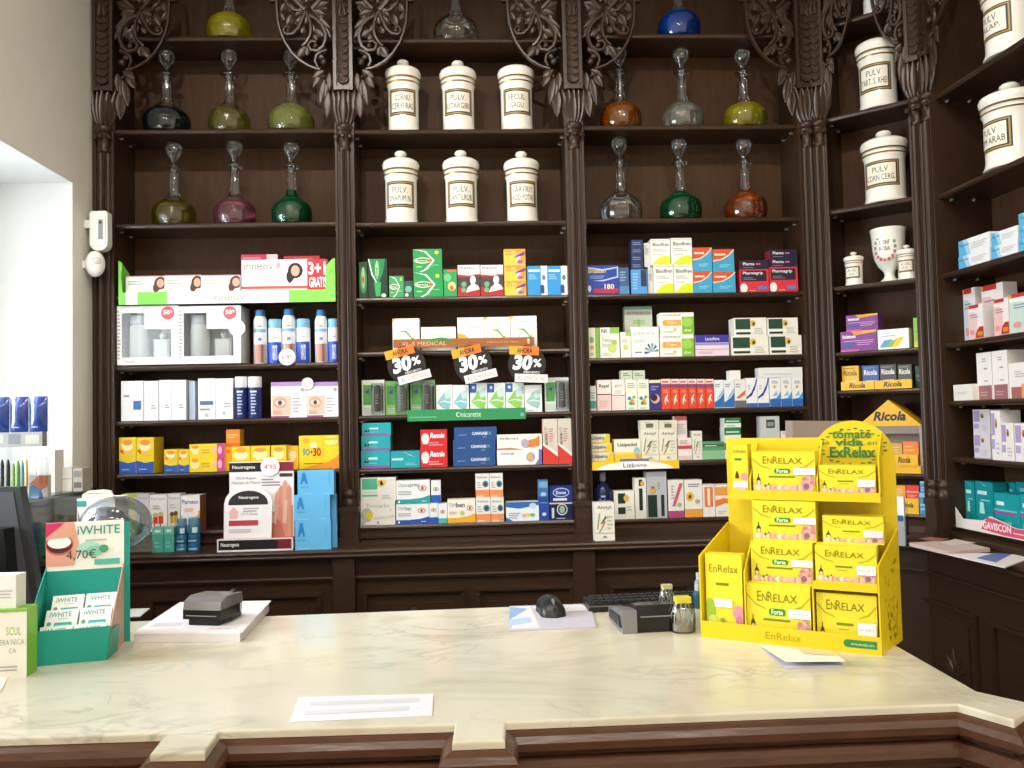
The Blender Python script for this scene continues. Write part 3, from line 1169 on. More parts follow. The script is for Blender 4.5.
ops += [t('CONF', .3, .58, .7, .72, '6a645c'), t('ROSA', .3, .38, .7, .52, '6a645c')]
print_on(m, ops, -Rb * .8, Rb * .8, .36 * H, .92 * H, 0, .0001, wrap=Rb)
m.build('painted_wreath', cup)

FL = [(0, 0), (.190, 0), (.218, .012), (.238, .06), (.2455, .125), (.240, .185), (.216, .242), (.165, .284), (.138, .298), (.134, .310), (.108, .322), (.080, .350), (.062, .40), (.053, .46), (.050, .60), (.054, .67), (.088, .682), (.094, .692), (.088, .702), (.052, .702)]
ST = [(.038, .64), (.046, .70), (.034, .735), (.030, .755), (.045, .79), (.076, .845), (.092, .90), (.085, .955), (.052, .988), (0, 1.0)]


def flask(fr, xc, y0, y1, wpx, col, fill, label, tr=.5, sb=.074, stop=True, tilt=0.0):
    u = fr.hit(xc, y1, sb)[0]
    z0, z1 = fr.hit(xc, y1, sb)[1], fr.hit(xc, y0, sb)[1]
    g_ = support(fr, u - .03, u + .03, sb - .02, sb + .02, z0, .08)
    if g_ is None:
        WARN.append((label, z0)); g_ = z0
    H = z1 - g_
    ceil = [s[4] - .0195 for s in fr.sup if s[0] < u < s[1] and s[4] > g_ + .1]
    if ceil:
        H = min(H, min(ceil) - g_ - .002)
    b_ = wpx * K * 1.02 / 2 / .2455
    root = tag(put('glass_flask', None, None, fr.w(u, sb, g_ + .00015), fr.ang), label, 'flask')
    def rr(q, z):
        return (q * (b_ if z < .33 else H), z * H)
    pr = smooth_prof([rr(*q) for q in FL], 3)
    MB().lathe(pr, 40, CLEAR).build('flask_body', root, sharp=80)
    if col:
        # wall of liquid just inside the glass
        lp = [(max(0, a - .0016), z + .0016) for a, z in pr if z < fill * H]
        ra = lp[-1][0]
        lp.append((0, fill * H))
        MB().lathe(lp, 36, liquid(col, tr)).build('liquid', root, sharp=60)
    if stop:
        MB().lathe(smooth_prof([(q * H, z * H) for q, z in ST], 2), 24, CLEAR).build('stopper', root, sharp=80)
    return root


flask(FB, 229.5, -44, 34, 45, 'e8dc10', .30, 'clear round flask with bright yellow liquid on the top shelf', 0.73)
flask(FB, 456, -42, 35, 45, None, 0, 'empty clear round flask on the top shelf')
flask(FB, 679, -46, 31, 44, '1468d8', .31, 'clear round flask with royal blue liquid on the top shelf', 0.68)
flask(FB, 167, 47, 128, 46, '26323c', .26, 'round flask with blackish blue liquid', 0.58)
flask(FB, 229.5, 48, 127, 41, 'cfc86a', .28, 'round flask with dull straw-yellow liquid beside the blackish one', 0.90)
flask(FB, 291.5, 49, 127, 46, 'ccd07a', .32, 'round flask with pale greenish yellow liquid under the carved bracket', 0.73)
flask(FB, 174, 142, 221, 42, 'b09a1c', .27, 'round flask with olive gold liquid', 0.88)
flask(FB, 235, 140, 221, 41, 'd08a98', .30, 'round flask with rose pink liquid', 0.88)
flask(FB, 292, 141.5, 221, 40, '0f6e40', .43, 'round flask with bottle-green liquid beside the rose pink one', 0.68)
flask(FB, 621, 46, 124, 43, 'e08c18', .30, 'round flask with amber liquid', 0.83)
flask(FB, 683, 47.5, 124, 43, 'dcdad0', .30, 'round flask with colourless cloudy liquid', 0.90)
flask(FB, 744.5, 48.5, 124, 45, 'dace20', .30, 'round flask with lemon yellow liquid beside the cloudy one', 0.78)
flask(FB, 621.5, 136, 217.5, 43, None, 0, 'empty clear round flask beside the emerald one')
flask(FB, 681, 138, 217, 43, '0a6a40', .36, 'round flask with emerald green liquid beside the empty one', 0.68)
flask(FB, 746, 138, 216, 43, 'd87c34', .37, 'round flask with orange brown liquid', 0.88)

# ================================================================== cartons on the shelves
Wt, Of = 'f6f6f4', 'ece9e0'
G1 = '9aa0a4'
# ---- first bay, tray of hair-care cartons
zsh = FB.hit(225, 294)[1]
tu0, tu1 = FB.hit(119, 297, -.012)[0], FB.hit(335, 297, -.012)[0]
tr = tag(put('display_tray', None, None, FB.w(tu0, -.012, zsh + .00015)), 'bright green and white cardboard tray lettered innéov', 'tray')
TW = tu1 - tu0
zl_ = FB.hit(225, 291, -.012)[1] - zsh
zlo = FB.hit(225, 303.3, -.012)[1] - zsh
zsd = FB.hit(119, 261, -.012)[1] - zsh
m = MB()
m.box(0, TW, 0, .003, zlo, zl_, card(Wt))
m.box(0, TW, .003, .15, .0002, .002, card('86dc58'))
print_on(m, [r(0, 0, .03, 1, '8ad860'), r(.085, 0, .22, 1, '86dc58'), r(.785, 0, 1, 1, '86dc58'), t('innéov', .43, .22, .58, .8, 'a9b79f')], 0, TW, zlo, zl_)
m.build('front_lip', tr)
m = MB()
m.side([(0, zlo), (.003, zlo), (.003, .002), (.15, .002), (.15, zsd * .55), (.02, zsd), (0, zsd)], -.002, .0005, card('86dc58'))
m.slab([(0, zlo), (.016, zlo), (.008, zsd * .55), (.013, zsd * .93), (0, zsd)], -.001, .0, card('86dc58'))
m.build('end_panel', tr)
m = MB()
m.side([(0, zlo), (.003, zlo), (.003, .002), (.15, .002), (.15, zsd * .55), (.02, zsd), (0, zsd)], TW - .0005, TW + .002, card('86dc58'))
m.slab([(TW - .034, zl_), (TW, zlo), (TW, zsd), (TW - .01, zsd * .97), (TW - .034, zsd * .75)], -.001, .0, card('86dc58'))
m.build('end_panel', tr)
FB.sup.append((tu0, tu1, .0, .14, zsh + .0028))
FACE = lambda a: [head(.9, .62, .5, a, '5a3a30'), r(0, .0, 1, .06, 'd9e27a'), lines(.06, .55, .5, .8, 2, 'c9c2bc'), r(0, .95, 1, 1, 'd7a5a5')]
B(FB, [(125.5, 276, 164.5, 293), (164.5, 275, 201, 293), (201, 275, 240, 293)], .1, Wt, FACE, ['small white portrait carton at the end panel of the green tray', 'small white portrait carton between two alike in the green tray', 'small white portrait carton touching the wide GRATIS carton'], 'small white portrait cartons', sb=.02)
B(FB, (241.5, 259.5, 327, 293), .07, Wt, lambda a: [t('innēov', .03, .70, .37, .95, '8a8a80'), e(.43, .82, .025, .1, 'f0a8a8'), head(.63, .66, .36, a, '2c2426'), r(0, .12, .77, .2, 'd95a50'),
   r(.77, 0, 1, 1, 'd4303a'), t('3+1', .785, .52, .985, .92, 'ffffff', .03), t('GRATIS', .79, .14, 1.0, .46, 'ffffff', .03), r(.82, .03, .96, .06, 'f0d060')], 'wide white carton with red 3+1 GRATIS end panel', sb=.008, top='c8404a')
B(FB, (241, 254.5, 278, 293), .06, 'c23a58', [r(.7, .86, 1, 1, 'e8d8dc'), lines(.05, .9, .6, .97, 1, 'dd8a9a')], 'crimson carton standing behind the wide white GRATIS carton', sb=.085)
B(FB, (284, 256, 320, 293), .06, 'b8303c', [lines(.3, .92, .8, .97, 1, 'dd6a72')], 'dark red carton hidden behind the wide white GRATIS carton', sb=.085)

# ---- first bay, gift sets with window
def gift(x0, x1, y0, y1, label):
    u0, u1 = FB.hit(x0, 335, .006)[0], FB.hit(x1, 335, .006)[0]
    zz = FB.hit(180, 364)[1]
    h = FB.hit((x0 + x1) / 2, y0, .006)[1] - zz
    w_ = u1 - u0 - .001
    root = tag(put('gift_set_box', None, None, FB.w((u0 + u1) / 2, .006, zz + .00015)), label, 'box')
    m = MB()
    # front wall with an L shaped opening
    y_ = .0
    X = lambda a: -w_ / 2 + a * w_
    Zc = lambda b: b * h
    cells = [(0, .08, 0, 1), (.08, .45, .88, 1), (.08, .45, 0, .13), (.45, .88, .60, 1), (.45, .88, 0, .13), (.88, 1, 0, 1)]
    for a, b, c, d in cells:
        m.box(X(a), X(b), 0, .002, Zc(c), Zc(d), card(Wt))
    m.box(X(0), X(0) + .002, .002, .13, 0, h, card(Wt))
    m.box(X(1) - .002, X(1), .002, .13, 0, h, card(Wt))
    m.box(X(0), X(1), .002, .13, h - .002, h, card(Wt))
    m.box(X(0), X(1), .002, .13, 0, .002, card(Wt))
    m.box(X(0), X(1), .128, .13, 0, h, card(Wt))
    print_on(m, lines(.01, .1, .06, .95, 14, 'b8b4b8') + [t('mustela', .12, .04, .3, .09, 'b5b5b5')], -w_ / 2, w_ / 2, 0, h)
    m.build('carton', root)
    MB().box(X(.08), X(.88), .0022, .003, Zc(.13), Zc(.88), PANE).build('window_film', root)
    m = MB()
    zb = .002
    m.lathe([(.0, zb), (.033, zb), (.036, .01), (.036, h * .62), (.033, h * .68), (.030, h * .70)], 24, plain('f3f5f8', .3), (X(.27), .055, 0))
    tub = m.build('tall_bottle', root)
    MB().lathe([(.031, h * .70), (.033, h * .71), (.033, h * .84), (.03, h * .86), (0, h * .86)], 24, plain('dfe5f0', .3), (X(.27), .055, 0)).build('cap', tub)
    m = MB()
    m.box(X(.53), X(.8), .03, .07, zb, h * .44, plain('f5f6f8', .3), .008)
    pb = m.build('pump_bottle', root)
    m = MB()
    m.lathe([(.009, h * .44), (.009, h * .49), (.012, h * .49), (.012, h * .55), (0, h * .55)], 14, plain('f5f6f8', .3), (X(.665), .05, 0))
    m.build('pump', pb)
    m = MB()
    print_on(m, [e(.5, .5, .5, .5, 'e0606c', 24), t('50', .16, .38, .66, .72, 'ffffff', .03), t('%', .68, .52, .86, .72, 'ffffff', .02)], X(.72), X(.72) + .05, h * .76, h * .76 + .05, -.0005)
    m.build('discount_sticker', root)
    FB.sup.append((u0, u1, .006, .136, zz + h))
    return root


gift(116.8, 178.5, 305.8, 364, 'white gift set box with two bottles behind its window, next to the pilaster')
gift(178.5, 241, 305.8, 364, 'white gift set box with two bottles and a blank round tag on its edge')


def round_tag(fr, cx, cy, rp, sb, txt=None, label='', ink='5a5a60', hole=False):
    u, z = fr.hit(cx, cy, sb)
    R = rp * K
    m = MB()
    n = 28
    m.slab([(R * math.cos(2 * math.pi * i / n), R * math.sin(2 * math.pi * i / n)) for i in range(n)], 0, .0012, card('fbfaf8'))
    if txt:
        print_on(m, [t(txt, .18, .36, .82, .62, ink)], -R, R, -R, R)
    return tag(m.build('price_tag', None, fr.w(u, sb, z), fr.ang), label, 'price tag')


round_tag(FB, 237, 328, 8, .0035, None, 'blank white round tag stuck on the gift set box')
round_tag(FB, 287, 357, 8.2, -.006, '6,85', 'white round tag handwritten 6,85 before the spray cans')
round_tag(FB, 307.5, 383.5, 5.8, .006, '25,95', 'small white round tag on the eye-care cartons')

# ---- spray cans and bottles
BLUEC = '3a7fc0'


def can(fr, x0, x1, y0, y1, kind, label, group, sb=.03):
    u0, u1 = fr.hit(x0, y1, sb)[0], fr.hit(x1, y1, sb)[0]
    xm = (x0 + x1) / 2
    z0, z1 = fr.hit(xm, y1, sb)[1], fr.hit(xm, y0, sb)[1]
    g_ = support(fr, u0, u1, sb, sb + .03, z0) or z0
    H, R = z1 - g_, (u1 - u0) / 2 - .0006
    root = tag(put('spray_can' if kind == 0 else 'tall_tub', None, None, fr.w((u0 + u1) / 2, sb + R, g_ + .00015), fr.ang), label, 'can' if kind == 0 else 'bottle', group)
    m = MB()
    if kind == 0:       # white spray can with blue cap and a photo band
        m.lathe([(0, 0), (R * .96, 0), (R, .003), (R, H * .76)], 24, plain('eceef2', .3))
        m.lathe([(R, H * .76), (R * .97, H * .80), (R * .80, H * .86), (R * .72, H * .88)], 24, plain('f2f4f8', .3))
        print_on(m, [r(0, 0, 1, .36, 'b9a6a0'), r(.3, .02, .62, .36, 'c08870'), r(.62, .0, .8, .36, '8a6660'), r(0, .60, 1, .66, '7fb2dd'), e(.55, .46, .12, .03, '6f94c0'), lines(.4, .7, .8, .76, 1, '8a9ab0')], -R * 1.1, R * 1.1, .004, H * .95, 0, .0001, wrap=R)
        m.build('can_body', root)
        MB().lathe([(R * .74, H * .87), (R * .74, H * .93), (R * .66, H * .99), (0, H)], 20, plain(BLUEC, .35)).build('cap', root)
    elif kind == 1:     # clear-topped white bottle in a blue sleeve
        m.lathe([(0, 0), (R, 0), (R, H * .5), (R * .99, H * .5), (R * .99, H * .80)], 24, plain('f3f5f8', .3))
        print_on(m, [r(0, 0, 1, .60, '2a55c8'), t('GRATIS', .42, .08, .7, .52, 'f4f8ff', .02), lines(.45, .72, .75, .78, 1, 'a0a8b0')], -R * 1.2, R * 1.2, .001, H * .8, 0, .0001, wrap=R)
        m.build('bottle_body', root)
        MB().lathe([(R * .96, H * .80), (R * .97, H * .97), (R * .92, H), (0, H)], 24, plain('7fb8dc', .25)).build('cap', root)
    else:               # dark blue bottle with white cap
        m.lathe([(0, 0), (R * .96, 0), (R, .004), (R, H * .74)], 24, plain('22306e', .3))
        print_on(m, [lines(.35, .1, .7, .62, 7, 'b8c2e0'), r(.3, .62, .7, .66, 'e8ecf4')], -R * 1.2, R * 1.2, 0, H, 0, .0001, wrap=R)
        m.build('bottle_body', root)
        MB().lathe([(R * .97, H * .74), (R, H * .75), (R, H * .99), (R * .95, H), (0, H)], 24, plain('eceef0', .35)).build('cap', root)
    return root


for a, b, y, s_ in ((252, 266, 309, 'beside the gift set'), (281, 295, 308, 'behind the handwritten round tag'), (314, 327, 309, 'standing after the dark gap')):
    can(FB, a, b, y, 363.5, 0, 'tall white spray can with blue cap ' + s_, 'white spray cans')
for a, b, y, s_ in ((267, 281, 319, 'on the gift set side of the round tag'), (295.2, 309.5, 318.5, 'after the round tag'), (327.3, 339.4, 318.5, 'at the pilaster')):
    can(FB, a, b, y, 363, 1, 'white bottle in blue GRATIS sleeve ' + s_, 'bottles in blue sleeves')
for a, b, s_ in ((233.3, 246.3, 'touching the white carton'), (246.6, 260.5, 'towards the eye cartons')):
    can(FB, a, b, 376.5, 418, 2, 'dark blue bottle with broad white cap ' + s_, 'dark blue bottles', .012)

# ---- first bay, third row
B(FB, [(121, 381, 143.5, 418)], .09, 'eef0f4', lambda a: [r(.55, .28, .9, .5, '3f6fc0'), lines(.12, .6, .4, .7, 1)], 'white carton with a blue square, next to the pilaster')
B(FB, [(144, 381, 158.5, 418), (159, 380, 171.5, 418), (171.5, 380, 186, 418)], .09, 'f4f5f7', lambda a: [lines(.5, .3, .85, .42, 2, '9aa6b8')], ['plain white carton beside the one with a blue square', 'plain white carton between two alike with faint marks', 'plain white carton beside the slim blue-grey one'], 'plain white cartons')
B(FB, [(189, 381, 195, 418)], .09, 'b9c8da', [], 'slim pale blue-grey carton between white cartons', sb=.03)
B(FB, [(198, 378.5, 215, 418)], .09, 'eff1f4', lambda a: [r(.1, .35, .9, .45, '5a6f9a'), lines(.1, .22, .7, .32, 1), e(.5, .1, .12, .05, 'a8cfc8')], 'white carton with slate blue band')
B(FB, [(215.3, 378.5, 232.8, 418)], .09, 'f3f3f2', lambda a: [lines(.5, .3, .9, .42, 2, '8a98b8'), e(.5, .14, .1, .05, 'a0cfc4')], 'white carton beside the dark blue bottles')
EYE = lambda a: [r(0, .88, 1, 1, 'b48ccc'), r(.03, .08, .55, .62, 'e8c4b4'), eye(.25, .42, .2, .16), r(.04, .09, .3, .2, 'd9a890'), lines(.6, .15, .85, .6, 5, 'b9b2ba'), r(0, 0, .5, .05, '9a4a78'), e(.88, .78, .05, .06, 'b0a8b4')]
B(FB, [(271, 382, 306.8, 417.5), (307.2, 382, 341, 417.5)], .08, 'f5f2f4', EYE, ['white eye carton with purple top on the side of the blue bottles', 'white eye carton with purple top next to the pilaster'], 'eye-care cartons with purple top')

# ---- first bay, fourth row (vitamins)
BIO = lambda a: [r(0, 0, 1, .26, '2f5fb8'), p('2f5fb8', (0, .26), (1, .26), (1, .33), (.5, .29), (0, .36)), e(.5, .78, .34, .16, 'fff4b8'), e(.5, .86, .3, .08, 'f09a30'), p('e04a30', (.05, .62), (.3, .52), (.2, .68)), e(.62, .55, .16, .05, 'f0c878'), lines(.15, .1, .7, .16, 1, 'a8c0e8')]
B(FB, [(119, 437.5, 136, 471), (136.3, 437.5, 154, 471)], .1, 'f5d420', BIO, ['tall yellow vitamin carton with blue foot next to the pilaster', 'tall yellow vitamin carton with blue foot beside the shorter ones'], 'tall yellow and blue vitamin cartons')
B(FB, [(164, 449.5, 177.8, 471), (178.2, 449.5, 189, 471)], .07, 'f3d024', BIO, ['short yellow vitamin carton with blue foot beside the tall ones', 'short yellow vitamin carton with blue foot beside the magenta-ended ones'], 'short yellow and blue vitamin cartons')
MAG = lambda a: [r(.78, 0, 1, 1, 'd0408a'), e(.86, .5, .06, .3, 'f0b8d0'), e(.16, .55, .13, .36, 'f6e9a0'), e(.16, .78, .1, .14, 'f0a030'), lines(.35, .3, .66, .7, 2, 'd8a838'), e(.7, .55, .07, .3, 'f4c0a0')]
B(FB, [(189.3, 457, 225, 471), (189.3, 444, 225, 457)], .08, 'f6d81e', MAG, ['lower flat yellow vitamin carton with magenta end', 'upper flat yellow vitamin carton with magenta end'], 'flat yellow and magenta cartons')
B(FB, [(226, 446.5, 231, 471)], .07, 'f2c020', lambda a: [e(.5, .8, .4, .08, 'f08020')], 'slim yellow carton under the orange one', sb=.03)
B(FB, [(231.3, 446.5, 250.5, 471), (250.8, 446, 270, 471), (271, 445.5, 286.5, 471)], .07, 'f6d020', lambda a: [e(.5, .65, .38, .22, 'fdf0b0'), e(.5, .84, .3, .1, 'f0a038'), lines(.2, .2, .7, .4, 2, 'e0a040')], ['squarish yellow vitamin carton under the orange carton', 'squarish yellow vitamin carton behind the black Neutrogena header', 'squarish yellow vitamin carton next to the amber one'], 'squarish yellow vitamin cartons')
B(FB, [(286.8, 446, 298.6, 471)], .07, 'e8b428', lambda a: [e(.5, .6, .35, .2, 'f4dca0')], 'amber yellow carton beside the 90+30 carton', sb=.03)
B(FB, [(226, 429.5, 240, 446)], .06, 'f08a28', lambda a: [lines(.1, .5, .9, .8, 2, 'f8c890'), r(0, 0, 1, .2, 'e06a20')], 'small orange carton on top of yellow ones', sb=.03, side='d8a820')
B(FB, [(299, 435.5, 340.5, 470.5)], .09, 'f3d322', lambda a: [p('f0952a', (0, 0), (1, 0), (1, .42), (.75, .22), (.3, .1)), r(.58, .15, .6, .98, 'e4be1a'), t('90', .08, .4, .26, .62, '6f9a9a', .015), t('+', .27, .45, .34, .57, 'c03020', .02), t('30', .34, .38, .54, .64, 'c8281e', .03), e(.36, .72, .1, .1, 'f8e6b0'), e(.17, .85, .08, .08, 'f0a848'), e(.8, .82, .17, .14, 'eae27c'), t('Supradyn', .65, .84, .95, .93, '9a9050'), r(.12, .16, .58, .175, '4a4420')], 'large yellow vitamin carton marked 90+30')

# ---- first bay, bottom row
B(FB, (121, 494, 136.8, 531), .06, 'e8ecc8', lambda a: [r(0, .9, 1, 1, 'c8d860'), lines(.2, .4, .8, .7, 3, 'a8b088')], 'pale green and white carton behind the clear dome')
KID = lambda c1, c2, hd: (lambda a: [t('Pharmaton', .1, .86, .9, .93, 'a8a0c0'), e(.35, .45, .16, .07, hd), e(.65, .47, .16, .07, hd), r(.22, .22, .48, .4, c1), r(.52, .22, .8, .42, c1), r(.25, .1, .32, .24, c1), r(.6, .1, .67, .24, c1), lines(.2, .02, .8, .08, 1, c2), lines(.2, .62, .8, .75, 2, 'c4c0cc')])
B(FB, (137, 494, 149, 531), .06, 'dedbe6', KID('4a58a8', '7080b8', '3a3a58'), 'white children\'s vitamin carton with blue figure')  # white card, its colour greyed for the shade it stands in
B(FB, (149.3, 495, 167, 531), .06, 'f4f2f4', KID('d84838', '4aa8b8', 'c8c070'), 'white carton with red cow drawing', sb=.004)
B(FB, (167.3, 494, 180.5, 531), .06, 'eae8e6', KID('c8a828', 'd0b048', '5a4830'), 'white carton with two drawn children in yellow', sb=.02)  # white card with a little shade put into its colour
B(FB, (180.7, 495.5, 200, 531), .075, 'f6f4f4', lambda a: [t('Pharmaton', .06, .76, .92, .88, '3a3a9a', .01), p('f0a030', (0, 0), (1, 0), (1, .58), (.7, .45), (.3, .2), (0, .45)), p('f6f4f4', (.0, .45), (.45, .12), (.95, .5), (.5, .62)), lines(.2, .55, .7, .66, 2, 'e08a80')], 'white carton with orange swoosh lettered Pharmaton', sb=.006, side='a86a48')
B(FB, [(152, 527.5, 163.6, 550), (164, 527, 174, 550)], .035, '4fae9c', lambda a: [r(0, .72, 1, 1, '6fc0b0'), r(.25, .8, .75, .9, 'd8f0e8'), lines(.2, .2, .8, .5, 2, '86c8bc')], ['small teal carton on the ledge on the dome package side', 'small teal carton on the ledge touching the blue tubs'], 'small teal cartons on the ledge', sb=-.07)
for a, b, y0, s_ in ((174.5, 185.5, 519, 'touching the teal cartons'), (186, 198.5, 518, 'towards the hand-mask stand')):
    u0, u1 = FB.hit(a, 540, -.075)[0], FB.hit(b, 540, -.075)[0]
    R = (u1 - u0) / 2 - .0006
    H = FB.hit((a + b) / 2, y0, -.075)[1] - ZLEDGE
    q = tag(put('pill_bottle', None, None, FB.w((u0 + u1) / 2, -.075 + R, ZLEDGE)), 'ribbed blue plastic tub on the ledge ' + s_, 'bottle', 'ribbed blue tubs on the ledge')
    m = MB()
    m.lathe([(0, 0), (R, .001), (R, H * .22), (R * .9, H * .24), (R, H * .26), (R, H * .48), (R * .9, H * .5), (R, H * .52), (R, H * .76), (R * .9, H * .79)], 20, plain('2f6a90', .25))
    print_on(m, [r(.5, .56, .85, .72, 'd8e4ec'), lines(.15, .3, .85, .4, 1, '9fc0d4'), lines(.15, .06, .85, .16, 1, '9fc0d4')], -R * 1.2, R * 1.2, 0, H, 0, .0001, wrap=R)
    m.build('tub', q)
    MB().lathe([(R * .92, H * .79), (R * .94, H * .96), (R * .85, H), (0, H)], 20, plain('5f88a4', .3)).build('lid', q)

# ---- light blue cartons on the ledge
ABX = lambda a: [p('2a86c8', (.07, .45), (.14, .92), (.21, .92), (.28, .45), (.22, .45), (.205, .57), (.145, .57), (.13, .45)), t('Aquoral', .08, .28, .3, .38, '2f7cb8'), lines(.1, .04, .5, .09, 1, 'a8d8f4'), lines(.72, .04, .95, .09, 1, 'a8d8f4'), r(.85, .4, .88, .92, '5fb2e6')]
B(FB, [(295, 520.3, 331, 547)], .04, '68bbee', ABX, 'light blue carton at the bottom of the stack marked A', sb=-.115)
B(FB, [(294, 495.2, 330, 520)], .04, '68bbee', ABX, 'light blue carton in the middle of the stack marked A', sb=-.115)
B(FB, [(297.5, 470.3, 334, 495)], .04, '68bbee', ABX, 'light blue carton on top of the stack marked A', sb=-.113)
B(FB, [(303, 519.5, 337, 546)], .02, '68bbee', ABX, 'light blue carton behind the lowest one marked A', sb=-.073)
B(FB, [(302, 494.5, 336.5, 519)], .02, '68bbee', ABX, 'light blue carton behind the middle one marked A', sb=-.073)

# ---- hand mask display
hu0, hu1 = FB.hit(229.5, 500, -.06)[0], FB.hit(294, 500, -.06)[0]
hz1 = FB.hit(262, 461.5, -.06)[1]
hd = tag(put('counter_display', None, None, FB.w(hu0, -.06, ZLEDGE)), 'white cardboard stand with printed hands and black header lettered Neutrogena', 'display stand')
W_, H_ = hu1 - hu0, hz1 - ZLEDGE
m = MB()
m.box(0, W_, 0, .003, 0, H_, card('f3eef0'))
SK, SK2 = 'd9937c', 'c67a66'
fing = []
for i, (x, y) in enumerate(((.70, .62), (.76, .68), (.82, .74), (.88, .68))):
    fing.append(p(SK if i % 2 else 'e2a28c', (x, .35), (x + .075, .35), (x + .085, y), (x + .045, y + .05), (x + .005, y)))
print_on(m, [r(.0, .885, 1, .99, '241c20'), t('Neutrogena', .05, .91, .4, .96, 'ffffff', .01), r(.62, .885, 1, .99, '8a2438'), r(.78, .82, .98, .86, '4a3038'), t('CICA-Repair', .1, .79, .42, .83, '8a8490'), t('Máscara de Manos', .04, .745, .48, .78, '8a8490'), lines(.5, .72, .8, .82, 3, 'a09aa4'),
             p(SK, (.55, 0.02), (.98, 0.02), (.98, .5), (.85, .45), (.66, .42), (.62, .2)), *fing, p(SK2, (.62, .02), (.9, .02), (.8, .3), (.7, .36), (.64, .25)), p('eab8a4', (.66, .3), (.72, .5), (.76, .5), (.72, .28)), p('eab8a4', (.82, .3), (.86, .55), (.9, .55), (.88, .28))], 0, W_, 0, H_)
m.build('back_card', hd)
bu0, bu1 = FB.hit(217, 545, -.105)[0] - hu0, FB.hit(293, 545, -.105)[0] - hu0
bz = FB.hit(255, 538.5, -.105)[1] - ZLEDGE
m = MB()
m.box(bu0, bu1, -.045, -.042, 0, bz, card('f0ecec'))
m.box(bu0, bu1, -.042, .0, 0, .002, card('a83848'))
m.box(bu0, bu1, -.042, .0, bz - .003, bz - .001, card('c05a64'))
print_on(m, [r(.02, .14, .98, .9, '241c20'), t('Neutrogena', .05, .32, .29, .72, 'ffffff', .01), r(.8, .14, .98, .9, '7a2030')], bu0, bu1, 0, bz, -.045)
m.build('base_tray', hd)
# pouch leaning on the stand
pu0, pz0 = FB.hit(224, 536, -.09)
pu1, pz1 = FB.hit(271, 485, -.09)
PWW, PHH = pu1 - pu0, pz1 - (ZLEDGE + bz - .001)
po = tag(put('hand_mask_pouch', None, None, FB.w((pu0 + pu1) / 2, -.094, ZLEDGE + bz - .0003), rot=(RAD(-6), 0, 0)), 'white sachet with black arch header leaning on the hand-mask stand', 'sachet')
m = MB()
n = 10
ol = [(-PWW / 2, 0), (PWW / 2, 0), (PWW / 2 * 1.02, PHH * .66)] + [(PWW / 2 * math.cos(math.pi * i / n), PHH * .68 + PHH * .32 * math.sin(math.pi * i / n)) for i in range(1, n)] + [(-PWW / 2 * 1.02, PHH * .66)]
m.slab(ol, .0, .006, plain('f1eef0', .3))
arch = [(.5 + .42 * math.cos(math.pi * i / n), .66 + .24 * math.sin(math.pi * i / n)) for i in range(n + 1)]
print_on(m, [p('241c20', *([(.92, .66)] + arch[1:-1] + [(.08, .66), (.08, .63), (.92, .63)])), t('Neutrogena', .3, .73, .72, .80, 'ffffff', .01), r(.1, .24, .72, .34, 'b83a4a'), t('CICA-Repair', .35, .42, .72, .48, 'a88a90'), lines(.4, .5, .8, .6, 2, 'b0a8ac'), p('eab4b4', (.12, .38), (.28, .38), (.3, .5), (.2, .6), (.1, .5)), lines(.1, .12, .7, .2, 2, 'c8c0c4')], -PWW / 2, PWW / 2, 0, PHH)
m.build('pouch', po)
round_tag(FB, 270, 466.5, 9, -.066, '4\'95', 'white round tag handwritten 4 95 on the hand-mask stand', 'c05a64')

# ---- second bay, first row
B(FB, (359, 262, 367.5, 297), .06, '1e4a2c', lambda a: [e(.5, .5, .42, .38, '3f9a58'), e(.5, .55, .2, .3, 'a8d8a0'), e(.5, .5, .15, .1, 'c86838')], 'narrow dark green carton beside the pilaster')
B(FB, (367.8, 259, 387.5, 297), .06, '173522', lambda a: [p('1f8a48', (.04, 1), (.9, 1), (.76, .62), (.5, .34), (.2, .62)), p('f0f4f0', (.02, 1), (.08, 1), (.24, .62), (.5, .36), (.48, .32), (.18, .6)), p('2fa85a', (.32, .4), (.68, .4), (.62, .04), (.4, .04)), e(.47, .72, .1, .24, 'a8d8a8'), t('Berocca', .42, .5, .52, .92, '1f6a38'), e(.8, .06, .12, .05, 'f0d8cc')], 'dark green carton with bright green teardrop print')
BER = lambda a: [p('e8f4e8', (0, 1), (.4, .86), (.68, .5), (.4, .12), (.2, 0), (.3, 0), (.5, .12), (.75, .5), (.45, .9), (0, 1)), e(.33, .5, .3, .13, 'eef4d8'), e(.33, .5, .27, .09, '2f7a3a'), t('Berocca', .1, .45, .5, .56, 'f4f8f0', .01), e(.58, .5, .05, .06, 'e0682c'), e(.82, .84, .07, .08, 'e0e050'), lines(.1, .2, .35, .3, 1, 'c8d860'), lines(.65, .28, .92, .34, 1, 'a0d8a8')]
B(FB, (389, 276, 403.8, 297), .05, '3aa060', BER, 'small green carton with pale arcs')
B(FB, (404, 281, 412.8, 297), .05, '2a5a44', lambda a: [e(.5, .5, .4, .2, '7ab0a8'), e(.3, .15, .2, .1, 'e8f0e8')], 'tiny dark green carton with a lime flap')
B(FB, [(413.5, 272, 443, 297), (413, 249, 442, 272)], .08, '219a54', BER, ['lower wide green effervescent carton with white arcs', 'upper wide green effervescent carton with white arcs'], 'wide green effervescent cartons')
B(FB, (443.5, 269.5, 457, 297), .06, '2fa058', lambda a: [r(.3, .92, 1, 1, 'e0703a'), e(.3, .7, .3, .14, '6fc084'), e(.62, .38, .3, .17, 'f4e090'), e(.6, .32, .16, .1, 'd8703c')], 'green carton with a yellow flower')
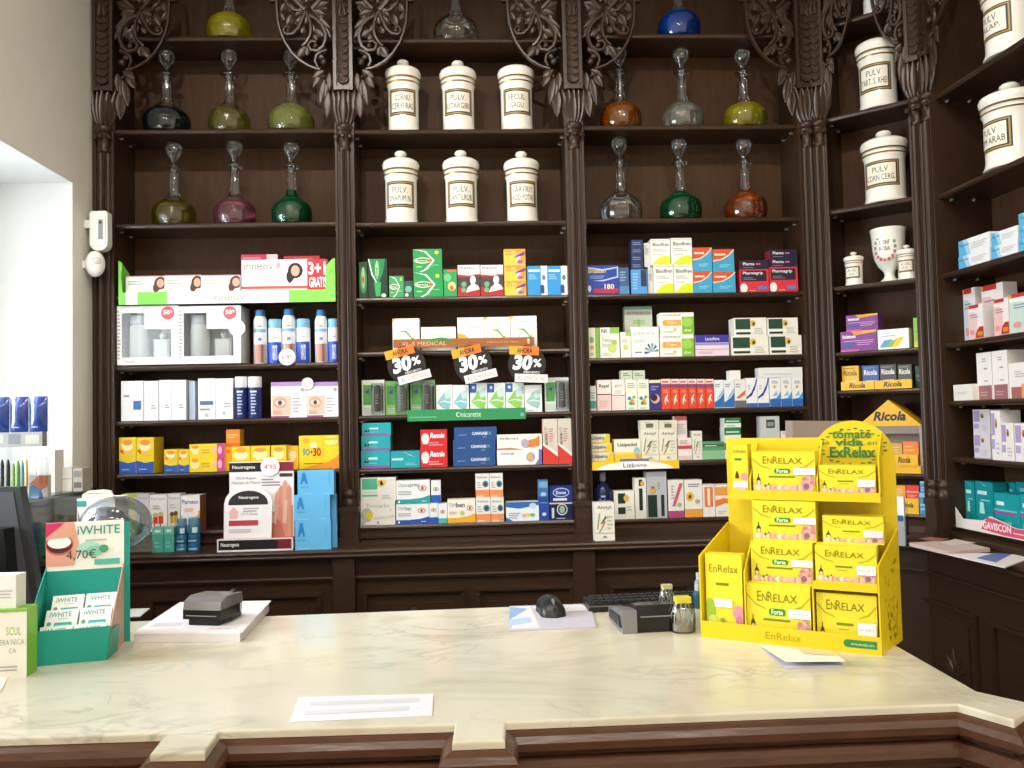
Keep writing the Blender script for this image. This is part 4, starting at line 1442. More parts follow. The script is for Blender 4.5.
PHM = lambda a: [r(0, 0, 1, .7, 'b52a30'), p('f2f0f0', (0, .7), (.55, .66), (1, .76), (1, 1), (0, 1)), p('4a3c40', (0, .3), (1, .3), (1, .66), (.2, .6), (0, .62)), t('Pharysol', .08, .85, .72, .95, '5a5a60', .01), lines(.08, .72, .6, .8, 2, 'b8b0b0'), e(.68, .52, .13, .14, 'f4f4f2'), p('f4f4f2', (.35, .12), (.98, .22), (.9, .34), (.76, .4), (.76, .5), (.6, .5), (.6, .38), (.45, .28)), p('b52a30', (0, 0), (1, 0), (1, .2), (.4, .1), (0, .1)), e(.27, .38, .12, .09, '6fae80'), e(.25, .2, .11, .08, '6fae80')]
B(FB, [(457.8, 265, 480, 297), (480.6, 265, 503.5, 297)], .06, 'efeeee', PHM, ['white and red bust silhouette carton beside the flower carton', 'white and red bust silhouette carton beside the orange stack'], 'white and red throat cartons')
ORN = lambda a: [p('f4c848', (0, 0), (1, 0), (.5, .9), (0, .9)), t('GTS', .07, .62, .33, .88, 'd8702c', .02), lines(.35, .66, .95, .86, 1, 'e8a080'), p('7a3a8a', (.45, .45), (.95, .62), (.98, .85), (.6, .62)), e(.75, .22, .14, .12, 'a85a9a'), p('f8ecd8', (.5, .1), (.8, .55), (.6, .5))]
B(FB, [(504.5, 281, 526.5, 297), (504.2, 265.5, 526, 281), (503.8, 249, 525.5, 265.5)], .07, 'ea9a34', ORN, ['orange purple-ribbon carton at the bottom of its stack', 'orange purple-ribbon carton in the middle of its stack', 'orange purple-ribbon carton on top of its stack'], 'orange cartons stacked three high')
SLB = lambda a: [r(0, .0, .68, 1, '2b95d8'), r(.05, .8, .62, .88, 'e8f4fc'), lines(.06, .55, .6, .75, 3, '8cc8ee'), p('2a4a80', (.64, .06), (.84, .06), (.84, .3), (.78, .36), (.7, .36), (.64, .3)), e(.82, .6, .09, .09, '5f7f94'), r(.7, .36, .8, .44, 'f4f4f4')]
B(FB, [(527.5, 266, 547.4, 297), (547.6, 266, 567.8, 297)], .06, 'f2f4f5', SLB, ['blue and white nasal carton beside the orange stack', 'blue and white nasal carton at the pilaster'], 'blue and white nasal cartons')

# ---- second bay, second row (slimming cartons) and its brown strip
XLS = lambda a: [p('f0c030', (0, .88), (.12, 1), (0, 1)), lines(.2, .82, .8, .9, 1, 'cfcfc4'), r(0, .64, 1, .655, 'd8d8cc'), e(.22, .42, .13, .15, 'd8c8a8'), e(.22, .42, .1, .115, 'fbfbf6'), p('6faf50', (.2, .62), (.5, .56), (.7, .38), (.66, .36), (.78, .28), (.8, .42), (.74, .4), (.52, .62)), e(.8, .5, .08, .08, 'e0e0d4')]
B(FB, [(392.5, 318.5, 419.5, 350), (484.4, 317, 510.4, 350), (510.6, 316, 537, 350)], .06, 'f8f7f0', XLS, ['white green-arrow carton standing alone at the end of the row', 'white green-arrow carton beside the orange half disc carton', 'white green-arrow carton over the lettering PÉRDIDA DE PESO'], 'white slimming cartons with green arrow')
B(FB, (421, 327, 456, 350), .06, 'f8f6ee', [t('XL-S MEDICAL', .12, .6, .88, .74, 'd8b8a0'), lines(.2, .4, .8, .5, 1, 'd8d8c8')], 'low wide white carton lettered XL-S MEDICAL')
B(FB, (457.4, 317.5, 484.2, 350), .06, 'f8f5ea', lambda a: [t('MEDICAL', .3, .8, .9, .88, 'd8c8a0'), lines(.4, .68, .9, .74, 1, 'd8c8b0'), p('f0b440', (0, .2), (0, .52), (.25, .48), (.5, .3), (.58, .2))], 'white carton with an orange half disc')
su0, sz0 = FB.hit(393.3, 348, -.014)
su1, sz1 = FB.hit(534.3, 337, -.014)
m = MB()
Ws, Hs = su1 - su0, sz1 - sz0
m.box(0, Ws, 0, .002, 0, Hs, card('a2602e'))
arcp = [(.18, .6), (.25, 1.0), (.33, 1.15), (.38, 1.05), (.43, .4), (.36, .7)]
print_on(m, [p('3f8a4a', *[(a * .9 + .04, min(b, 1.15)) for a, b in arcp]), t('XL-S MEDICAL', .055, .22, .375, .68, 'e4c8a8'), t('PÉRDIDA DE PESO', .665, .38, .89, .62, 'd8b090'), r(.95, .2, .965, .8, 'f0e0cc')], 0, Ws, 0, Hs)
tag(m.build('shelf_strip', None, FB.w(su0, -.014, sz0)), 'brown cardboard shelf strip lettered MEDICAL', 'shelf strip')


def promo(cx, cy, rp, tilt, label):
    u, z = FB.hit(cx, cy, -.02)
    R = rp * K
    root = tag(put('discount_tag', None, None, FB.w(u, -.02, z), rot=(0, -tilt, 0)), label, 'discount tag', None)
    m = MB()
    n = 36
    m.slab([(R * math.cos(2 * math.pi * i / n), R * math.sin(2 * math.pi * i / n)) for i in range(n)], 0, .0015, card('1d1b1c'))
    print_on(m, [t('30', .12, .34, .64, .76, 'ffffff', .05, .15), t('%', .66, .44, .88, .66, 'ffffff', .03), t('DESCUENTO', .42, .27, .84, .33, 'e8e8e8', .02)], -R, R, -R, R)
    m.build('disc', root)
    m = MB()
    m.box(-R * .95, R * .6, -.003, -.0018, R * .50, R * .95, card('e9792c'))
    print_on(m, [r(0, 0, .45, 1, 'f2a632'), t('AHORA', .26, .2, .78, .82, '3a2418', .02)], -R * .95, R * .6, R * .5, R * .95, -.003)
    m.build('orange_strip', root)
    m = MB()
    m.box(-R * .62, R * 1.1, -.003, -.0018, -R * .93, -R * .50, card('f4f2ee'))
    print_on(m, [t('XL-S', .08, .25, .34, .75, '6a6a6a'), t('MEDICAL', .38, .25, .92, .75, 'c89a86')], -R * .62, R * 1.1, -R * .93, -R * .5, -.003)
    m.build('white_strip', root)
    MB().box(-.004, .004, -.002, .004, R * .9, R * 1.25, CLEAR).build('hanger', root)
    return root


promo(406.5, 365, 19, RAD(14), 'round black 30% tag hanging tilted at the end of the brown strip lettered MEDICAL')
promo(473, 364, 19, RAD(13), 'round black 30% tag hanging tilted at the middle of the brown strip')
promo(527, 364.5, 19, RAD(-3), 'round black 30% tag hanging nearly level under PÉRDIDA DE PESO')

# ---- second bay, third row (blister packs and gum cartons)
def blister(x0, x1, y0, y1, back, dev, label, slant=0):
    u0, u1 = FB.hit(x0, y1, .03)[0], FB.hit(x1, y1, .03)[0]
    xm = (x0 + x1) / 2
    z0, z1 = FB.hit(xm, y1, .03)[1], FB.hit(xm, y0, .03)[1]
    z0 = support(FB, u0, u1, .02, .06, z0) or z0
    w_, h = u1 - u0 - .001, z1 - z0
    root = tag(put('blister_pack', None, None, FB.w((u0 + u1) / 2, .03, z0 + .00015)), label, 'blister pack')
    m = MB()
    m.box(-w_ / 2, w_ / 2, 0, .002, 0, h, card(back), 0)
    print_on(m, [p('4f9a48', (.06, .3), (.06, .86), (.5, .86), (.44, .66), (.4, .3)), p('3a4a9a', (.1, .66), (.3, .6), (.34, .76)), lines(.08, .06, .5, .24, 3, 'b8c8b0')], -w_ / 2, w_ / 2, 0, h)
    m.build('backing_card', root)
    m = MB()
    m.lathe(smooth_prof([(0, .10 * h), (.011, .12 * h), (.013, .2 * h), (.013, .74 * h), (.010, .83 * h), (0, .85 * h)], 2), 16, plain(dev, .35), (w_ * .2, -.014, 0))
    print_on(m, lines(0, .3, 1, .7, 4, 'aab0b4', .3), w_ * .2 - .006, w_ * .2 + .006, .1 * h, .85 * h, -.0272)
    m.build('inhaler', root)
    m = MB()
    m.box(-w_ * .06, w_ * .46, -.03, -.0004, .05 * h, .9 * h, CLEAR, .008)
    m.build('blister', root)
    return root


blister(362, 385, 380, 413.5, 'd6dad2', '26282a', 'blister pack with black inhaler on a pale grey card')
blister(385.6, 409, 381, 413, '7fb868', '7a8288', 'blister pack with silver inhaler on a green card')
blister(410.6, 435.5, 380, 412.5, '86a884', '3a3e40', 'blister pack with dark inhaler on a grey-green card')
blister(545, 569.5, 377.5, 410, 'd8dcdc', '3c4248', 'blister pack with dark inhaler next to the pilaster')
NIC = lambda c: (lambda a: [p(c, (.05, .38), (.5, .75), (.92, .86), (.9, .3), (.8, .12), (.4, .2)), p('e4f0ee', (.05, .38), (.5, .42), (.92, .36), (.9, .4), (.5, .46)), p('c4dcd8', (.5, .75), (.92, .86), (.9, .55), (.6, .5)), lines(.1, .05, .6, .1, 1, 'b0c8c4')])
NIB = lambda a: [p('2f66b8', (0, .68), (.38, .68), (.38, .98), (0, .98)), e(.2, .85, .08, .05, 'e8f0f8')] + NIC('8fc860')(a)
B(FB, [(436, 385, 452.3, 413), (452.5, 385, 469, 413)], .05, 'f6f7f6', NIC('8cc0c8'), ['white gum carton with blue fin next to a blister pack', 'white gum carton with blue fin next to the green-finned ones'], 'white gum cartons with blue fin', sb=.018)
B(FB, [(470, 383, 487.3, 413), (487.6, 383, 505.4, 413), (505.8, 382.5, 524, 413)], .05, 'e9f2ec', NIB, ['white gum carton with green fin next to the blue-finned ones', 'white gum carton with green fin between two alike', 'white gum carton with green fin next to the grey-green-finned one'], 'white gum cartons with green fin', sb=.018)
B(FB, (524.5, 385, 542, 412), .05, 'f4f6f5', NIC('9ac4b8'), 'white gum carton with grey-green fin beside a blister pack', sb=.018)
nu0, nz0 = FB.hit(407.5, 421.5, -.012)
nu1, nz1 = FB.hit(525.5, 407.5, -.012)
m = MB()
m.box(0, nu1 - nu0, 0, .002, 0, nz1 - nz0, card('2f8f58'))
print_on(m, [e(.43, .5, .02, .22, 'c8e8d0'), e(.433, .5, .013, .16, '2f8f58'), t('nicorette', .455, .28, .62, .74, 'd8f2e4'), lines(.02, .3, .3, .5, 1, '6fc08c'), e(.97, .4, .016, .18, '7fa8c8')], 0, nu1 - nu0, 0, nz1 - nz0)
tag(m.build('shelf_strip', None, FB.w(nu0, -.012, nz0)), 'green cardboard shelf strip lettered nicorette', 'shelf strip')

# ---- second bay, fourth row
TEA = lambda a: [r(0, 0, 1, .16, '8a5aa0'), lines(.25, .5, .75, .66, 1, 'c8eef0', .8), lines(.1, .28, .6, .36, 1, '7fd0d8'), p('143a44', (.08, .3), (.14, .5), (.2, .32), (.24, .5), (.27, .3))]
B(FB, [(361, 450.8, 390, 467.5), (361.3, 435.8, 390.5, 450.8), (361.8, 421, 391, 435.8)], .08, '1fa5ae', TEA, ['teal antacid carton at the bottom of its stack', 'teal antacid carton in the middle of its stack', 'teal antacid carton on top of its stack'], 'teal antacid cartons')
B(FB, (390.4, 451, 420, 467.5), .08, '1fa0ac', [p('f0fafa', (.4, .98), (.62, .8), (.85, .62), (.66, .74)), lines(.05, .45, .5, .6, 1, 'c8eef0', .8), lines(.5, .15, .95, .35, 2, '7fd0d8')], 'single teal carton with a white streak')
REN = lambda a: [e(.18, .5, .15, .3, 'f4d8da'), r(.08, .2, .26, .45, 'f4f0f0'), t('Rennie', .36, .52, .9, .82, 'ffffff', .03, .2), lines(.3, .12, .9, .36, 2, 'e8a0a0')]
B(FB, [(420.4, 447.6, 447.5, 467), (420.4, 429.5, 447.2, 447.6)], .07, 'd4222f', REN, ['lower red antacid carton lettered Rennie', 'upper red antacid carton lettered Rennie'], 'red Rennie cartons')
CAN = lambda a: [t('CANNABI', .42, .38, .78, .62, 'f4f6fa', .015), t('X', .79, .38, .88, .62, '5fb8a0', .015), lines(.1, .38, .35, .48, 1, '8fa8d0'), lines(.66, .2, .8, .28, 1, 'a8bcdc')]
B(FB, [(453, 453, 495.6, 466.5), (453, 440, 495.6, 453), (454, 427, 496.8, 440)], .07, '24508e', CAN, ['lowest navy carton lettered CANNABIX', 'middle navy carton lettered CANNABIX', 'topmost navy carton lettered CANNABIX'], 'navy CANNABIX cartons')
B(FB, (497, 449.7, 542, 466), .07, 'f3f1ee', lambda a: [r(.93, 0, 1, 1, '6a70b8'), p('7078b8', (.85, 0), (.93, 0), (.93, .4)), e(.75, .5, .1, .32, 'a8a8c8'), e(.74, .5, .06, .22, 'e8b060'), t('Actirub', .08, .68, .38, .84, '5a5a6a'), p('f4f1ee', (.1, .1), (.5, .3), (.4, .1))], 'white carton with violet end, lower of two')
B(FB, (497, 434.3, 542, 449.7), .07, 'f3f0ec', lambda a: [p('e8813a', (.6, .1), (.95, .2), (.95, .9), (.85, .7), (.7, .6)), e(.62, .42, .09, .28, 'b8a8c0'), t('Artibreed', .06, .66, .46, .84, '5a5a6a'), p('c8885c', (0, 0), (.6, 0), (.3, .14), (0, .1))], 'white carton with orange splash, upper of two')
REF = lambda a: [p('dc3a34', (0, 0), (1, 0), (1, .16), (0, .42)), p('f4ece4', (0, .42), (1, .16), (1, .24), (0, .48)), t('Reflex', .14, .42, .34, .82, '3a3a3a', .0, 0), lines(.4, .5, .72, .82, 6, 'c05a50', .3)]
B(FB, [(542.7, 418, 557.8, 465), (558, 417.5, 572.3, 464)], .05, 'd6cdbf', REF, ['tall beige carton with red foot beside the white splash cartons', 'tall beige carton with red foot at the pilaster'], 'tall beige and red spray cartons', sb=.01, side='b83430')

# ---- second bay, bottom row
B(FB, (359.7, 501.2, 395.3, 526.5), .08, 'eceae4', lambda a: [t('Finocarbo', .18, .72, .85, .9, 'a8b0a4'), e(.18, .42, .17, .3, 'b8bcb8'), e(.26, .4, .1, .17, 'e8c832'), p('d6d8d0', (.3, .3), (1, .42), (1, .3), (.4, .22)), e(.08, .12, .06, .1, 'b8c8b8'), e(.5, .1, .04, .05, '9aa89a'), p('b8bcb4', (.85, .6), (.9, .72), (.88, .55))], 'off-white carton with a yellow daisy print')
B(FB, (360.5, 477.5, 396, 501), .08, 'ebe9e2', lambda a: [r(.04, .5, .48, .96, '4fbd9a'), r(.04, .2, .48, .28, '5fc4a4'), t('NeoBianacid', .06, .33, .46, .44, 'a8d8c8'), e(.58, .76, .12, .15, 'eac040'), e(.6, .76, .05, .1, '3a3020'), e(.68, .82, .06, .08, 'f0d070'), lines(.6, .1, .9, .3, 2, 'c8ccc4')], 'off-white carton with mint green square')
OPT = lambda top_, bot, txt: (lambda a: [p(bot, (0, 0), (1, 0), (1, .36), (.75, .25), (.4, .2), (0, .2)), t(txt[0], .06, .68, .06 + .056 * len(txt[0]), .88, '8a96a0'), t(txt[1], .07 + .056 * len(txt[0]), .68, .07 + .056 * (len(txt[0]) + len(txt[1])), .88, '3a4a70'), lines(.06, .4, .6, .6, 2, 'a8b4bc'), eye(.78, .66, .13, .13), e(.08, .1, .03, .05, 'ffffff'), lines(.76, .1, .94, .16, 1, 'e8f0f8')])
B(FB, (396.2, 504, 429, 526), .07, 'f2f4f6', OPT(0, '2456b8', ('Opti', 'ben')), 'white eye-drop carton with royal blue wave')
B(FB, (396.2, 480.3, 430, 504), .07, 'f1f4f5', OPT(0, '22a4a4', ('Optic', 'spring')), 'white eye-drop carton with teal wave')
B(FB, (429.2, 503, 438, 525.5), .05, 'e8eef2', lambda a: [r(0, 0, 1, .3, '2a5ab8'), eye(.5, .66, .35, .1)], 'slim white carton with blue foot and eye')
B(FB, (438.2, 503.5, 447.3, 525.5), .05, 'eaf0f0', lambda a: [r(0, 0, 1, .25, '52b4b0'), eye(.5, .58, .3, .1)], 'slim white carton with aqua foot and eye')
B(FB, (431, 480.5, 440.8, 503.2), .04, 'e8eef2', lambda a: [r(0, 0, 1, .35, '2a5ab8'), eye(.5, .62, .32, .1)], 'slim white carton with blue foot and eye standing on another', sb=.016)
B(FB, (447.5, 499.5, 475.6, 525), .06, 'f3efe4', lambda a: [p('eeb02c', (0, 0), (1, 0), (1, .4), (.7, .26), (.4, .22), (0, .22)), t('Opti', .05, .66, .3, .88, '8a96a0'), t('ben', .31, .66, .62, .88, '3a4a70', .015), eye(.8, .62, .12, .13), e(.52, .42, .08, .1, 'b8d070'), lines(.06, .38, .4, .52, 2, 'd8b070')], 'white eye-drop carton with amber wave')
ORE = lambda a: [r(0, .02, 1, .32, 'e8935a'), lines(.1, .04, .8, .12, 1, 'f8dcc8'), t('Retinox', .12, .8, .85, .9, '5a7a7a'), e(.72, .56, .22, .14, '5a7f98'), e(.72, .56, .1, .08, '2a3440'), lines(.1, .4, .45, .7, 3, 'b0b8b8')]
B(FB, [(476, 497.5, 490.8, 524), (491, 497.5, 504, 523.5), (475.4, 473.6, 489.4, 497.5), (489.6, 473.3, 503, 497.5)], .05, 'eeece6', ORE, ['lower orange-footed eye carton beside the amber wave carton', 'lower orange-footed eye carton beside the flower print carton', 'upper orange-footed eye carton over the amber wave side', 'upper orange-footed eye carton over the flower print side'], 'white and orange cartons in a two-by-two block')
B(FB, (506, 502, 539, 523), .06, 'e8eef4', lambda a: [p('2f6ab4', (0, .75), (.4, .65), (1, .82), (1, 1), (0, 1)), e(.82, .78, .11, .16, 'c8d8ec'), e(.56, .28, .08, .1, 'e8a0b0'), e(.66, .3, .08, .1, 'e8d060'), e(.8, .3, .08, .1, '7ab080'), lines(.08, .15, .45, .5, 3, 'a8b4c0'), p('2f6ab4', (0, 0), (.2, 0), (0, .2))], 'white and blue carton with coloured flowers')
B(FB, (539.2, 500.3, 549.2, 522.5), .05, '26489e', lambda a: [e(.5, .3, .22, .09, 'c8d8f4'), r(.1, .85, .9, .9, '6f94d4')], 'slim royal blue carton, lower of two')
B(FB, (538.3, 480, 548.2, 500.3), .05, '3f74b4', lambda a: [r(.05, .62, .95, .92, '7fa8c8'), e(.5, .3, .3, .1, 'a8c8e8'), r(0, 0, 1, .18, '284a8a')], 'slim blue carton with grey-blue band, upper of two')
B(FB, (549.4, 502.6, 572.8, 521.5), .06, '171f4c', lambda a: [e(.55, .6, .23, .34, 'd8dce0'), e(.55, .6, .19, .28, '1c2450'), e(.55, .6, .12, .22, '9ab8a0'), r(.1, .1, .2, .7, 'c8d0dc'), lines(.3, .06, .85, .16, 1, 'b0b8cc'), r(0, .92, 1, 1, 'd8c890')], 'navy condom carton with pale ring, lower of two')
B(FB, (549.4, 485.8, 572.8, 502.6), .06, '1a2e78', lambda a: [e(.5, .6, .36, .28, 'c8d4ec'), e(.5, .6, .33, .23, '22408e'), t('Durex', .28, .5, .72, .7, 'e8eef8', .02), lines(.15, .12, .88, .3, 1, 'd8dcec', .8)], 'navy carton with oval badge, upper of two')

# ---- third bay, first row
B(FB, (586.3, 265.5, 618.8, 294), .06, '2340a0', lambda a: [p('b8c8f0', (.05, .9), (.5, .82), (.95, .9), (.95, .62), (.5, .5), (.2, .48), (.5, .45), (.99, .58), (.99, .95), (.5, .87), (.05, .95)), t('Bilaxten', .06, .74, .6, .9, 'e8d860', .01), lines(.1, .55, .6, .68, 2, '8fa0d8'), r(.2, .05, .98, .2, 'b82a48'), t('180', .55, .18, .85, .36, 'f0e8c0', .02), e(.08, .2, .05, .12, 'd0dcf4')], 'royal blue carton with pale loop and red foot')
B(FB, (619, 267.5, 629, 293.5), .05, '3a5a86', lambda a: [lines(.1, .5, .9, .9, 4, '8aa8c8'), r(0, 0, 1, .3, '4f86b4')], 'slate blue carton beside the pale loop carton')
B(FB, [(631, 269.5, 647.5, 293)], .05, '4f98d8', lambda a: [r(.6, .3, .95, .98, '28324c'), lines(.1, .2, .5, .9, 6, '8fc4ec')], 'sky blue carton with dark panel, under the navy ones')
B(FB, [(631.2, 262, 643, 269.5), (631.2, 254.5, 643, 262), (631.2, 247, 643, 254.5), (631.2, 239.8, 643, 247)], .05, '1c2c58', lambda a: [lines(.1, .3, .9, .8, 2, '6f86b4')], ['lowest flat navy carton of the stack of four', 'second lowest flat navy carton of the stack of four', 'second highest flat navy carton of the stack of four', 'topmost flat navy carton of the stack of four'], 'flat navy cartons stacked four high')
BIS = lambda a: [t('Bisolfren', .1, .72, .95, .86, '6a6a6c', .02), lines(.1, .52, .8, .66, 2, 'b4b4b0'), lines(.1, .38, .9, .46, 1, 'c8c8c4'), p('d8e822', (0, .02), (.9, .02), (1, .1), (1, .3), (.8, .36), (.45, .3), (.2, .14)), r(.0, .93, 1, .97, 'd8d8d0')]
B(FB, [(654, 265, 673.6, 293.5), (674, 265, 693, 293.5), (650.8, 239, 670.4, 265), (671, 238, 692, 265)], .07, 'f1f1ea', BIS, ['lower white Bisolfren carton beside the sky blue carton', 'lower white Bisolfren carton touching the orange and blue ones', 'upper white Bisolfren carton beside the navy stack', 'upper white Bisolfren carton touching the orange and blue ones'], 'white Bisolfren cartons')
B(FB, [(648, 267, 653.6, 293), (644, 243, 650.4, 267)], .05, 'eaeae4', lambda a: [t('Bisolfren', .2, .5, .7, .9, '9a9a98')], ['lower narrow white carton end beside the lime wave cartons', 'upper narrow white carton end beside the lime wave cartons'], 'white cartons seen end on', sb=.04)
PAR = lambda a: [r(0, 0, 1, 1, '3fa0c8'), p('d4532c', (0, .5), (.4, .56), (.75, .75), (1, 1), (0, 1)), p('f4e0c8', (0, .46), (.42, .52), (.78, .72), (1, .94), (1, 1), (.74, .76), (.4, .57), (0, .51)), lines(.08, .72, .6, .84, 1, 'f4d8c8', .7), lines(.3, .2, .9, .36, 2, '8cd0e8')]
B(FB, [(693.4, 271.3, 712.3, 293), (712.8, 271.8, 735.6, 293), (692.6, 247.5, 712, 271.3), (712.6, 249.2, 734.2, 271.8)], .07, '3c9cc6', PAR, ['lower orange and blue carton touching the lime wave one', 'lower orange and blue carton on the flu carton side', 'upper orange and blue carton touching the lime wave one', 'upper orange and blue carton on the flu carton side'], 'orange and blue cartons in a two-by-two block')
PGR = lambda a: [r(.04, .48, .92, .94, '241c34'), t('Pharmagrip', .1, .74, .8, .9, 'f0e8ec', .02), lines(.1, .54, .6, .68, 2, '8a7a90'), e(.12, .18, .13, .2, 'f8ece8'), r(.6, .1, .92, .26, '6a78c0'), lines(.3, .05, .55, .12, 1, 'f4b0a8')]
PGD = lambda a: [t('Pharma', .1, .45, .5, .78, 'f0e8ec', .02), lines(.55, .5, .8, .7, 1, 'c86a80', .8), lines(.1, .15, .6, .3, 1, '8a7a90')]
B(FB, [(740, 269.3, 769, 292.5), (769.6, 267, 798, 291.5)], .07, 'd8323e', PGR, ['red flu carton under a single flat black one', 'red flu carton under two flat black ones'], 'red flu cartons with black title panel')
B(FB, [(740, 260.4, 768.6, 269.3), (769.8, 258.2, 797.6, 267), (769.8, 249.6, 797.4, 258.2)], .06, '1f1a38', PGD, ['single flat black flu carton lying on a red one', 'lower of two flat black flu cartons', 'topmost flat black flu carton'], 'flat black flu cartons', side='8a2434')

# ---- third bay, second row
B(FB, (588, 327.8, 599.6, 357.5), .05, 'eef0dc', lambda a: [r(.62, 0, 1, 1, '8cb850'), e(.3, .6, .2, .1, '8ab070'), e(.3, .35, .18, .07, 'd8b840'), lines(.1, .1, .5, .2, 2, 'a8b890')], 'slim white carton with leaf-green edge')
B(FB, (600, 327.5, 619.6, 357), .05, 'f2f2ea', lambda a: [r(.5, .8, 1, 1, '8cc050'), t('NI', .08, .82, .34, .95, '4a4a48', .02), t('Nasa', .12, .52, .62, .68, '9aa89a'), t('biotic', .12, .36, .7, .5, '9aa89a'), e(.62, .3, .22, .14, 'c8d870'), e(.72, .5, .14, .1, 'a8c860'), lines(.1, .08, .6, .2, 2, 'b8c0b0')], 'white carton with lime slices and green corner', side='7fb048')
B(FB, (620.4, 332, 631, 357), .05, 'eeeee0', lambda a: [r(.5, .85, 1, 1, '9cc860'), e(.5, .4, .25, .12, 'c8d880'), lines(.15, .6, .8, .75, 2, 'b0b8a0')], 'slim cream carton with pale green corner')
B(FB, (631.2, 327, 659, 357), .05, 'eff1ee', lambda a: [t('NORMOVITAL', .06, .72, .88, .84, 'a8b8b4'), *[p('2f5a9a' if k % 2 else '4fa0a8', (.72, .18), (.72 + .26 * math.cos(RAD(k * 36)), .18 + .28 * math.sin(RAD(k * 36))), (.72 + .26 * math.cos(RAD(k * 36 + 18)), .18 + .28 * math.sin(RAD(k * 36 + 18)))) for k in range(6)], lines(.12, .14, .4, .24, 1, '8a9ab0'), lines(.1, .5, .6, .62, 2, 'ccd4d0')], 'white carton with blue star burst')
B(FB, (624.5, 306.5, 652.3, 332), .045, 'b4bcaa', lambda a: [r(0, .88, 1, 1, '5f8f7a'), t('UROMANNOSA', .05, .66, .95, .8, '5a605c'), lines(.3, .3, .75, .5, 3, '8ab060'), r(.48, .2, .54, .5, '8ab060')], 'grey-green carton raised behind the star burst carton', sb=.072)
VIT = lambda a: [t('vitanatur', .08, .84, .62, .95, '8a8a84'), r(.12, .4, .62, .66, 'f0a848'), e(.12, .53, .06, .13, 'f0a848'), t('Diges', .2, .46, .5, .6, 'f8ecd8'), r(.64, 0, 1, .8, '7fb83c'), e(.8, .55, .16, .22, '9cd050'), t('diet', .7, .12, .92, .24, 'e8f4d0', .02), e(.42, .22, .04, .07, 'f0b860'), lines(.1, .1, .4, .2, 1, 'c8c8c0')]
B(FB, [(660, 334.3, 694, 357), (660.2, 312.6, 694, 334.3)], .06, 'f3f2ea', VIT, ['lower white digestive carton with green end', 'upper white digestive carton with green end'], 'white, orange and green digestive cartons')
B(FB, (695.3, 335, 729, 356.5), .06, 'ecd8e4', lambda a: [r(0, .64, 1, 1, '3a34a0'), t('Lactoflora', .3, .74, .72, .9, 'f0ecf8', .01), r(0, .52, 1, .62, '8a94d0'), lines(.1, .12, .6, .24, 2, 'c8a8c0'), p('d890b8', (0, .3), (1, .3), (1, .33), (0, .33))], 'pale pink carton with indigo top band')
ALO = lambda a: [r(.04, .38, .5, .94, '1f4a38'), r(.04, .24, .96, .32, 'fbfaf4'), r(.06, .1, .5, .22, '2a3a34'), e(.58, .7, .09, .18, 'e8b848'), e(.6, .66, .04, .1, '5a4020'), lines(.62, .12, .9, .5, 3, 'c8c8bc')]
B(FB, [(731.3, 336.2, 768.6, 355.5), (769.4, 335.3, 801.8, 354.5), (734, 317.8, 766.6, 336.2), (767.2, 317.8, 798, 335.3)], .07, 'efece2', ALO, ['lower cream bee carton beside the pink and indigo one', 'lower cream bee carton at the pilaster', 'upper cream bee carton on the pink and indigo side', 'upper cream bee carton at the pilaster'], 'cream cartons with dark green square')

# ---- third bay, third row
B(FB, (589, 386, 596.3, 410), .05, 'dfe6e2', lambda a: [r(0, .1, 1, .4, '4fa898'), lines(.1, .5, .9, .8, 3, 'a8b8b4')], 'slim grey carton with sea-green band')
B(FB, (597, 380, 611.2, 410), .05, 'efe6e2', lambda a: [r(.0, .5, 1, .54, '8a3a3a'), t('Rayal', .15, .72, .85, .86, '4a4240', .02), r(0, .04, 1, .46, 'eacaca'), lines(.2, .12, .8, .36, 3, 'd8a8a8')], 'pale pink and white cream carton with dark title')
B(FB, (611.8, 379.5, 625.2, 410), .05, 'f0e9e4', lambda a: [r(.0, .46, 1, .49, 'b86a6a'), t('gel', .2, .74, .8, .86, 'a8a09a'), r(0, .04, 1, .44, 'f0d8d4'), lines(.2, .54, .8, .68, 2, 'd0c4bc')], 'pale pink and white cream carton with faint title')
HED = lambda a: [lines(.15, .72, .85, .92, 3, '9ab0a0'), e(.3, .38, .15, .06, '4f7fb0'), e(.55, .3, .15, .06, 'e0a030'), e(.4, .22, .15, .06, '5a9a58'), e(.7, .42, .13, .05, '7ab04a'), e(.65, .2, .1, .04, 'd87830'), lines(.2, .04, .8, .12, 1, 'b8c8b0')]
B(FB, [(625.6, 379.5, 637.2, 410), (637.4, 379.5, 649, 410)], .05, 'e8eddc', HED, ['pale green disc-print carton beside the pale pink one', 'pale green disc-print carton beside the indigo one'], 'pale green cartons with coloured discs')
B(FB, (649.2, 380, 661, 409), .05, '33357e', lambda a: [r(0, .9, 1, 1, 'e8e0c0'), e(.5, .36, .4, .16, 'd8a890'), e(.4, .4, .3, .12, '2a2440'), lines(.15, .66, .85, .84, 2, '8a90d0')], 'indigo carton with a dark printed portrait')
RED = lambda a: [r(0, .84, 1, 1, 'efd8d0'), r(.1, .88, .8, .93, 'c85040'), r(0, .72, 1, .82, '7a4a78'), p('f8e8dc', (.3, .3), (.5, .44), (.72, .5), (.6, .36), (.8, .2), (.55, .3), (.4, .12)), lines(.2, .55, .8, .66, 2, 'f0a890')]
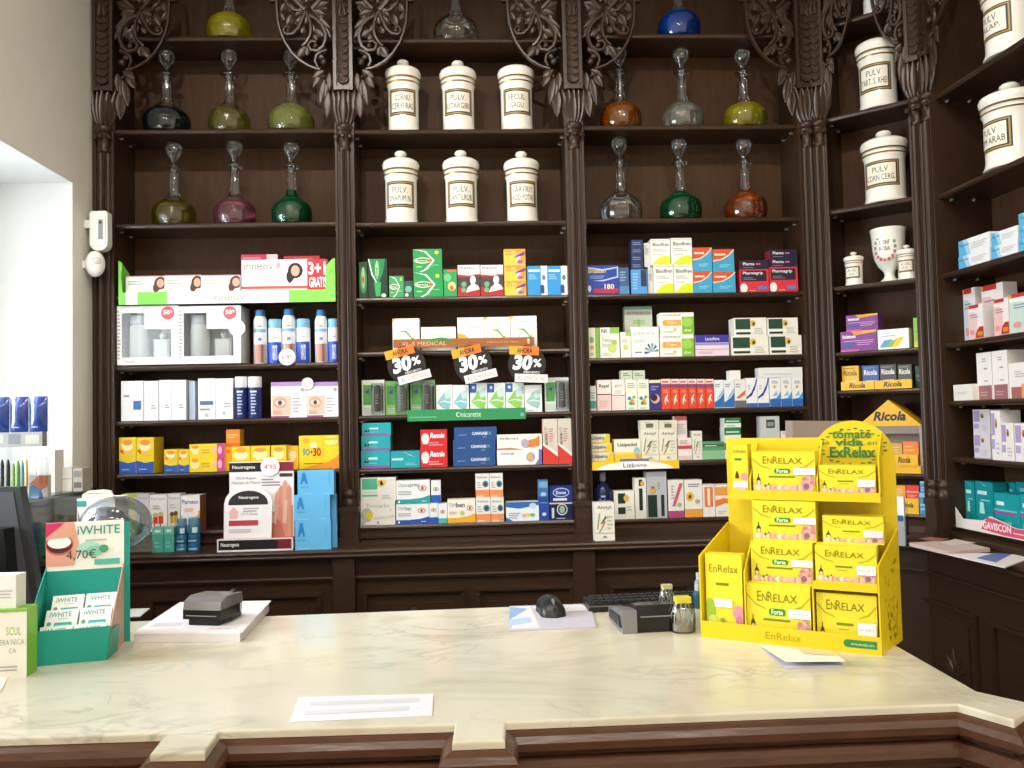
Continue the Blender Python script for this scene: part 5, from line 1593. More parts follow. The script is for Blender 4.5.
B(FB, [(661.2, 379, 670.8, 409), (671, 379, 679.3, 409), (679.5, 379, 688, 409), (688.2, 379, 696.7, 409), (696.9, 379, 705.2, 409), (705.4, 379, 714, 409)], .05, 'e2482c', RED, ['slim red-orange spray carton touching the indigo one', 'slim red-orange spray carton inside the row of six', 'slim red-orange spray carton inside the row of six', 'slim red-orange spray carton inside the row of six', 'slim red-orange spray carton inside the row of six', 'slim red-orange spray carton touching the blue slash one'], 'slim red-orange spray cartons')
SPR = lambda a: [p('2f6fb8', (0, .02), (1, .02), (1, .55), (.6, .35), (0, .2)), p('8fb8dc', (.2, .3), (1, .7), (1, .58), (.5, .36)), lines(.1, .75, .8, .9, 2, '8a9ab0')]
B(FB, [(714.2, 380, 724, 409), (724.2, 380, 734.4, 409)], .05, 'e9edf0', SPR, ['slim white blue-slash carton beside the red-orange row', 'slim white blue-slash carton beside the coral slash one'], 'slim white cartons with blue slash')
B(FB, (734.6, 379.5, 746, 408), .05, 'ece9e6', lambda a: [p('e06a4a', (.1, .34), (.95, .62), (.95, .46), (.4, .32)), r(0, .0, 1, .25, '6a6a70'), lines(.1, .72, .8, .9, 2, 'a8a4a4')], 'slim white carton with coral slash')
ARC = lambda a: [p('26409a', (0, .34), (.45, .5), (.8, .78), (.95, 1), (1, 1), (1, .9), (.8, .62), (.5, .4), (0, .28)), r(0, 0, 1, .14, '3a68b0'), lines(.15, .62, .5, .8, 2, 'b0b8c8')]
B(FB, [(746.2, 378, 757.4, 408), (757.6, 378, 769, 408)], .05, 'f0f1f3', ARC, ['white blue-arc carton beside the coral slash one', 'white blue-arc carton beside the amber dot cartons'], 'white cartons with dark blue arc')
RHI = lambda a: [r(0, 0, 1, .26, '2a6ab4'), p('4f9ad0', (0, .26), (.6, .3), (1, .52), (1, .26)), e(.45, .68, .13, .06, 'e0b860'), lines(.2, .8, .85, .92, 2, '9aa4b0'), p('8fc0e0', (.2, .35), (.7, .4), (.6, .55))]
B(FB, [(769.6, 377.5, 780.8, 407.5), (781, 377.5, 792, 407.5), (792.2, 377.5, 803, 407.5)], .05, 'f1f3f4', RHI, ['white amber-dot nasal carton beside the blue arc one', 'white amber-dot nasal carton between two alike', 'white amber-dot nasal carton at the pilaster'], 'white nasal cartons with amber dot')
B(FB, [(621, 370.5, 632.3, 379.5), (632.7, 370.5, 645, 379.5)], .045, 'c8d2bc', lambda a: [lines(.15, .4, .85, .8, 2, '6a8a6a')], ['small sage green carton over the pale pink side', 'small sage green carton over the indigo side'], 'small sage green cartons')  # pale green card, darkened in its colour for the shade under the shelf
B(FB, (729.3, 370.5, 740.5, 379.8), .04, 'f3f1ec', [], 'small plain white carton lying on the blue slash ones')
B(FB, (759, 367.5, 802.5, 377.8), .05, 'e9ebea', lambda a: [lines(.1, .3, .9, .6, 1, 'cfd4d4')], 'long plain white carton lying on the nasal cartons')

# ---- third bay, fourth row (throat lozenges with tray)
LIZ = lambda a: [p('f4cf2c', (.55, 0), (1, 0), (1, 1), (.85, 1)), t('Lizipaina', .04, .3, .72, .8, '3a4a6a', .02), r(0, 0, .8, .14, 'f2c828')]
B(FB, [(590, 452.3, 614, 461.5), (590, 443.3, 612, 452.3), (590, 434.3, 610, 443.3)], .07, 'eeead8', LIZ, ['lowest flat carton lettered Lizipaina', 'middle flat carton lettered Lizipaina', 'topmost flat carton lettered Lizipaina'], 'flat Lizipaina cartons')
B(FB, (614.3, 439.3, 641, 461), .06, 'f2eed8', lambda a: [p('f2c82a', (0, 0), (1, 0), (1, .34), (0, .34)), t('Lizipadol', .12, .64, .85, .84, '3a4a6a', .02), e(.84, .44, .12, .2, '8ac0d0'), e(.88, .2, .07, .1, 'e89040'), r(0, .38, 1, .42, 'f0d870')], 'squarish white and yellow carton lettered Lizipadol')
ALV = lambda a: [t('Alvityl', .15, .8, .85, .92, '7a7a70', .01), p('8a9a6a', (.12, .3), (.24, .72), (.3, .72), (.18, .3)), p('b87a50', (.2, .2), (.5, .5), (.58, .5), (.28, .22)), p('6a7a50', (.3, .44), (.56, .66), (.62, .6), (.4, .44)), lines(.62, .3, .9, .7, 4, 'c8c4ac'), r(0, .2, 1, .22, 'd8d4bc'), e(.5, .1, .1, .03, 'a8a898')]
B(FB, [(641.2, 429.5, 658.8, 461), (659, 429.5, 677, 461)], .05, 'e9e6d4', ALV, ['cream sprig carton beside the Lizipadol carton', 'cream sprig carton beside the red-banded carton'], 'cream syrup cartons with sprig')
B(FB, [(640.3, 420.3, 658.6, 429.5), (658.9, 420.3, 677, 429.5)], .05, 'dedcc8', lambda a: [r(.3, .2, .7, .65, '6a6a5c'), lines(.2, .75, .8, .9, 1, 'b0b0a0')], ['small cream carton lying over the Lizipadol side', 'small cream carton lying beside the red-topped greyish one'], 'small cream cartons on the sprig cartons')
B(FB, (678, 438, 692, 460.5), .05, 'ece2de', lambda a: [r(0, .5, 1, .66, 'c84a4a'), lines(.1, .72, .9, .92, 3, 'b89a98'), r(0, .0, 1, .2, 'd8c8c0')], 'white carton with red band beside the sprig cartons')
B(FB, (674.5, 415.5, 687, 438), .04, 'e0d6d4', lambda a: [r(0, .8, 1, 1, 'b84a50'), lines(.15, .2, .85, .7, 5, 'b8a8a8')], 'greyish carton with red top standing high', sb=.02)
B(FB, (692.3, 431, 702.4, 460.5), .05, 'e9e7da', ALV, 'narrow cream carton with sprig beside a green one')
B(FB, (702.6, 441.5, 724, 460.5), .06, '5a9a6a', lambda a: [r(0, .7, 1, .86, '2f6a44'), lines(.1, .74, .9, .84, 1, 'd8e8d8'), r(0, 0, 1, .5, '8abf90')], 'mid-green carton beside the yellow stand')
B(FB, [(724.3, 441, 741, 460.5)], .06, 'dfe8dc', lambda a: [r(0, .5, 1, .9, '3f8a58')], 'white and green carton at the foot of a stack')
B(FB, [(724.3, 427.4, 741, 441), (724.3, 418, 741, 427.4)], .06, 'e6ece4', lambda a: [r(0, .45, 1, 1, '2f7a4c'), lines(.1, .6, .9, .85, 1, 'd0e4d4'), lines(.1, .12, .9, .3, 1, '7ab088')], ['white green-banded carton in the middle of its stack', 'white green-banded carton on top of its stack'], 'green banded cartons')
B(FB, (761, 416.3, 780, 459.5), .05, 'c6ccca', lambda a: [r(.3, .72, .75, .92, '3a4440'), r(.36, .76, .68, .86, '8a9a90')], 'grey carton with dark emblem showing above the yellow stand')
B(FB, (781, 431, 796, 459.5), .05, 'e9e6e2', lambda a: [t('Gely', .1, .86, .9, .95, 'b84a40')], 'white carton behind the cardboard lid')
lu0, lz0 = FB.hit(591, 470.5, -.012)
lu1, lz1 = FB.hit(679, 460, -.012)
m = MB()
m.box(0, lu1 - lu0, 0, .002, 0, lz1 - lz0, card('f4cc2a'))
ell = [(.5 + .44 * math.cos(RAD(a)), -.1 + 1.08 * math.sin(RAD(a))) for a in range(6, 175, 12)]
print_on(m, [p('fbfaf6', *ell), t('Lizi', .365, .26, .475, .78, '3a3a4a', .01), t('paina', .48, .2, .63, .7, '6a6a9a', .01)], 0, lu1 - lu0, 0, lz1 - lz0)
m.box((lu1 - lu0) * .33, (lu1 - lu0) * .66, -.0005, .002, lz1 - lz0, lz1 - lz0 + .009, card('6a78b0'))
tag(m.build('shelf_strip', None, FB.w(lu0, -.012, lz0)), 'yellow and white shelf strip lettered Lizipaina', 'shelf strip')

# ---- third bay, bottom row
B(FB, (614.3, 491, 634.6, 518.5), .06, 'ecebe0', lambda a: [r(.18, .55, .55, .92, '1c3a2c'), r(.18, .18, .55, .42, '1c3a2c'), e(.6, .74, .14, .12, 'dcae48'), lines(.6, .3, .9, .5, 2, 'b8c4b4')], 'white carton with two dark green squares')
B(FB, (635, 478, 646.4, 518.5), .05, 'ebe9df', lambda a: [r(.36, .2, .68, .74, '18301f'), r(.36, .8, .68, .96, '18301f'), e(.66, .86, .18, .06, 'd8a848')], 'tall white carton with dark green strip')
B(FB, (646.8, 471.8, 667, 518.5), .06, 'b9bcc0', lambda a: [r(.04, .02, .5, .5, '143224'), r(.7, .04, .86, .5, '143224'), e(.3, .6, .16, .07, 'd8a848'), e(.3, .66, .1, .03, 'b86038'), lines(.55, .62, .66, .8, 3, '8a9090')], 'tall silver grey carton with dark green foot')
B(FB, (668, 480, 684, 518.8), .06, 'e9e4e0', lambda a: [p('c85a78', (.25, .3), (.45, .3), (.95, .9), (.75, .92)), r(0, 0, 1, .18, 'b0487a'), e(.7, .34, .14, .06, '9ac070'), lines(.2, .5, .4, .9, 5, 'b8a0a8')], 'white carton with magenta foot and pink slash', side='8a3a60')
B(FB, (684.6, 480, 702.4, 518.8), .06, 'eeebe4', lambda a: [e(.3, .55, .22, .13, 'eabc28'), e(.3, .55, .1, .06, '7a5a28'), r(0, 0, 1, .22, 'e8a040'), e(.72, .42, .14, .06, 'b0a8a0'), lines(.2, .82, .85, .93, 2, '8a8aa8')], 'white carton with a sunflower and orange foot')
B(FB, (702.7, 484.5, 715, 518.3), .05, 'ece6e0', lambda a: [r(.15, .3, .85, .92, 'e8823a'), r(.4, .35, .6, .88, 'f4ece4')], 'orange and white striped carton beside the sunflower one')
B(FB, (715.3, 484.5, 733, 518.3), .05, 'f0ebe4', lambda a: [r(0, .66, 1, .92, 'f0a048'), p('e88030', (0, .3), (.6, .42), (1, .3), (1, .5), (.5, .58), (0, .5)), lines(.1, .08, .7, .2, 2, 'c8c0b8')], 'white carton with orange band touching the yellow stand')
B(FB, (594.2, 502.5, 614.6, 541), .045, 'efece0', ALV, 'cream syrup carton with sprig standing on the ledge', sb=-.1)
# dark blue bottle with clear pump cap behind it
u_, z_ = FB.hit(603.5, 503, .035)
zb_ = FB.hit(603, 518)[1]
zt_ = FB.hit(603.5, 472, .035)[1]
H = zt_ - zb_
R = (FB.hit(612.8, 495, .035)[0] - FB.hit(594, 495, .035)[0]) / 2
bt = tag(put('syrup_bottle', None, None, FB.w(u_, .045, zb_)), 'dark blue bottle with sloping shoulders and clear cap', 'bottle')
m = MB()
m.lathe(smooth_prof([(0, 0), (R * .95, 0), (R, .006), (R, H * .5), (R * .8, H * .66), (R * .4, H * .76), (R * .3, H * .82)], 3), 24, plain('1c2550', .2))
print_on(m, [t('Oral-on', .15, .60, .85, .8, 'c0c4f0', .02), lines(.3, .86, .7, .96, 1, '9fb0e0', .8), r(.1, .45, .9, .52, '4f86b8')], -R * .9, R * .9, 0, H * .52, 0, .0001, wrap=R)
m.build('bottle_body', bt)
MB().lathe([(R * .34, H * .80), (R * .36, H * .98), (R * .3, H), (0, H)], 16, plain('8f9ab0', .2)).build('cap', bt)

# ---- corner shelving
PUR = lambda a: [p('e8902c', (.4, .8), (1, .9), (1, 1), (.3, 1)), p('f2c030', (.65, .92), (1, .95), (1, 1), (.6, 1)), t('Iniston', .06, .66, .42, .84, 'f4ecf4', .03), r(.06, .2, .4, .42, '4a4a9a'), lines(.45, .3, .95, .6, 3, 'c890c8', .4), r(0, 0, .5, .1, 'c8489a'), lines(.08, .5, .6, .58, 1, 'c8a0d0')]
B(FC, [(840.5, 331, 877, 350.5)], .07, '7a3a88', PUR, 'purple carton with orange corner, the lower of two', top='c06030')
B(FC, [(846, 314.5, 878, 331)], .07, '7a3a88', PUR, 'purple carton with orange corner, the upper of two', top='c06030')
B(FC, (877.6, 329, 909, 348.5), .06, 'f3f1ee', lambda a: [p('5a9ad0', (.05, .1), (.35, .1), (.5, .5), (.2, .45)), p('e8c838', (.35, .1), (.65, .1), (.85, .6), (.55, .5)), p('8ab850', (.25, .1), (.45, .1), (.6, .45), (.4, .4)), lines(.15, .65, .85, .72, 1, '7a8aa0'), lines(.15, .8, .5, .88, 1, 'b0b0b0')], 'white carton with rainbow swash')
B(FC, (913.5, 317.5, 922.6, 346), .05, '9cc84a', lambda a: [r(0, 0, 1, .2, 'c8d840'), r(0, .5, 1, 1, '8ac048')], 'upright lime green carton beside the twin columns')
SWT = lambda c2, c3: (lambda a: [t('Ricola', .1, .6, .9, .82, 'f0f0f0' if c2 != 'a8741c' else '2a4a3a', .02), r(.2, .1, .85, .38, 'e8e4e0'), r(.3, .18, .75, .26, c3), lines(.1, .88, .9, .96, 1, c2)])
B(FC, (842, 366, 859, 391.5), .05, 'eab42a', SWT('a8741c', '3a6a58'), 'yellow sweets carton standing in the low yellow trays', sb=.03)
B(FC, (862.5, 365.5, 879, 391), .05, '3a5aa0', SWT('6a8ac8', 'c87a6a'), 'blue sweets carton standing in the low yellow trays', sb=.03)
B(FC, (880, 364.5, 896.5, 390.5), .05, '4a4a4c', SWT('8a8a8a', '6a6a6a'), 'charcoal sweets carton standing in the low yellow trays', sb=.03)
B(FC, (898, 364.5, 912, 390), .05, '4f5a4c', SWT('8a9a80', 'c8885a'), 'grey-green sweets carton standing in the low yellow trays', sb=.03)
B(FC, (915.5, 366, 923, 389), .05, '2f4a3c', lambda a: [lines(.2, .3, .8, .7, 2, '6a8a78')], 'dark green sweets carton beside the column', sb=.04)
RIC = lambda a: [t('Ricola', .24, .22, .74, .82, '2a3a2a', .03, .25)]
B(FC, [(841, 381.5, 874, 391.5), (874.3, 380, 912, 389.5)], .012, 'efb822', RIC, ['low yellow Ricola tray under yellow and blue sweets', 'low yellow Ricola tray under charcoal and grey-green sweets'], 'low yellow sweets trays', sb=.004, name='sweets_tray', cat='tray')
# house-shaped sweets display
zsh = FC.hit(884, 473)[1] + .0002
a_u, a_z = FC.hit(888, 399.8, .01)
bR, bz = FC.hit(925, 425.8, .01)
bL = 2 * a_u - bR
hs = tag(put('sweets_display', None, None, FC.w(a_u, .01, zsh), FC.ang), 'yellow house-shaped cardboard display with gable lettered Ricola', 'display stand')
hw_ = min(bR - a_u, a1 - a_u - .002, a_u - a0 - .002)
gz, az = bz - zsh, a_z - zsh
m = MB()
m.slab([(-hw_, gz), (hw_, gz), (0, az)], 0, .12, card('ecb424'))
print_on(m, [t('Ricola', .26, .2, .76, .56, '1c3038', .04, .25)], -hw_, hw_, gz, az)
m.build('gable', hs)
for x in (-hw_ + .002, hw_ - .012):
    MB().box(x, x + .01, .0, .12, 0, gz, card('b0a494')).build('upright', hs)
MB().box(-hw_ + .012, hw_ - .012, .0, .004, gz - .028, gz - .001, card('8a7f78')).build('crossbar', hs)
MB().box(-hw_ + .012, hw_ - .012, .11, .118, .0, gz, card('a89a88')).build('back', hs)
zt2 = FC.hit(910, 466, -.01)[1] - zsh
m = MB()
m.box(-hw_ + .012, hw_ - .01, -.01, .1, 0, max(.01, zt2), card('ecb424'))
m.build('base', hs)
zt3 = FC.hit(910, 466, -.01)[1]
FC.sup.append((a_u - hw_, a_u + hw_, -.01, .1, zsh + max(.01, zt2)))
B(FC, (893, 454.5, 918, 466), .03, 'eeb826', [t('Ricola', .2, .25, .7, .8, '2a3a2a', .03, .25)], 'yellow sweets tray inside the house display', sb=-.004, name='sweets_tray', cat='tray')
B(FC, [(892, 443, 902.5, 465)], .03, 'c8a050', lambda a: [lines(.1, .2, .9, .9, 6, 'e8c880')], 'golden sweets bag in the house display', sb=.03, name='sweets_bag', cat='bag')
B(FC, [(903, 441.5, 919, 466)], .03, 'e08038', lambda a: [r(.2, .15, .9, .4, 'ece4dc'), r(.3, .25, .8, .32, '4a4a50'), lines(.1, .6, .9, .9, 2, 'e8b060')], 'orange sweets bag in the house display', sb=.028, name='sweets_bag', cat='bag')
# lowest corner shelf
B(FC, (897.5, 498.3, 919, 514), .06, 'eeb826', lambda a: [t('Ricola', .2, .4, .75, .72, '2a3a2a', .03, .25)], 'yellow carton lettered Ricola on the lowest corner shelf')
B(FC, (893, 485.5, 905.6, 498.3), .05, 'e8a43a', lambda a: [lines(.1, .2, .9, .8, 3, 'f0c880')], 'amber carton on the lowest corner shelf')
B(FC, (906, 485.5, 919, 498.3), .05, 'd8483e', lambda a: [r(0, .45, 1, .55, 'f0a090'), lines(.1, .1, .9, .35, 2, 'f0a090')], 'red carton on the lowest corner shelf')
B(FC, [(919.5, 493, 927.5, 513.5), (919.8, 472, 928, 493)], .05, '4a9ad0', lambda a: [r(0, .8, 1, 1, '8ac4e8'), lines(.1, .2, .9, .6, 2, '9ad0ee')], ['lower narrow blue carton beside the column base', 'upper narrow blue carton beside the column base'], 'narrow blue cartons by the column')

# ---- side wall shelving
LBL = lambda a: [p('5fb4e0', (0, 0), (.28, 0), (.14, 1), (0, 1)), p('a8d8f0', (.28, 0), (.4, 0), (.28, 1), (.14, 1)), t('FlutoxBell', .05, .6, .34, .76, '3a6a98', .01), lines(.42, .3, .95, .75, 3, 'd8d0d0')]
B(FR, [(958.5, 252.8, 990, 268), (958.5, 236.5, 990, 252.8), (991, 243, 1018, 258.5), (991, 229.5, 1018, 243), (1018.5, 236, 1050, 250), (1018.5, 222.5, 1050, 236), (1018.5, 209, 1050, 222.5)], .09, 'eef2f4', LBL, ['lower sky-blue-ended carton of the stack by the columns', 'upper sky-blue-ended carton of the stack by the columns', 'lower sky-blue-ended carton of the middle stack', 'upper sky-blue-ended carton of the middle stack', 'lowest sky-blue-ended carton of the three-high stack', 'middle sky-blue-ended carton of the three-high stack', 'topmost sky-blue-ended carton of the three-high stack'], 'white and sky-blue cartons', sb=.012)
CHD = lambda c: (lambda a: [p(c, (0, .0), (.55, 0), (.6, .6), (.45, .78), (0, .8)), p('c23a30', (.05, .9), (.72, .9), (.72, 1), (.05, 1)), e(.05, .95, .05, .05, 'f0a030'), lines(.15, .62, .8, .76, 2, '8a98b0'), p('b83428', (.45, .02), (1, .02), (1, .34), (.75, .34), (.55, .22)), r(.62, .08, .95, .2, 'e08a30'), e(.25, .2, .13, .08, 'e89a90')])
B(FR, [(956, 289, 976, 343)], .05, 'f0ecec', CHD('ccd4dc'), 'tall white and red diet carton with grey panel', sb=.075)
B(FR, [(982, 284, 1004, 340)], .05, 'f2eaea', CHD('f0c4c4'), 'tall white and red diet carton with pink panel', sb=.075)
B(FR, [(968.5, 304.5, 983.5, 341)], .05, 'f0e8e8', CHD('e8c8c4'), 'shorter white and red diet carton standing in front', sb=.012)
B(FR, [(994, 298.5, 1009, 338)], .05, 'f0e6e6', CHD('eec0bc'), 'shorter white and red diet carton beside the pale green one', sb=.012)
B(FR, [(1009.5, 291.5, 1042, 336)], .05, 'eef2ee', CHD('c8dcd4'), 'white and red diet carton with pale green panel', sb=.012)
MAU = lambda a: [r(.08, .0, .96, .3, 'a06a6c'), lines(.2, .08, .8, .2, 2, 'c89a9a'), lines(.4, .8, .7, .9, 2, 'b8b0b0'), lines(.5, .64, .8, .7, 1, 'a8a0a0'), lines(.5, .38, .8, .44, 1, 'b8b0b0')]
B(FR, [(977, 352.5, 992, 400), (992.5, 350.5, 1008, 400)], .07, 'f4f0ec', MAU, ['tall white mauve-footed carton beside the small flat one', 'tall white mauve-footed carton beside the peach-footed one'], 'tall white cartons with mauve foot', sb=.03)
B(FR, [(1009, 362.5, 1030, 399.5)], .07, 'f2ece8', lambda a: [r(.1, 0, .6, .32, 'a8685a'), r(.6, 0, 1, .4, 'e8a070'), lines(.3, .6, .8, .8, 3, 'c8c0bc')], 'white carton with mauve and peach foot', sb=.03)
B(FR, [(953.5, 384.5, 972.5, 400.5)], .06, 'eeebe4', [t('EVOLUTE', .2, .4, .7, .54, 'b0a8a0')], 'small flat white carton at the end of the row', sb=.008)
LIL = lambda a: [r(.04, .5, .4, .95, 'b0a0cc'), r(.04, .22, .34, .42, 'b8a8d0'), e(.55, .74, .1, .1, 'c89038'), e(.58, .7, .06, .06, '6a4a20'), lines(.5, .12, .9, .4, 3, 'd0ccd4')]
B(FR, [(974, 434, 990.5, 459.5), (973, 409.5, 990.3, 434)], .07, 'e4dfe8', LIL, ['lower white and lilac carton set back by the columns', 'upper white and lilac carton set back by the columns'], 'white and lilac cartons set back', sb=.05)
B(FR, [(991.5, 410.5, 1001, 460), (1001.5, 423, 1014, 461), (1015, 423.5, 1032, 462)], .07, 'f2eeec', LIL, ['tall white and lilac carton beside the set back pair', 'white and lilac carton beside the tall lilac one', 'white and lilac carton farthest from the columns'], 'white and lilac cartons in front', sb=.012)
GAV = lambda a: [lines(.12, .72, .85, .82, 1, 'c8eef0', .8), p('b8f0ec', (.2, .3), (.5, .3), (.45, .55), (.25, .55)), lines(.3, .58, .9, .66, 1, '7fd0d4'), p('8fe0e0', (.3, .98), (.7, .9), (.5, .92))]
B(FR, [(960.5, 481, 975, 524), (976, 482, 993.5, 526)], .05, '12959c', GAV, ['tall teal antacid carton at the end of the pink tray', 'tall teal antacid carton beside the low ones in the tray'], 'tall teal antacid cartons in the tray', sb=.05)
B(FR, [(994.5, 494, 1020, 527.5), (1020.5, 496, 1050, 532)], .06, '12999f', lambda a: [lines(.1, .7, .6, .82, 1, 'd8f4f4', .8), r(0, .48, .85, .54, 'b0489a'), lines(.1, .2, .7, .34, 1, '8fd8dc', .8), r(0, .56, .9, .6, '6fc8cc')], ['low teal antacid carton beside the tall ones', 'low teal antacid carton away from the tall ones'], 'low teal antacid cartons in the tray', sb=.014)
B(FR, [(997, 482.5, 1006, 520), (1006.5, 482.5, 1016, 520), (1016.5, 482.5, 1030, 520)], .04, '12959c', lambda a: [r(.3, .75, .7, .85, '7fc8cc')], 'teal carton at the back of the tray', 'teal cartons at the back', sb=.11)
gu0, gz0 = FR.hit(956, 524, -.009)
gu1, _ = FR.hit(1060, 545, -.009)
gb = FR.hit(985, 531)[1]
m = MB()
Wg = gu1 - gu0
hg = .036
gp = [(0, -.004), (Wg, -.004), (Wg, hg * .9), (Wg * .62, hg * .85), (Wg * .38, hg * 1.5), (Wg * .3, hg), (.04, hg * .8), (0, hg * 1.8)]
m.slab(gp, 0, .002, card('e4e0dc'))
print_on(m, [p('d8546c', (.28, .2), (.34, 1.35), (.42, 1.3), (.62, .8), (1, .85), (1, .0), (.5, .0)), t('GAVISCON', .3, .28, .58, .95, 'f8e8ec', .03), lines(.6, .3, .9, .6, 1, 'f0b8c0')], 0, Wg, 0, hg)
tag(m.build('display_tray', None, FR.w(gu0, -.009, gb), FR.ang), 'white and pink cardboard tray front lettered GAVISCON', 'tray')

# ================================================================== things on the counter
# ---- yellow stand
pa, pb, pc = (on_z(*q, ZCT) for q in ((702, 637.5), (880.5, 656), (901, 641.5)))
ETW = RAD(-.5)
dv = Vector(((pb - pa).x, (pb - pa).y)).normalized()
dv = Vector((dv.x * math.cos(ETW) - dv.y * math.sin(ETW), dv.x * math.sin(ETW) + dv.y * math.cos(ETW)))
EW = .367
FE = Frame(Vector((pb.x, pb.y)) - dv * EW, dv)
ED = .145
ESP = .03
YEL, YEL2 = card('e4c81c'), card('e4c81c')


def ez(px, py, d):
    return FE.hit(px, py, d)[1] - ZCT


def eu(px, py, d):
    return FE.hit(px, py, d)[0]


es = tag(put('yellow_display', None, None, FE.w(0, 0, ZCT), FE.ang), 'bright yellow cardboard counter stand with round header holding EnRelax cartons', 'display stand')
lipz = ez(790, 629, 0)
m = MB()
m.box(0, EW, 0, .003, 0, lipz, YEL)
m.box(0, EW, .003, ED, .0, .004, YEL2)
print_on(m, [t('EnRelax', .38, .3, .58, .72, 'a89a10'), r(.83, .32, .985, .74, '2f8a4a'), e(.83, .53, .02, .21, '2f8a4a'), t('www.enrelax.com', .85, .45, .97, .6, 'd8ecc0')], 0, EW, 0, lipz)
m.build('base_tray', es)
sl0 = ez(702, 556, 0)
sl1 = ez(729, 522, ED)
for x, nm in ((-.003, 'side_panel'), (EW, 'side_panel')):
    m = MB()
    k_ = ESP if x > 0 else eu(727, 470, ED)
    q_ = [(0, 0), (ED, 0), (ED, sl1), (0, sl0)]
    m.add([(xx + y_ / ED * k_, y_, z_) for xx in (x, x + .003) for y_, z_ in q_], [(0, 1, 2, 3), (7, 6, 5, 4), (1, 0, 4, 5), (2, 1, 5, 6), (3, 2, 6, 7), (0, 3, 7, 4)], YEL)
    o = m.build(nm, es)
    if x > 0:     # leaf print on the outer face
        rr = random.Random(3)
        mm = MB()
        for i in range(46):
            yy, zz = ED * (.25 + .6 * rr.random()), .02 + (sl0 - .02) * rr.random() ** 1.3
            s_ = .004 + .006 * rr.random()
            a = rr.random() * 6.28
            mm.add([(x + .0034 + .00002 * i + yy / ED * ESP, yy + s_ * math.cos(a + k * 1.57) * (1 if k % 2 == 0 else .45), zz + s_ * math.sin(a + k * 1.57) * (1 if k % 2 == 0 else .45)) for k in range(4)], [(0, 1, 2, 3)], card(('9aa818', '6f8a20', 'b0a020', '7a7a28')[i % 4]))
        mm.build('leaf_print', o)
# back panel with round header
uL_, uR_ = eu(727, 470, ED), eu(897, 500, ED)
uR_ = EW + ESP + .003
zf = ez(760, 438, ED)
ca, cz = eu(853, 458, ED), ez(853, 458, ED)
Rr = ez(853, 420.5, ED) - cz
pts = [(uL_, 0), (uR_, 0), (uR_, cz)]
for i in range(0, 19):
    th = RAD(5 + i * 9.2)
    x, z = ca + Rr * 1.02 * math.cos(th), cz + Rr * math.sin(th)
    if x <= uR_ and (z >= zf or i < 9):
        pts.append((x, z))
pts += [(pts[-1][0] - .004, zf), (uL_, zf)]
m = MB()
m.slab(pts, ED, ED + .004, YEL)
gr = '2f7a3a'
wre = []
rr = random.Random(5)
for i in range(30):
    a = 2 * math.pi * i / 30
    ra = .455 + .03 * (i % 2)
    wre.append(e(.5 + ra * math.cos(a), .46 + ra * .9 * math.sin(a), .035, .022, ('5f9a3a', '3f8438')[i % 2], 6))
print_on(m, wre + [t('tómate', .2, .66, .78, .86, gr, .02), t('la', .06, .52, .16, .62, gr), t('vida', .24, .48, .66, .66, gr, .03), t('en', .72, .5, .86, .58, gr), t('ExRelax', .16, .2, .84, .46, gr, .03)], ca - Rr * .84, ca + Rr * .84, ez(853, 466, ED), ez(853, 424, ED), ED)
m.build('back_panel', es)
# dividers and shelves
z_up = ez(800, 493, .06)
m = MB()
m.box(eu(731, 491, .055), eu(880, 480, .06), .055, ED, z_up - .004, z_up, YEL)
m.box(eu(731, 491, .055), eu(880, 480, .06), .052, .055, z_up - .016, z_up + .004, YEL)
sh = m.build('upper_shelf', es)
for px in (750.2, 817.2):
    x = eu(px, 480, .06)
    MB().side([(.056, z_up), (ED, z_up), (ED, z_up + .11), (.056, z_up + .03)], x - .0015, x + .0015, YEL).build('divider', es)
x = eu(878.6, 480, .06)
MB().side([(.056, z_up), (ED, z_up), (ED, z_up + .13), (.056, z_up + .08)], x, x + .003, YEL).build('divider', es)
xd = eu(745.6, 600, .01)
MB().side([(.004, .004), (ED, .004), (ED, .25), (.004, .15)], xd - .0015, xd + .0015, YEL).build('divider', es)
zr = ez(843, 584, .004)
xr = eu(813.4, 600, .01)
MB().side([(.004, .004), (ED, .004), (ED, zr - .0032), (.004, zr - .0032)], xr - .0015, xr + .0015, YEL).build('divider', es)
m = MB()
m.box(xr + .002, EW - .0005, .004, ED, zr - .003, zr, YEL)
m.box(xr + .002, EW - .0005, .002, .005, zr - .014, zr + .002, YEL)
m.build('middle_shelf', es)
FE.sup += [(0, EW, 0, ED, ZCT + .0042), (uL_, EW + .01, .055, ED, ZCT + z_up + .0002), (xr, EW, .004, ED, ZCT + zr + .0002)]


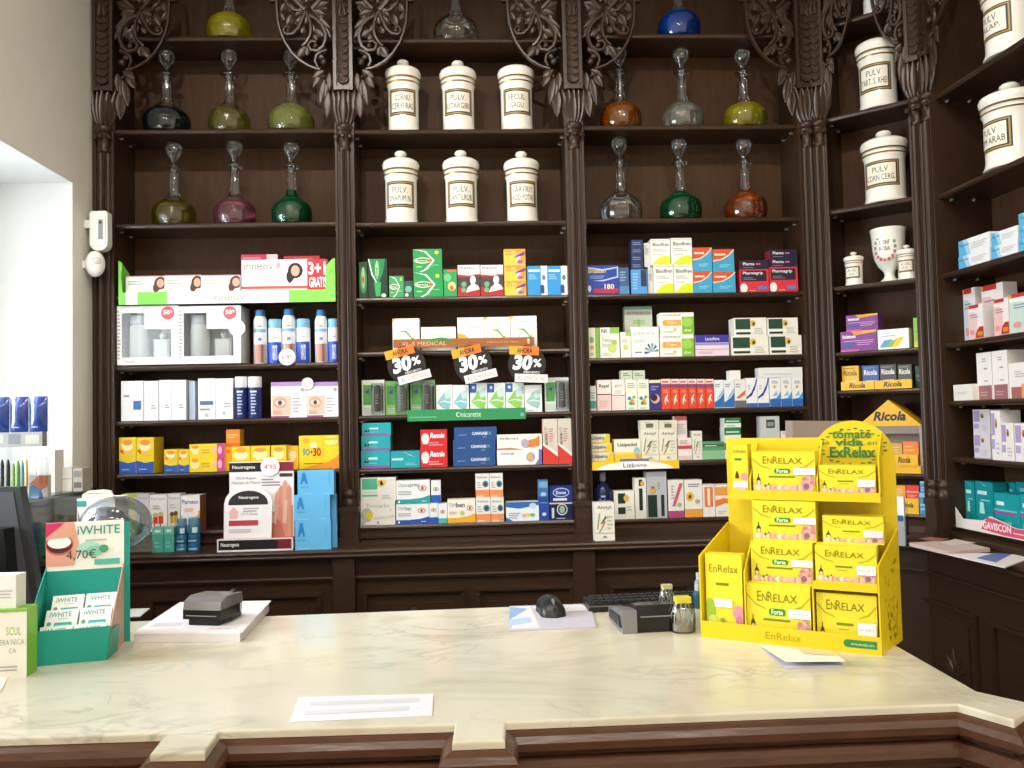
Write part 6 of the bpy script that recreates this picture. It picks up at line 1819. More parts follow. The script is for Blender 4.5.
def ENR(forte):
    def f(a):
        rr = random.Random(11)
        o = [p('b8a818', (0, .80), (.14, .62), (.3, .56), (.3, .58), (.15, .65), (0, .83)), p('b8a818', (1, .80), (.86, .62), (.7, .56), (.7, .58), (.85, .65), (1, .83)),
             t('E', .17, .70, .235, .88, '8a7c10', .004), t('N', .245, .70, .325, .84, '8a7c10', .004), t('R', .335, .70, .415, .88, '8a7c10', .004), t('ELAX', .425, .70, .80, .84, '8a7c10', .004)]
        if forte:
            o += [r(.38, .46, .58, .58, '2f8a3c'), e(.38, .52, .03, .06, '2f8a3c'), e(.58, .52, .03, .06, '2f8a3c'), t('Forte', .39, .475, .57, .57, 'f0f8e0', .02), lines(.26, .36, .68, .41, 1, '7a8a20', .8)]
        else:
            o += [lines(.33, .42, .62, .48, 1, '7a8a20', .8), lines(.36, .34, .58, .38, 1, 'b0a030')]
        o += [p('4a3a20', (.06, .2), (.13, .2), (.125, .32), (.1, .38), (.1, .46), (.09, .46), (.085, .38), (.06, .32)), e(.095, .24, .03, .05, 'd8d0a0')]
        cols = ('e0b0a8', 'c88a90', 'd8a0a8', 'f0d8a0', 'f4ecd0', 'b88a78', 'e8c0b0')
        for i in range(26):
            x = .05 + .92 * i / 26
            hgt = .04 + .05 * rr.random() + (.10 if x > .82 else 0)
            o.append(e(x, .11 + (hgt * .5 if x > .82 else 0), .028 + .02 * rr.random(), hgt, cols[rr.randrange(7)], 8))
        for k in range(8):
            o.append(e(.88 + .08 * math.cos(k), .30 + .08 * math.sin(k * 1.7), .035, .05, ('d890a0', 'c87a90', 'e0a8b0')[k % 3], 8))
        o.append(e(.86, .16, .045, .075, '8a6a70', 10))
        o += [e(.2, .16, .02, .04, '5a7a28', 6), e(.26, .2, .015, .03, '5a7a28', 6)]
        o.append(r(0, 0, 1, .045, 'f0e020'))
        return o
    return f


def stickers(obs, u0, u1, v0, v1):
    for o in obs:
        bb = [Vector(c) for c in o.bound_box]
        x0, x1 = min(b.x for b in bb), max(b.x for b in bb)
        z1 = max(b.z for b in bb)
        m = MB()
        y = min(b.y for b in bb) - .0004
        X0, X1, Z0_, Z1_ = x0 + (x1 - x0) * u0, x0 + (x1 - x0) * u1, z1 * v0, z1 * v1
        m.box(X0, X1, y - .0003, y, Z0_, Z1_, card('fbfaf6'))
        print_on(m, [t('enr 16,95 €', .12, .35, .88, .62, '8a8a8a')], X0, X1, Z0_, Z1_, y - .0003)
        m.build('price_sticker', o)


FB_, FN = 'e6d832', 'e6d832'
s1 = B(FE, [(747, 585.5, 811, 637)], .05, FB_, ENR(True), 'yellow EnRelax Forte carton at the bottom of the pile of three', sb=.012)
s2 = B(FE, [(751, 542.5, 813, 585)], .05, FB_, ENR(True), 'yellow EnRelax Forte carton in the middle of the pile of three', sb=.03)
s3 = B(FE, [(752.5, 501, 816, 541.5)], .05, FB_, ENR(True), 'yellow EnRelax Forte carton on top of the pile of three', sb=.052)
s4 = B(FE, [(752.5, 451.5, 815.5, 491)], .05, FB_, ENR(True), 'yellow EnRelax Forte carton on the upper shelf of the stand', sb=.062)
stickers(s1 + s2 + s3 + s4, .66, 1.0, .44, .60)
s5 = B(FE, [(816.5, 594.5, 877.5, 637)], .05, FN, ENR(False), 'yellow plain EnRelax carton under the middle shelf of the stand', sb=.014)
s6 = B(FE, [(815, 546.5, 877, 581)], .05, FN, ENR(False), 'yellow plain EnRelax carton on the middle shelf of the stand', sb=.01)
s7 = B(FE, [(822.5, 516.5, 884, 545)], .05, FN, ENR(False), 'yellow plain EnRelax carton on top of another one', sb=.056)
s8 = B(FE, [(819, 465.5, 876, 492)], .05, FN, ENR(False), 'yellow plain EnRelax carton under the round header', sb=.062)
stickers(s5 + s6 + s7 + s8, .68, .98, .26, .50)
TALL = lambda a: [t('EnRelax', .1, .78, .9, .87, '8a7c10'), lines(.28, .62, .66, .66, 1, '7a8a20', .8), e(.1, .3, .16, .16, '9ab830', 10), e(.18, .16, .14, .1, 'c8d060', 10), e(.88, .3, .16, .09, 'd890a0', 10), e(.9, .2, .1, .08, 'c87a90', 10), e(.88, .12, .11, .07, '9a7a70', 10), e(.4, .08, .1, .05, 'f4ecd0', 8), e(.62, .07, .1, .04, 'e8c0b0', 8), e(.45, .2, .08, .03, '7a9a30', 6)]
s9 = B(FE, [(706, 554.5, 742.8, 637)], .032, 'e6d832', TALL, 'tall yellow EnRelax carton in the side compartment of the stand', sb=.008)
stickers(s9, .24, .72, .36, .46)
s10 = B(FE, [(731.5, 444.5, 748, 491)], .04, 'e6d832', lambda a: [t('EnRelax', .1, .82, .9, .9, '8a7c10'), lines(.2, .66, .7, .72, 1, '4a8a3a', .8), p('6a2a18', (.2, .28), (.45, .28), (.42, .36), (.34, .44), (.3, .44), (.22, .36)), e(.75, .32, .2, .08, 'd890a0', 8), e(.6, .05, .3, .04, 'e8c0b0', 8)], 'slim upright yellow carton at the end of the stand\'s upper shelf', sb=.062)
stickers(s10, .08, .98, .09, .22)

# ---- brown carton lid and clear holder behind the stand
q0 = on_y(790, 436, 2.12)
q1 = on_y(846, 421, 2.12)
m = MB()
hh = q1.z - ZCT
m.slab([(0, 0), (q1.x - q0.x, 0), (q1.x - q0.x, hh), (.008, hh + .004)], 0, .05, card('9a8880'))
tag(m.build('cardboard_box', None, (q0.x, 2.12, ZCT)), 'grey-brown cardboard box standing behind the yellow stand', 'box')
hp = on_z(898, 546, ZLEDGE)
lf = FC.loc(hp)
hz = FC.hit(900, 497, lf[1])[1] - ZLEDGE
hold = tag(put('clear_holder', None, None, (hp.x, hp.y, ZLEDGE), FC.ang), 'clear plastic leaflet holder on the ledge by the corner shelving', 'holder')
m = MB()
m.box(-.05, .03, 0, .0015, 0, hz * .62, CLEAR)
m.box(-.05, .03, .03, .0315, 0, hz * .9, CLEAR)
m.box(.0285, .03, .0015, .03, 0, hz * .62, CLEAR)
m.build('holder', hold)
m = MB()
m.box(-.045, .022, .006, .024, 0, hz, card('f0f0f0'))
print_on(m, [r(.55, .5, .95, .62, '4a8ac0')], -.045, .022, 0, hz, .006)
tag(m.build('medicine_box', None, (hp.x, hp.y, ZLEDGE + .0005), FC.ang), 'white carton standing inside the clear holder', 'box')

# ---- teal toothpaste stand
wa, wb = on_z(31, 667, ZCT), on_z(109, 657, ZCT)
FW = Frame((wa.x, wa.y), ((wb - wa).x, (wb - wa).y * .55))
WW = FW.loc(wb)[0]
WD = .15
TEAL = card('1f9e8e')
TEAL2 = TEAL
ws = tag(put('teal_display', None, None, FW.w(0, 0, ZCT), FW.ang), 'teal cardboard counter stand with smiling mouth header lettered iWHITE', 'display stand')


def wz(px, py, d):
    return FW.hit(px, py, d)[1] - ZCT


def wu(px, py, d):
    return FW.hit(px, py, d)[0]


fz = wz(67, 629.5, -.012)
x0, x1 = wu(24.5, 632, -.012), wu(111, 626, -.012)
bz_ = wz(84, 565, WD)
bx0, bx1 = wu(46, 565, WD), wu(124, 563, WD)
hz_ = wz(85, 521.5, WD)


def sheet(mb, quad, mat, th=.002):
    """thin sheet over four points"""
    q = [Vector(s) for s in quad]
    n = (q[1] - q[0]).cross(q[3] - q[0]).normalized() * th
    vs = q + [s - n for s in q]
    mb.add(vs, [(0, 1, 2, 3), (7, 6, 5, 4), (1, 0, 4, 5), (2, 1, 5, 6), (3, 2, 6, 7), (0, 3, 7, 4)], mat)


m = MB()
sheet(m, [(0, 0, 0), (WW, 0, 0), (x1, -.012, fz), (x0, -.012, fz)], TEAL)
m.build('front_panel', ws)
m = MB()
sheet(m, [(bx0, WD, 0), (bx1, WD, 0), (bx1, WD, bz_), (bx0, WD, bz_)], TEAL)
m.build('rear_panel', ws)
m = MB()
sheet(m, [(bx0, WD, 0), (0, 0, 0), (x0, -.012, fz), (bx0, WD, bz_)], TEAL2)
m.build('side_panel', ws)
m = MB()
sheet(m, [(WW, 0, 0), (bx1, WD, 0), (bx1, WD, bz_), (x1, -.012, fz)], card('d8a890'))
sheet(m, [(WW + .0015, -.001, 0), (WW + .002 + (bx1 - WW) * .55, WD * .55, 0), (x1 + .003 + (bx1 - x1) * .5, WD * .5, fz * .8), (x1 + .0015, -.0125, fz * .9)], TEAL2, .001)
m.build('side_panel', ws)
m = MB()
m.box(0, min(WW, bx1), .002, WD, 0, .002, TEAL)
m.build('floor_panel', ws)
m = MB()
m.box(bx0, bx1, WD - .0005, WD + .003, bz_ - .01, hz_, card('f2efe6'))
lipp = []
print_on(m, [p('e0a48c', (0, 0), (.36, 0), (.42, .5), (.36, 1), (0, 1)), e(.17, .50, .18, .25, 'c06a60', 20), e(.17, .50, .165, .2, '5a1c24', 20), e(.17, .55, .15, .14, 'faf8f4', 20), p('e0a48c', (0, .62), (.34, .66), (.34, .82), (0, .8)), p('d0306a', (0, .66), (0, 1), (.24, 1)), t('iWHITE', .40, .70, .95, .9, '3f9a90', .01), lines(.5, .55, .94, .62, 1, 'a8b8b0'), e(.55, .38, .16, .16, 'a8d8c4'), e(.63, .32, .12, .12, '86c8ac'), e(.74, .36, .06, .09, '4f9a70'),
             t('4,70€', .26, .12, .64, .36, '4a4438'), r(.62, 0, .95, .12, '4fb8a8')], bx0, bx1, bz_, hz_, WD - .0005)
m.build('header_card', ws)
m = MB()
m.box(bx1 - .0005, bx1 + .012, WD + .003, WD + .006, 0, hz_ * .98, TEAL)
m.build('rear_support', ws)
IW = lambda a: [t('iWHITE', .12, .66, .8, .88, '4a9a92', .01), lines(.4, .56, .8, .62, 1, 'b0b8b4'), e(.14, .36, .07, .1, '5a9a7a'), r(.3, .16, .85, .40, '2fa8a0'), lines(.35, .24, .8, .32, 1, 'a8e0d8')]
k = 0
mbx = MB()
bw, bh, bd = WW * .44, .052, .025
mbx.box(-bw / 2, bw / 2, 0, bd, 0, bh, card('eef0ea'))
print_on(mbx, IW(1.3), -bw / 2, bw / 2, 0, bh)
bme = mbx.mesh('toothpaste_box')
for row, (dd, zz) in enumerate(((.014, .030), (.050, .058), (.088, .082))):
    for side_ in (.26, .73):
        o = put('toothpaste_box', bme, None, FW.w(WW * side_ + .004 * row, dd, ZCT + zz), rot=None)
        o.rotation_mode = 'XYZ'
        o.matrix_world = Matrix.Translation(FW.w(WW * side_ + .004 * row, dd, ZCT + zz)) @ Matrix.Rotation(FW.ang, 4, 'Z') @ Matrix.Rotation(RAD(-38), 4, 'X')
        tag(o, 'toothpaste carton in the %s row of the teal stand, %s side' % (('front', 'middle', 'back')[row], 'green-topped carton' if side_ < .5 else 'paper stack'), 'box', 'toothpaste cartons in the teal stand')

# ---- cartons at the end of the counter
ga = on_z(26.5, 677, ZCT)
gh = on_y(13, 609, ga.y)
m = MB()
gw = .13
m.box(-gw, 0, 0, .045, 0, gh.z - ZCT, card('f2efe4'))
H = gh.z - ZCT
print_on(m, [t('SCUL', .70, .62, .92, .74, '9ac04a'), t('VERA NICA', .55, .48, .97, .56, 'a8b89a'), t('CA', .74, .36, .85, .43, 'a8b89a'), lines(.5, .1, .9, .2, 2, 'b8b4a8'), r(0, .96, 1, 1, '8ac43a')], -gw, 0, 0, H)
m.add([(-gw, 0, H + .0003), (0, 0, H + .0003), (0, .045, H + .0003), (-gw, .045, H + .0003)], [(0, 1, 2, 3)], card('86c83a'))
m.add([(.0003, 0, 0), (.0003, .045, 0), (.0003, .045, H), (.0003, 0, H)], [(0, 1, 2, 3)], card('86c83a'))
tag(m.build('tea_box', None, (ga.x, ga.y, ZCT), RAD(3)), 'cream carton with green top and side at the end of the counter', 'box')
zw = ZCT + H + .0005
w1 = on_y(16, 575, ga.y + .006)
m = MB()
m.box(-.12, 0, 0, .035, 0, w1.z - zw, card('ecebe6'))
print_on(m, lines(.6, .3, .95, .6, 3, 'c8c4bc'), -.12, 0, 0, w1.z - zw)
tag(m.build('medicine_box', None, (w1.x, ga.y + .006, zw), RAD(-2)), 'white carton standing on the green-topped carton', 'box')
pp = [C(-30, 668), C(14, 664), C(2, 690), C(-30, 715)]
m = MB()
pz = ZCT + .0006
if sum(pp[i][0] * pp[(i + 1) % 4][1] - pp[(i + 1) % 4][0] * pp[i][1] for i in range(4)) < 0:
    pp = pp[::-1]
m.prism(pp, pz, pz + .0015, card('f4f2ee'))
tag(m.build('paper_sheet'), 'white paper sheet lying at the end of the counter before the green-topped carton', 'paper')


def quad_slab(pxs, z0, z1, mat, name, label, cat, extra=None, bev=False, pr=None):
    q = [C(x, y, z1) for x, y in pxs]
    if sum(q[i][0] * q[(i + 1) % len(q)][1] - q[(i + 1) % len(q)][0] * q[i][1] for i in range(len(q))) < 0:
        q = q[::-1]
    c = (sum(s[0] for s in q) / len(q), sum(s[1] for s in q) / len(q))
    m = MB().prism([(x - c[0], y - c[1]) for x, y in q], 0, z1 - z0, mat)
    for k_, (col, pts) in enumerate(pr or []):
        a = [C(x, y, z1) for x, y in pts]
        if sum(a[i][0] * a[(i + 1) % len(a)][1] - a[(i + 1) % len(a)][0] * a[i][1] for i in range(len(a))) < 0:
            a = a[::-1]
        m.add([(x - c[0], y - c[1], z1 - z0 + .0003 + .0002 * k_) for x, y in a], [tuple(range(len(a)))], card(col))
    return tag(m.build(name, None, (c[0], c[1], z0)), label, cat)


# ---- monitor turned to the pharmacist
ym = 2.16
a_, b_, c_ = on_y(20, 487, ym), on_y(43, 604, ym), on_y(-70, 487, ym)
mon = tag(put('pos_monitor', None, None, (b_.x, ym, ZCT)), 'dark grey tilted till monitor seen from its edge', 'monitor')
dx = a_.x - b_.x
m = MB()
zt = a_.z - ZCT
m.slab([(-.25, .03), (0.0, .0), (dx, zt), (-.26, zt + .002)], 0, .03, plain('2b2c30', .45))
m.slab([(-.22, .05), (-.022, .03), (dx - .016, zt - .012), (-.24, zt - .012)], -.002, 0, plain('46474c', .5))
m.build('housing', mon)
m = MB()
m.slab([(-.2, 0), (-.05, 0), (-.07, zt * .72), (-.2, zt * .72)], -.05, -.001, plain('141416', .4))
m.build('stand', mon)

# ---- stack of papers with a small printer
quad_slab([(134, 634), (240, 633.5), (269, 604), (176, 606)], ZCT + .0004, ZCT + .020, card('e4dfe0'), 'catalogue', 'thick pale catalogue under the loose sheets', 'catalogue')
quad_slab([(133, 633), (243, 631), (271, 600.5), (180, 602)], ZCT + .0204, ZCT + .0235, card('f1eff2'), 'paper_sheet', 'white printed sheet on top of the catalogue', 'paper', pr=[('d8d2da', [(150, 627), (180, 626), (184, 622), (156, 623)]), ('e8c8d0', [(205, 630), (236, 629), (239, 627), (210, 628)])])
quad_slab([(112, 617), (140, 616), (150, 608), (118, 609)], ZCT + .0004, ZCT + .003, card('e4e2de'), 'paper_sheet', 'folded white sheet showing behind the teal stand', 'paper')
zs_ = ZCT + .0239
pr0 = on_z(186, 625.5, zs_)
pr1 = on_z(219, 626.5, zs_)
FP = Frame((pr0.x, pr0.y), ((pr1 - pr0).x, (pr1 - pr0).y))
Wp = FP.loc(pr1)[0] * 1.15
zh = FP.hit(201, 598, 0)[1] - zs_
pt = tag(put('label_printer', None, None, FP.w(-.008, 0, zs_), FP.ang), 'small black and silver thermal printer on the paper stack', 'printer')
Dp = .115
m = MB()
m.prism([(.012, .006), (Wp - .012, .006), (Wp - .004, Dp * .5), (Wp - .012, Dp), (.012, Dp), (.004, Dp * .5)], 0, zh * .22, plain('161617', .35))
m.prism([(0, .0), (Wp, .0), (Wp + .004, Dp * .7), (Wp - .01, Dp), (.01, Dp), (-.004, Dp * .7)], zh * .22, zh * .56, plain('1b1b1d', .25))
m.box(.008, Wp - .012, -.001, .001, zh * .34, zh * .37, plain('b8b8bc', .3, .6))
m.build('base', pt)
m = MB()
m.side([(-.001, zh * .56), (Dp * .9, zh * .56), (Dp * .86, zh * .93), (.03, zh * 1.0), (.004, zh * .86)], .001, Wp - .001, plain('8d8a86', .32, .5))
m.build('silver_lid', pt)
MB().ball((Wp * .8, Dp * .8, zh * .95), .008, plain('1a1a1a', .4), 8).build('button', pt)

# ---- mouse mat, mouse, keyboard
quad_slab([(508.5, 630.5), (596, 626.5), (590, 603.5), (509.5, 606)], ZCT + .0004, ZCT + .0035, card('c9c6d4'), 'mouse_mat', 'pale blue and white printed mouse mat', 'mouse mat',
          pr=[('e9e6ea', [(512, 629), (540, 628), (530, 606), (511, 607)]), ('8fb4e0', [(509, 620), (528, 609), (510, 607)]), ('b8d0ee', [(510, 626), (532, 622), (530, 617), (509.5, 620)]), ('f1eff2', [(532, 607), (589, 605), (587, 611), (540, 613)])])
mz = ZCT + .0038
ma, mb_ = on_z(543, 604, mz), on_z(559, 622, mz)
mc = (ma + mb_) / 2
ang = math.atan2((mb_ - ma).y, (mb_ - ma).x)
mo = tag(put('computer_mouse', None, None, (mc.x, mc.y, mz), ang), 'black wireless computer mouse on the mat', 'mouse')
L_ = .124
nx, ny = 14, 10
vs, fs = [], []
for i in range(nx + 1):
    sx = -1 + 2 * i / nx
    wv = .035 * (1 - abs(sx) ** 3.2) ** .5 * (1 - .10 * math.cos(sx * 3))
    hv = .042 * (1 - abs(sx + .12) ** 2.6 * .9 if abs(sx + .12) < 1 else 0) ** .6 if abs(sx + .12) < 1.03 else 0
    hv = max(hv.real if isinstance(hv, complex) else hv, .004) if abs(sx) < 1 else .002
    for j in range(ny + 1):
        a = math.pi * j / ny
        vs.append((sx * L_ / 2, wv * math.cos(a), hv * math.sin(a) ** .8))
for i in range(nx):
    for j in range(ny):
        a = i * (ny + 1) + j
        fs.append((a, a + 1, a + ny + 2, a + ny + 1))
MB().add(vs, fs, plain('232325', .35), True).build('shell', mo)
MB().lathe([(0, -.003), (.010, -.003), (.0105, 0), (.010, .003), (0, .003)], 14, plain('6a6a6e', .3)).build('scroll_wheel', mo, (.033, 0, .032)).rotation_euler = (RAD(90), 0, 0)
MB().tube([(.004, 0, .0422), (.056, 0, .017)], .0012, plain('0c0c0c', .5), 6).build('button_gap', mo)

kz = ZCT
ka, kb = on_z(589, 613, kz), on_z(668, 609, kz)
FK = Frame((ka.x, ka.y), ((kb - ka).x, (kb - ka).y * .7))
kb_ = tag(put('keyboard', None, None, FK.w(0, 0, kz), FK.ang), 'black computer keyboard at the far edge of the counter', 'keyboard')
KW = .44
m = MB()
m.side([(0, .001), (.085, .001), (.085, .024), (0, .018)], 0, KW, plain('1e1e1f', .4))
m.box(0, KW, -.001, .0, .014, .017, plain('6a6a68', .4))
m.build('case', kb_)
km = MB().box(-.008, .008, -.007, .007, 0, .007, plain('2c2c2e', .5), .002).mesh('key')
for i in range(22):
    for j in range(3):
        put('key', km, kb_, (.02 + i * .0192, .018 + j * .024, .0192 + j * .0016))
# ---- card terminal
ta_, tb_ = on_z(637.5, 633.5, kz), on_z(667, 632, kz)
FT = Frame((ta_.x, ta_.y), ((tb_ - ta_).x, (tb_ - ta_).y))
TW_ = .092
tz = FT.hit(650, 606, .01)[1] - kz
te = tag(put('card_terminal', None, None, FT.w(0, 0, kz + .0004), FT.ang), 'black and silver card payment terminal lying on the marble', 'card terminal')
m = MB()
m.side([(0, .004), (.004, 0), (.15, 0), (.16, .012), (.15, tz * .6), (.06, tz * .95), (.02, tz), (0, tz * .62)], 0, TW_, plain('111112', .18))
m.box(.008, TW_ - .004, -.0008, .001, tz * .6, tz * .64, plain('9a9a9c', .3, .6))
m.build('body', te)
m = MB()
m.side([(-.002, 0), (.14, 0), (.15, tz * .5), (.06, tz * .8), (.0, tz * .9)], -.034, -.0005, plain('8c8d92', .3, .5))
m.side([(.01, tz * .2), (.13, tz * .2), (.12, tz * .5), (.03, tz * .6)], -.038, -.034, plain('26272a', .4))
m.build('silver_side', te)
for i in range(3):
    for j in range(4):
        MB().box(.02 + i * .022, .036 + i * .022, .075 + j * .017, .088 + j * .017, tz * (.84 - .09 * j), tz * (.88 - .09 * j), plain('3a3a3e', .4)).build('key', te)
# ---- clear wrapped bundle with yellow caps
for cx, cy, ty, rp, lab in ((686, 634.5, 599, 13, 'clear plastic wrapped jar with yellow tag beside the card terminal'), (669, 612, 586, 8.5, 'clear plastic wrapped jar with cream tag behind the card terminal')):
    b0_ = on_z(cx, cy, kz)
    tp = on_y(cx, ty, b0_.y)
    R = rp * b0_.y / F
    H = tp.z - kz
    ct = tag(put('wrapped_jar', None, None, (b0_.x, b0_.y + R, kz + .0003)), lab, 'jar')
    MB().lathe(smooth_prof([(0, 0), (R * .9, 0), (R, H * .1), (R * 1.02, H * .5), (R * .85, H * .72), (R * .7, H * .8), (R * .66, H * .86)], 2), 20, CLEAR).build('wrap', ct)
    MB().lathe([(0, .003), (R * .78, .003), (R * .8, H * .24), (0, H * .26)], 16, plain('a8a28c', .5)).build('contents', ct)
    mm = MB()
    rr = random.Random(int(cx))
    for i in range(9):
        a = i * .7
        mm.tube([(R * .8 * math.cos(a), R * .8 * math.sin(a), H * .2), (R * .95 * math.cos(a + .6 * rr.random()), R * .95 * math.sin(a + .6), H * .5), (R * .5 * math.cos(a), R * .5 * math.sin(a), H * .78)], .0011, plain('c8c8c8', .2), 5)
    mm.build('crease', ct)
    MB().box(-R * .62, R * .62, -R * .62, R * .3, H * .84, H, card('d8cc3a' if cx > 675 else 'c8c08a'), .002).build('tag', ct)
for cx, cy, ty, rp, c_, lab in ((699, 609, 585, 4.5, '2f5f78', 'small dark blue bottle peeping out behind the yellow stand'), (700, 600, 573, 4, '7a98a8', 'small grey-blue bottle behind the yellow stand')):
    b0_ = on_z(cx, cy, kz)
    H = on_y(cx, ty, b0_.y).z - kz
    R = rp * b0_.y / F
    q = tag(put('small_bottle', None, None, (b0_.x, b0_.y + R, kz)), lab, 'bottle')
    MB().lathe(smooth_prof([(0, 0), (R, .001), (R, H * .62), (R * .5, H * .74)], 2), 16, plain(c_, .25)).build('bottle_body', q)
    MB().lathe([(R * .55, H * .72), (R * .55, H * .98), (0, H)], 14, plain('c8ccd0', .3)).build('cap', q)

# ---- papers on the counter
quad_slab([(289, 722), (432, 715.5), (433.5, 693.5), (299, 697)], ZCT + .0004, ZCT + .0012, card('eeebf0'), 'receipt', 'long white receipt lying on the marble', 'receipt',
          pr=[('dcd8e0', [(310, 702), (420, 698), (419, 702), (309, 706)]), ('e0dce4', [(305, 711), (410, 706), (409, 710), (304, 715)])])
m = MB()
la, lb, lc, ld_ = C(760, 646.5), C(786, 668.5), C(846, 667), C(836, 654)
zc_ = ZCT + .0005
o3 = Vector((sum(s[0] for s in (la, lb, lc, ld_)) / 4, sum(s[1] for s in (la, lb, lc, ld_)) / 4, zc_))
lv = [Vector((s[0], s[1], zc_)) - o3 for s in (la, lb, lc, ld_)]
up3 = Vector((0, 0, .012))
sheet(m, [lv[0], lv[1], lv[2], lv[3]], card('d9d6e2'), -.0006)
sheet(m, [lv[0] + up3 * .1, lv[1] + up3, lv[2] + up3 * .8, lv[3] + up3 * .1], card('f4f3f4'), -.0006)
sheet(m, [lv[0] * .5 + lv[3] * .5 + up3 * .22 + Vector((0, 0, .0004)), lv[0] * .3 + lv[1] * .2 + lv[3] * .3 + lv[2] * .2 + up3 * .5 + Vector((0, 0, .0006)), lv[3] * .6 + lv[2] * .4 + up3 * .4 + Vector((0, 0, .0006)), lv[3] + up3 * .12 + Vector((0, 0, .0006))], card('e2cfa8'), -.0004)
tag(m.build('folded_leaflet', None, o3), 'folded white and tan leaflet in front of the yellow stand', 'leaflet')

# ---- magazines on the side ledge
ZL2 = ZLEDGE + .0005
quad_slab([(909, 542.5), (948, 551.5), (990, 548), (956, 540)], ZL2, ZL2 + .012, card('d9c4bc'), 'magazine', 'pale pink magazine stack on the side ledge', 'magazine', pr=[('b87a70', [(918, 538.5), (932, 541.5), (950, 539), (930, 537)]), ('e8dcd4', [(940, 543), (952, 546), (976, 543), (955, 539)])])
quad_slab([(948, 554), (1005, 567), (1030, 558), (1030, 555), (979, 553)], ZL2 + .0002, ZL2 + .004, card('f2f0ee'), 'brochure', 'white and blue brochure on the side ledge', 'brochure', pr=[('5a7ac0', [(976, 558), (996, 562.5), (1012, 554), (995, 553)])])

# ================================================================== by the window
zg = 1.367
ge0, ge1 = on_z(96, 487.5, zg), on_z(22, 501, zg)
xe = (ge0.x + ge1.x) / 2
gs = tag(put('glass_shelf', None, None, (XL, 2.4, zg)), 'shallow glass display case with glass top on the wall under the window', 'display case')
m = MB()
m.box(-.30, xe - XL, -.9, min(ge0.y, wy1 - .004) - 2.4, -.010, 0, SHELFGLASS)
m.box(.001, xe - XL, min(ge0.y, wy1 - .004) - 2.4, .62, -.010, 0, SHELFGLASS)
m.build('glass_top', gs)
MB().box(xe - XL - .006, xe - XL, -.9, .62, -.28, -.010, SHELFGLASS).build('front_glass', gs)
MB().box(.001, xe - XL, -.9, .62, -.288, -.280, SHELFGLASS).build('bottom_glass', gs)


class YF(Frame):
    pass


def yframe(y, sup):
    f = Frame((0, y), (1, 0))
    f.sup = [(-9, 9, -9, 9, sup)]
    return f


def on_shelf(y, rect, dep, body, ops, label, sup, side=None, name='medicine_box', cat='box', group=None, top=None):
    rects = rect if isinstance(rect, list) else [rect]
    f = yframe(y, sup)
    out = []
    x0, y0, x1, y1 = rects[0]
    zb = f.hit((x0 + x1) / 2, y1)[1]
    f.sup = [(-9, 9, -9, 9, zb)]
    obs = B(f, rects, dep, body, ops, label, group, sb=0, side=side, name=name, cat=cat, top=top)
    for o in obs:
        dz = o.location.z - sup
        hgt = o.dimensions.z if o.dimensions.z else 0
        bbz = max(c[2] for c in o.bound_box) * o.scale.z
        o.location.z = sup + .0002
        o.scale.z *= (bbz + dz) / bbz
    return obs


on_shelf(2.86, [(18, 450.5, 36, 488), (36.5, 450.5, 55, 488)], .06, 'e6e2da', lambda a: lines(.3, .2, .8, .9, 6, 'd4cec4', .25), ['plain off-white carton behind the cosmetic tubes', 'plain off-white carton next to the small ivory one'], zg, group='plain off-white cartons on the glass case')
on_shelf(2.90, (62, 467.5, 72, 487), .06, 'ece8e0', lambda a: [r(0, .5, 1, .53, 'c0b8ac')], 'small ivory carton beside the window edge on the glass case', zg)
on_shelf(2.88, (73, 468.5, 82.5, 487), .06, 'b8ae a2'.replace(' ', ''), lambda a: [r(.1, .15, .9, .4, '6a6460'), r(.1, .62, .9, .9, '8a847e')], 'grey-beige carton at the end of the glass case', zg)
on_shelf(2.66, (29, 475.5, 48, 491), .02, 'e2d4c8', lambda a: [p('e07848', (0, .6), (.5, 1), (1, 1), (1, .5), (.6, .3)), p('4a84b8', (0, 0), (.8, 0), (.6, .4), (.2, .6), (0, .5))], 'low carton with orange and blue splash on the glass case', zg)
for i, (a, b, c_, y0) in enumerate(((0, 4, '2a2a2c', 459), (6, 10, '20241f', 459), (11.5, 15, '7f9a58', 463), (16, 20, '5f8a3c', 460), (20.8, 24, '4f8a90', 460), (25, 28, 'c8a050', 458))):
    f = yframe(2.52, zg)
    u0, z1 = f.hit(a, y0)
    u1, _ = f.hit(b, y0)
    R = (u1 - u0) / 2
    H = z1 - zg
    q = tag(put('cosmetic_tube', None, None, ((u0 + u1) / 2, 2.52, zg + .0002)), ('black', 'blackish green', 'pale sage', 'leaf green', 'teal', 'ochre')[i] + ' slim cosmetic tube standing on the glass case', 'tube')
    MB().lathe([(0, 0), (R * .9, 0), (R * .9, H * .3)], 12, plain('d8d8d0', .3)).build('cap', q)
    MB().lathe([(R, H * .3), (R, H * .85), (R * .5, H * .97), (0, H)], 12, plain(c_, .3)).build('tube_body', q)
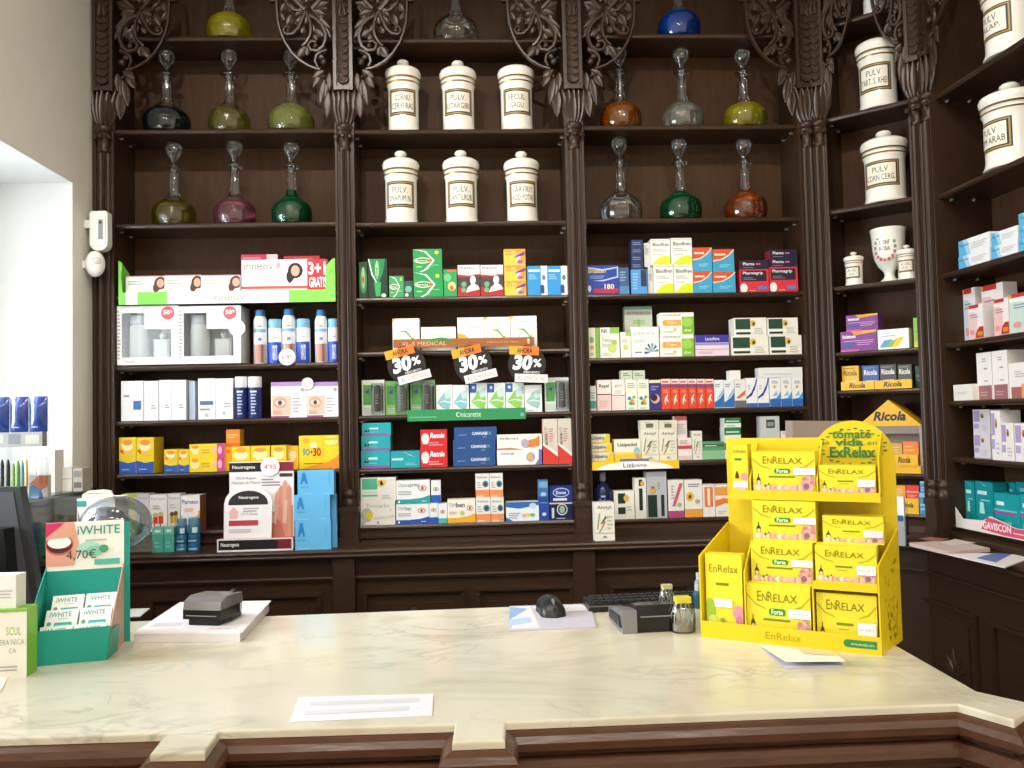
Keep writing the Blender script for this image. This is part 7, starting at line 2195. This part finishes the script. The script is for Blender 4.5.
# blue sachets on a clear stand
f = yframe(2.6, zg)
u0, z0 = f.hit(-14, 433)
u1, z1 = f.hit(44, 396)
bs = tag(put('sachet_stand', None, None, (u0, 2.6, zg + .0002)), 'clear stand with three glossy dark blue sachets in front of the window', 'display stand')
Wb = u1 - u0
zb, ztp = z0 - zg, z1 - zg
m = MB()
m.box(0, Wb, .03, .033, 0, ztp, CLEAR)
m.box(0, Wb, -.03, .033, 0, .003, CLEAR)
m.box(0, Wb * .97, .0, .028, zb - .045, zb, card('8a8a86'))
print_on(m, [r(.1, .3, .3, .8, 'b8b4a8'), r(.4, .2, .6, .9, '6a6a70'), r(.7, .2, .95, .8, 'a8a49a')], 0, Wb * .97, zb - .045, zb, 0)
m.build('stand', bs)
for i in range(3):
    x0_, x1_ = Wb * (i / 3) + .001, Wb * ((i + 1) / 3) - .001
    vs, fs = [], []
    n = 6
    for a in range(n + 1):
        for b in range(n + 1):
            s_, t_ = a / n, b / n
            bul = .02 * math.sin(math.pi * s_) ** .7 * math.sin(math.pi * min(1, t_ * 1.0)) ** .7
            vs.append((x0_ + (x1_ - x0_) * s_, .028 - bul - .004, zb + (ztp - zb) * t_))
    for a in range(n):
        for b in range(n):
            k_ = a * (n + 1) + b
            fs.append((k_, k_ + n + 1, k_ + n + 2, k_ + 1))
    mm = MB().add(vs, fs, plain('1e3a80', .14, 0, .6), True)
    mm.box(x0_ + .004, x1_ - .004, .0275, .0295, zb, ztp, plain('1e3a80', .2, 0, .6))
    print_on(mm, [lines(.2, .12, .8, .17, 1, '8a9cc8', .8)], x0_, x1_, zb, ztp, .014)
    mm.build('sachet', bs)
# things inside the case
zc2 = zg - .28
for (yy, rect, body, lab) in ((2.75, (57, 497.5, 74, 521), 'ecebea', 'white carton inside the glass case'), (2.5, (33, 522, 41, 562), 'c0606a', 'red and white booklet inside the glass case'), (2.62, (41.5, 524, 46, 562), 'd8cccc', 'pale pink booklet inside the glass case')):
    f = yframe(yy, zc2)
    a, b = f.hit(rect[0], rect[1]), f.hit(rect[2], rect[1])
    m = MB()
    xa, xb = max(a[0], XL + .004), min(b[0], xe - .008)
    if xb - xa < .01:
        xa, xb = xe - .03, xe - .008
    hh = a[1] - zc2
    m.box(xa - xa, xb - xa, 0, .05, 0, hh, card(body))
    print_on(m, [r(0, .3, 1, .36, 'f4f0ee'), r(0, .55, 1, .6, 'f4f0ee'), r(0, .8, 1, .84, '8a5a5a')] if 'booklet' in lab else [], 0, xb - xa, 0, hh)
    tag(m.build('booklet' if 'booklet' in lab else 'medicine_box', None, (xa, yy, zc2 + .0002)), lab, 'booklet' if 'booklet' in lab else 'box')

# ---- boxed inhaler with clear dome
f = yframe(2.33, ZCT)
u0, z1 = f.hit(77, 499)
u1, _ = f.hit(115, 499)
nb = tag(put('dome_package', None, None, (u0, 2.33, ZCT + .0003)), 'white and teal package with large clear plastic dome over an inhaler', 'package')
Wn, Hn = u1 - u0, z1 - ZCT
m = MB()
m.box(0, Wn, 0, .09, 0, Hn, card('f1f2f2'))
print_on(m, [p('9a9ca8', (.02, .55), (.02, .9), (.3, .55)), r(0, .93, .25, .98, '3fa8a0')], 0, Wn, 0, Hn)
m.build('carton', nb)
cu2, cz2 = f.hit(112, 524)
top = f.hit(110, 489.5)[1] - ZCT
m = MB()
hc = [(Wn * .12, Hn), (Wn * .98, Hn), (Wn * .9, top - .004), (Wn * .7, top), (Wn * .3, top - .002), (Wn * .14, top - .012)]
m.slab(hc, .0, .006, card('e9e4d6'))
print_on(m, [lines(.2, .55, .8, .7, 1, '8a8478')], Wn * .12, Wn * .98, Hn, top)
m.build('header_card', nb)
RX, RZ = 33 * 2.33 / F, 27 * 2.33 / F
dc = (cu2 - u0 + .012, -.002, cz2 - ZCT)
m = MB()
m.ball(dc, 1.0, CLEAR, 28, (RX, .085, RZ))
m.build('clear_dome', nb)
m = MB()
m.slab([(dc[0] - .02, dc[2] - RZ), (dc[0] + RX * 1.15, dc[2] - RZ * 1.05), (dc[0] + RX * .95, dc[2] - .01), (dc[0] + RX * .3, dc[2] + .02)], -.004, -.002, thin_clear('teal_plastic', (.45, .62, .62, 1), .15))
m.build('flange', nb)
m = MB()
m.ball((dc[0] - .02, -.02, dc[2] + .012), 1.0, plain('5f6068', .25), 16, (RX * .55, .05, RZ * .5))
inh = m.build('inhaler_body', nb)
MB().tube([(dc[0] - .01, -.05, dc[2] + .02), (dc[0] + .03, -.05, dc[2] - .01), (dc[0] + .05, -.04, dc[2] - .03)], .009, plain('b8a838', .35), 10).build('mouthpiece', inh)

# ---- alarm devices on the wall
f = Frame((0, 3.122), (1, 0))
u0, z1 = f.hit(89.5, 211)
u1, z0 = f.hit(107.5, 250.5)
WP = plain('eceae4', .4)
Wd, Hd = u1 - u0, z1 - z0
md = tag(put('motion_detector', None, None, (u0, 3.122, z0)), 'white motion detector with grey slot mounted on the wall by the pilaster', 'detector')
m = MB()
n = 8
ol = [(Wd / 2 + Wd / 2 * math.cos(math.pi + math.pi * i / n), Wd * .42 + Wd * .42 * math.sin(math.pi + math.pi * i / n)) for i in range(n + 1)] + [(Wd, Hd * .95), (Wd * .9, Hd), (Wd * .1, Hd), (0, Hd * .95)]
m.slab(ol, 0, .04, WP)
m.slab([(Wd * .08 + (x - Wd * .08) * 1, z) for x, z in [(Wd * .12, Hd * .12), (Wd * .88, Hd * .12), (Wd * .88, Hd * .9), (Wd * .12, Hd * .9)]], -.004, 0, WP)
m.build('housing', md)
m = MB()
m.slab([(Wd * .52, Hd * .28), (Wd * .76, Hd * .28), (Wd * .76, Hd * .78), (Wd * .52, Hd * .78)], -.006, -.004, plain('8d8f92', .3))
m.ball((Wd * .64, -.006, Hd * .7), .005, plain('2a2a2c', .2), 8)
m.build('sensor_slot', md)
MB().box(XL - u0, .002, .016, .03, Hd * .6, Hd * .8, WP).build('wall_bracket', md)
u0, z1 = f.hit(85.5, 251)
u1, z0 = f.hit(105, 277)
al = tag(put('alarm_dome', None, None, ((u0 + u1) / 2, 3.122, (z0 + z1) / 2)), 'small round white alarm dome under the motion detector', 'detector')
R = (u1 - u0) / 2
MB().ball((0, 0, 0), 1, WP, 18, (R, R * .8, (z1 - z0) / 2)).build('dome', al)
MB().box(XL - (u0 + u1) / 2, -R * .3, .0, .03, -.014, .014, WP).build('wall_bracket', al)
MB().ball((R * .35, -R * .55, .008), 1, plain('d8d4cc', .3), 12, (R * .5, R * .35, R * .45)).build('lens', al)
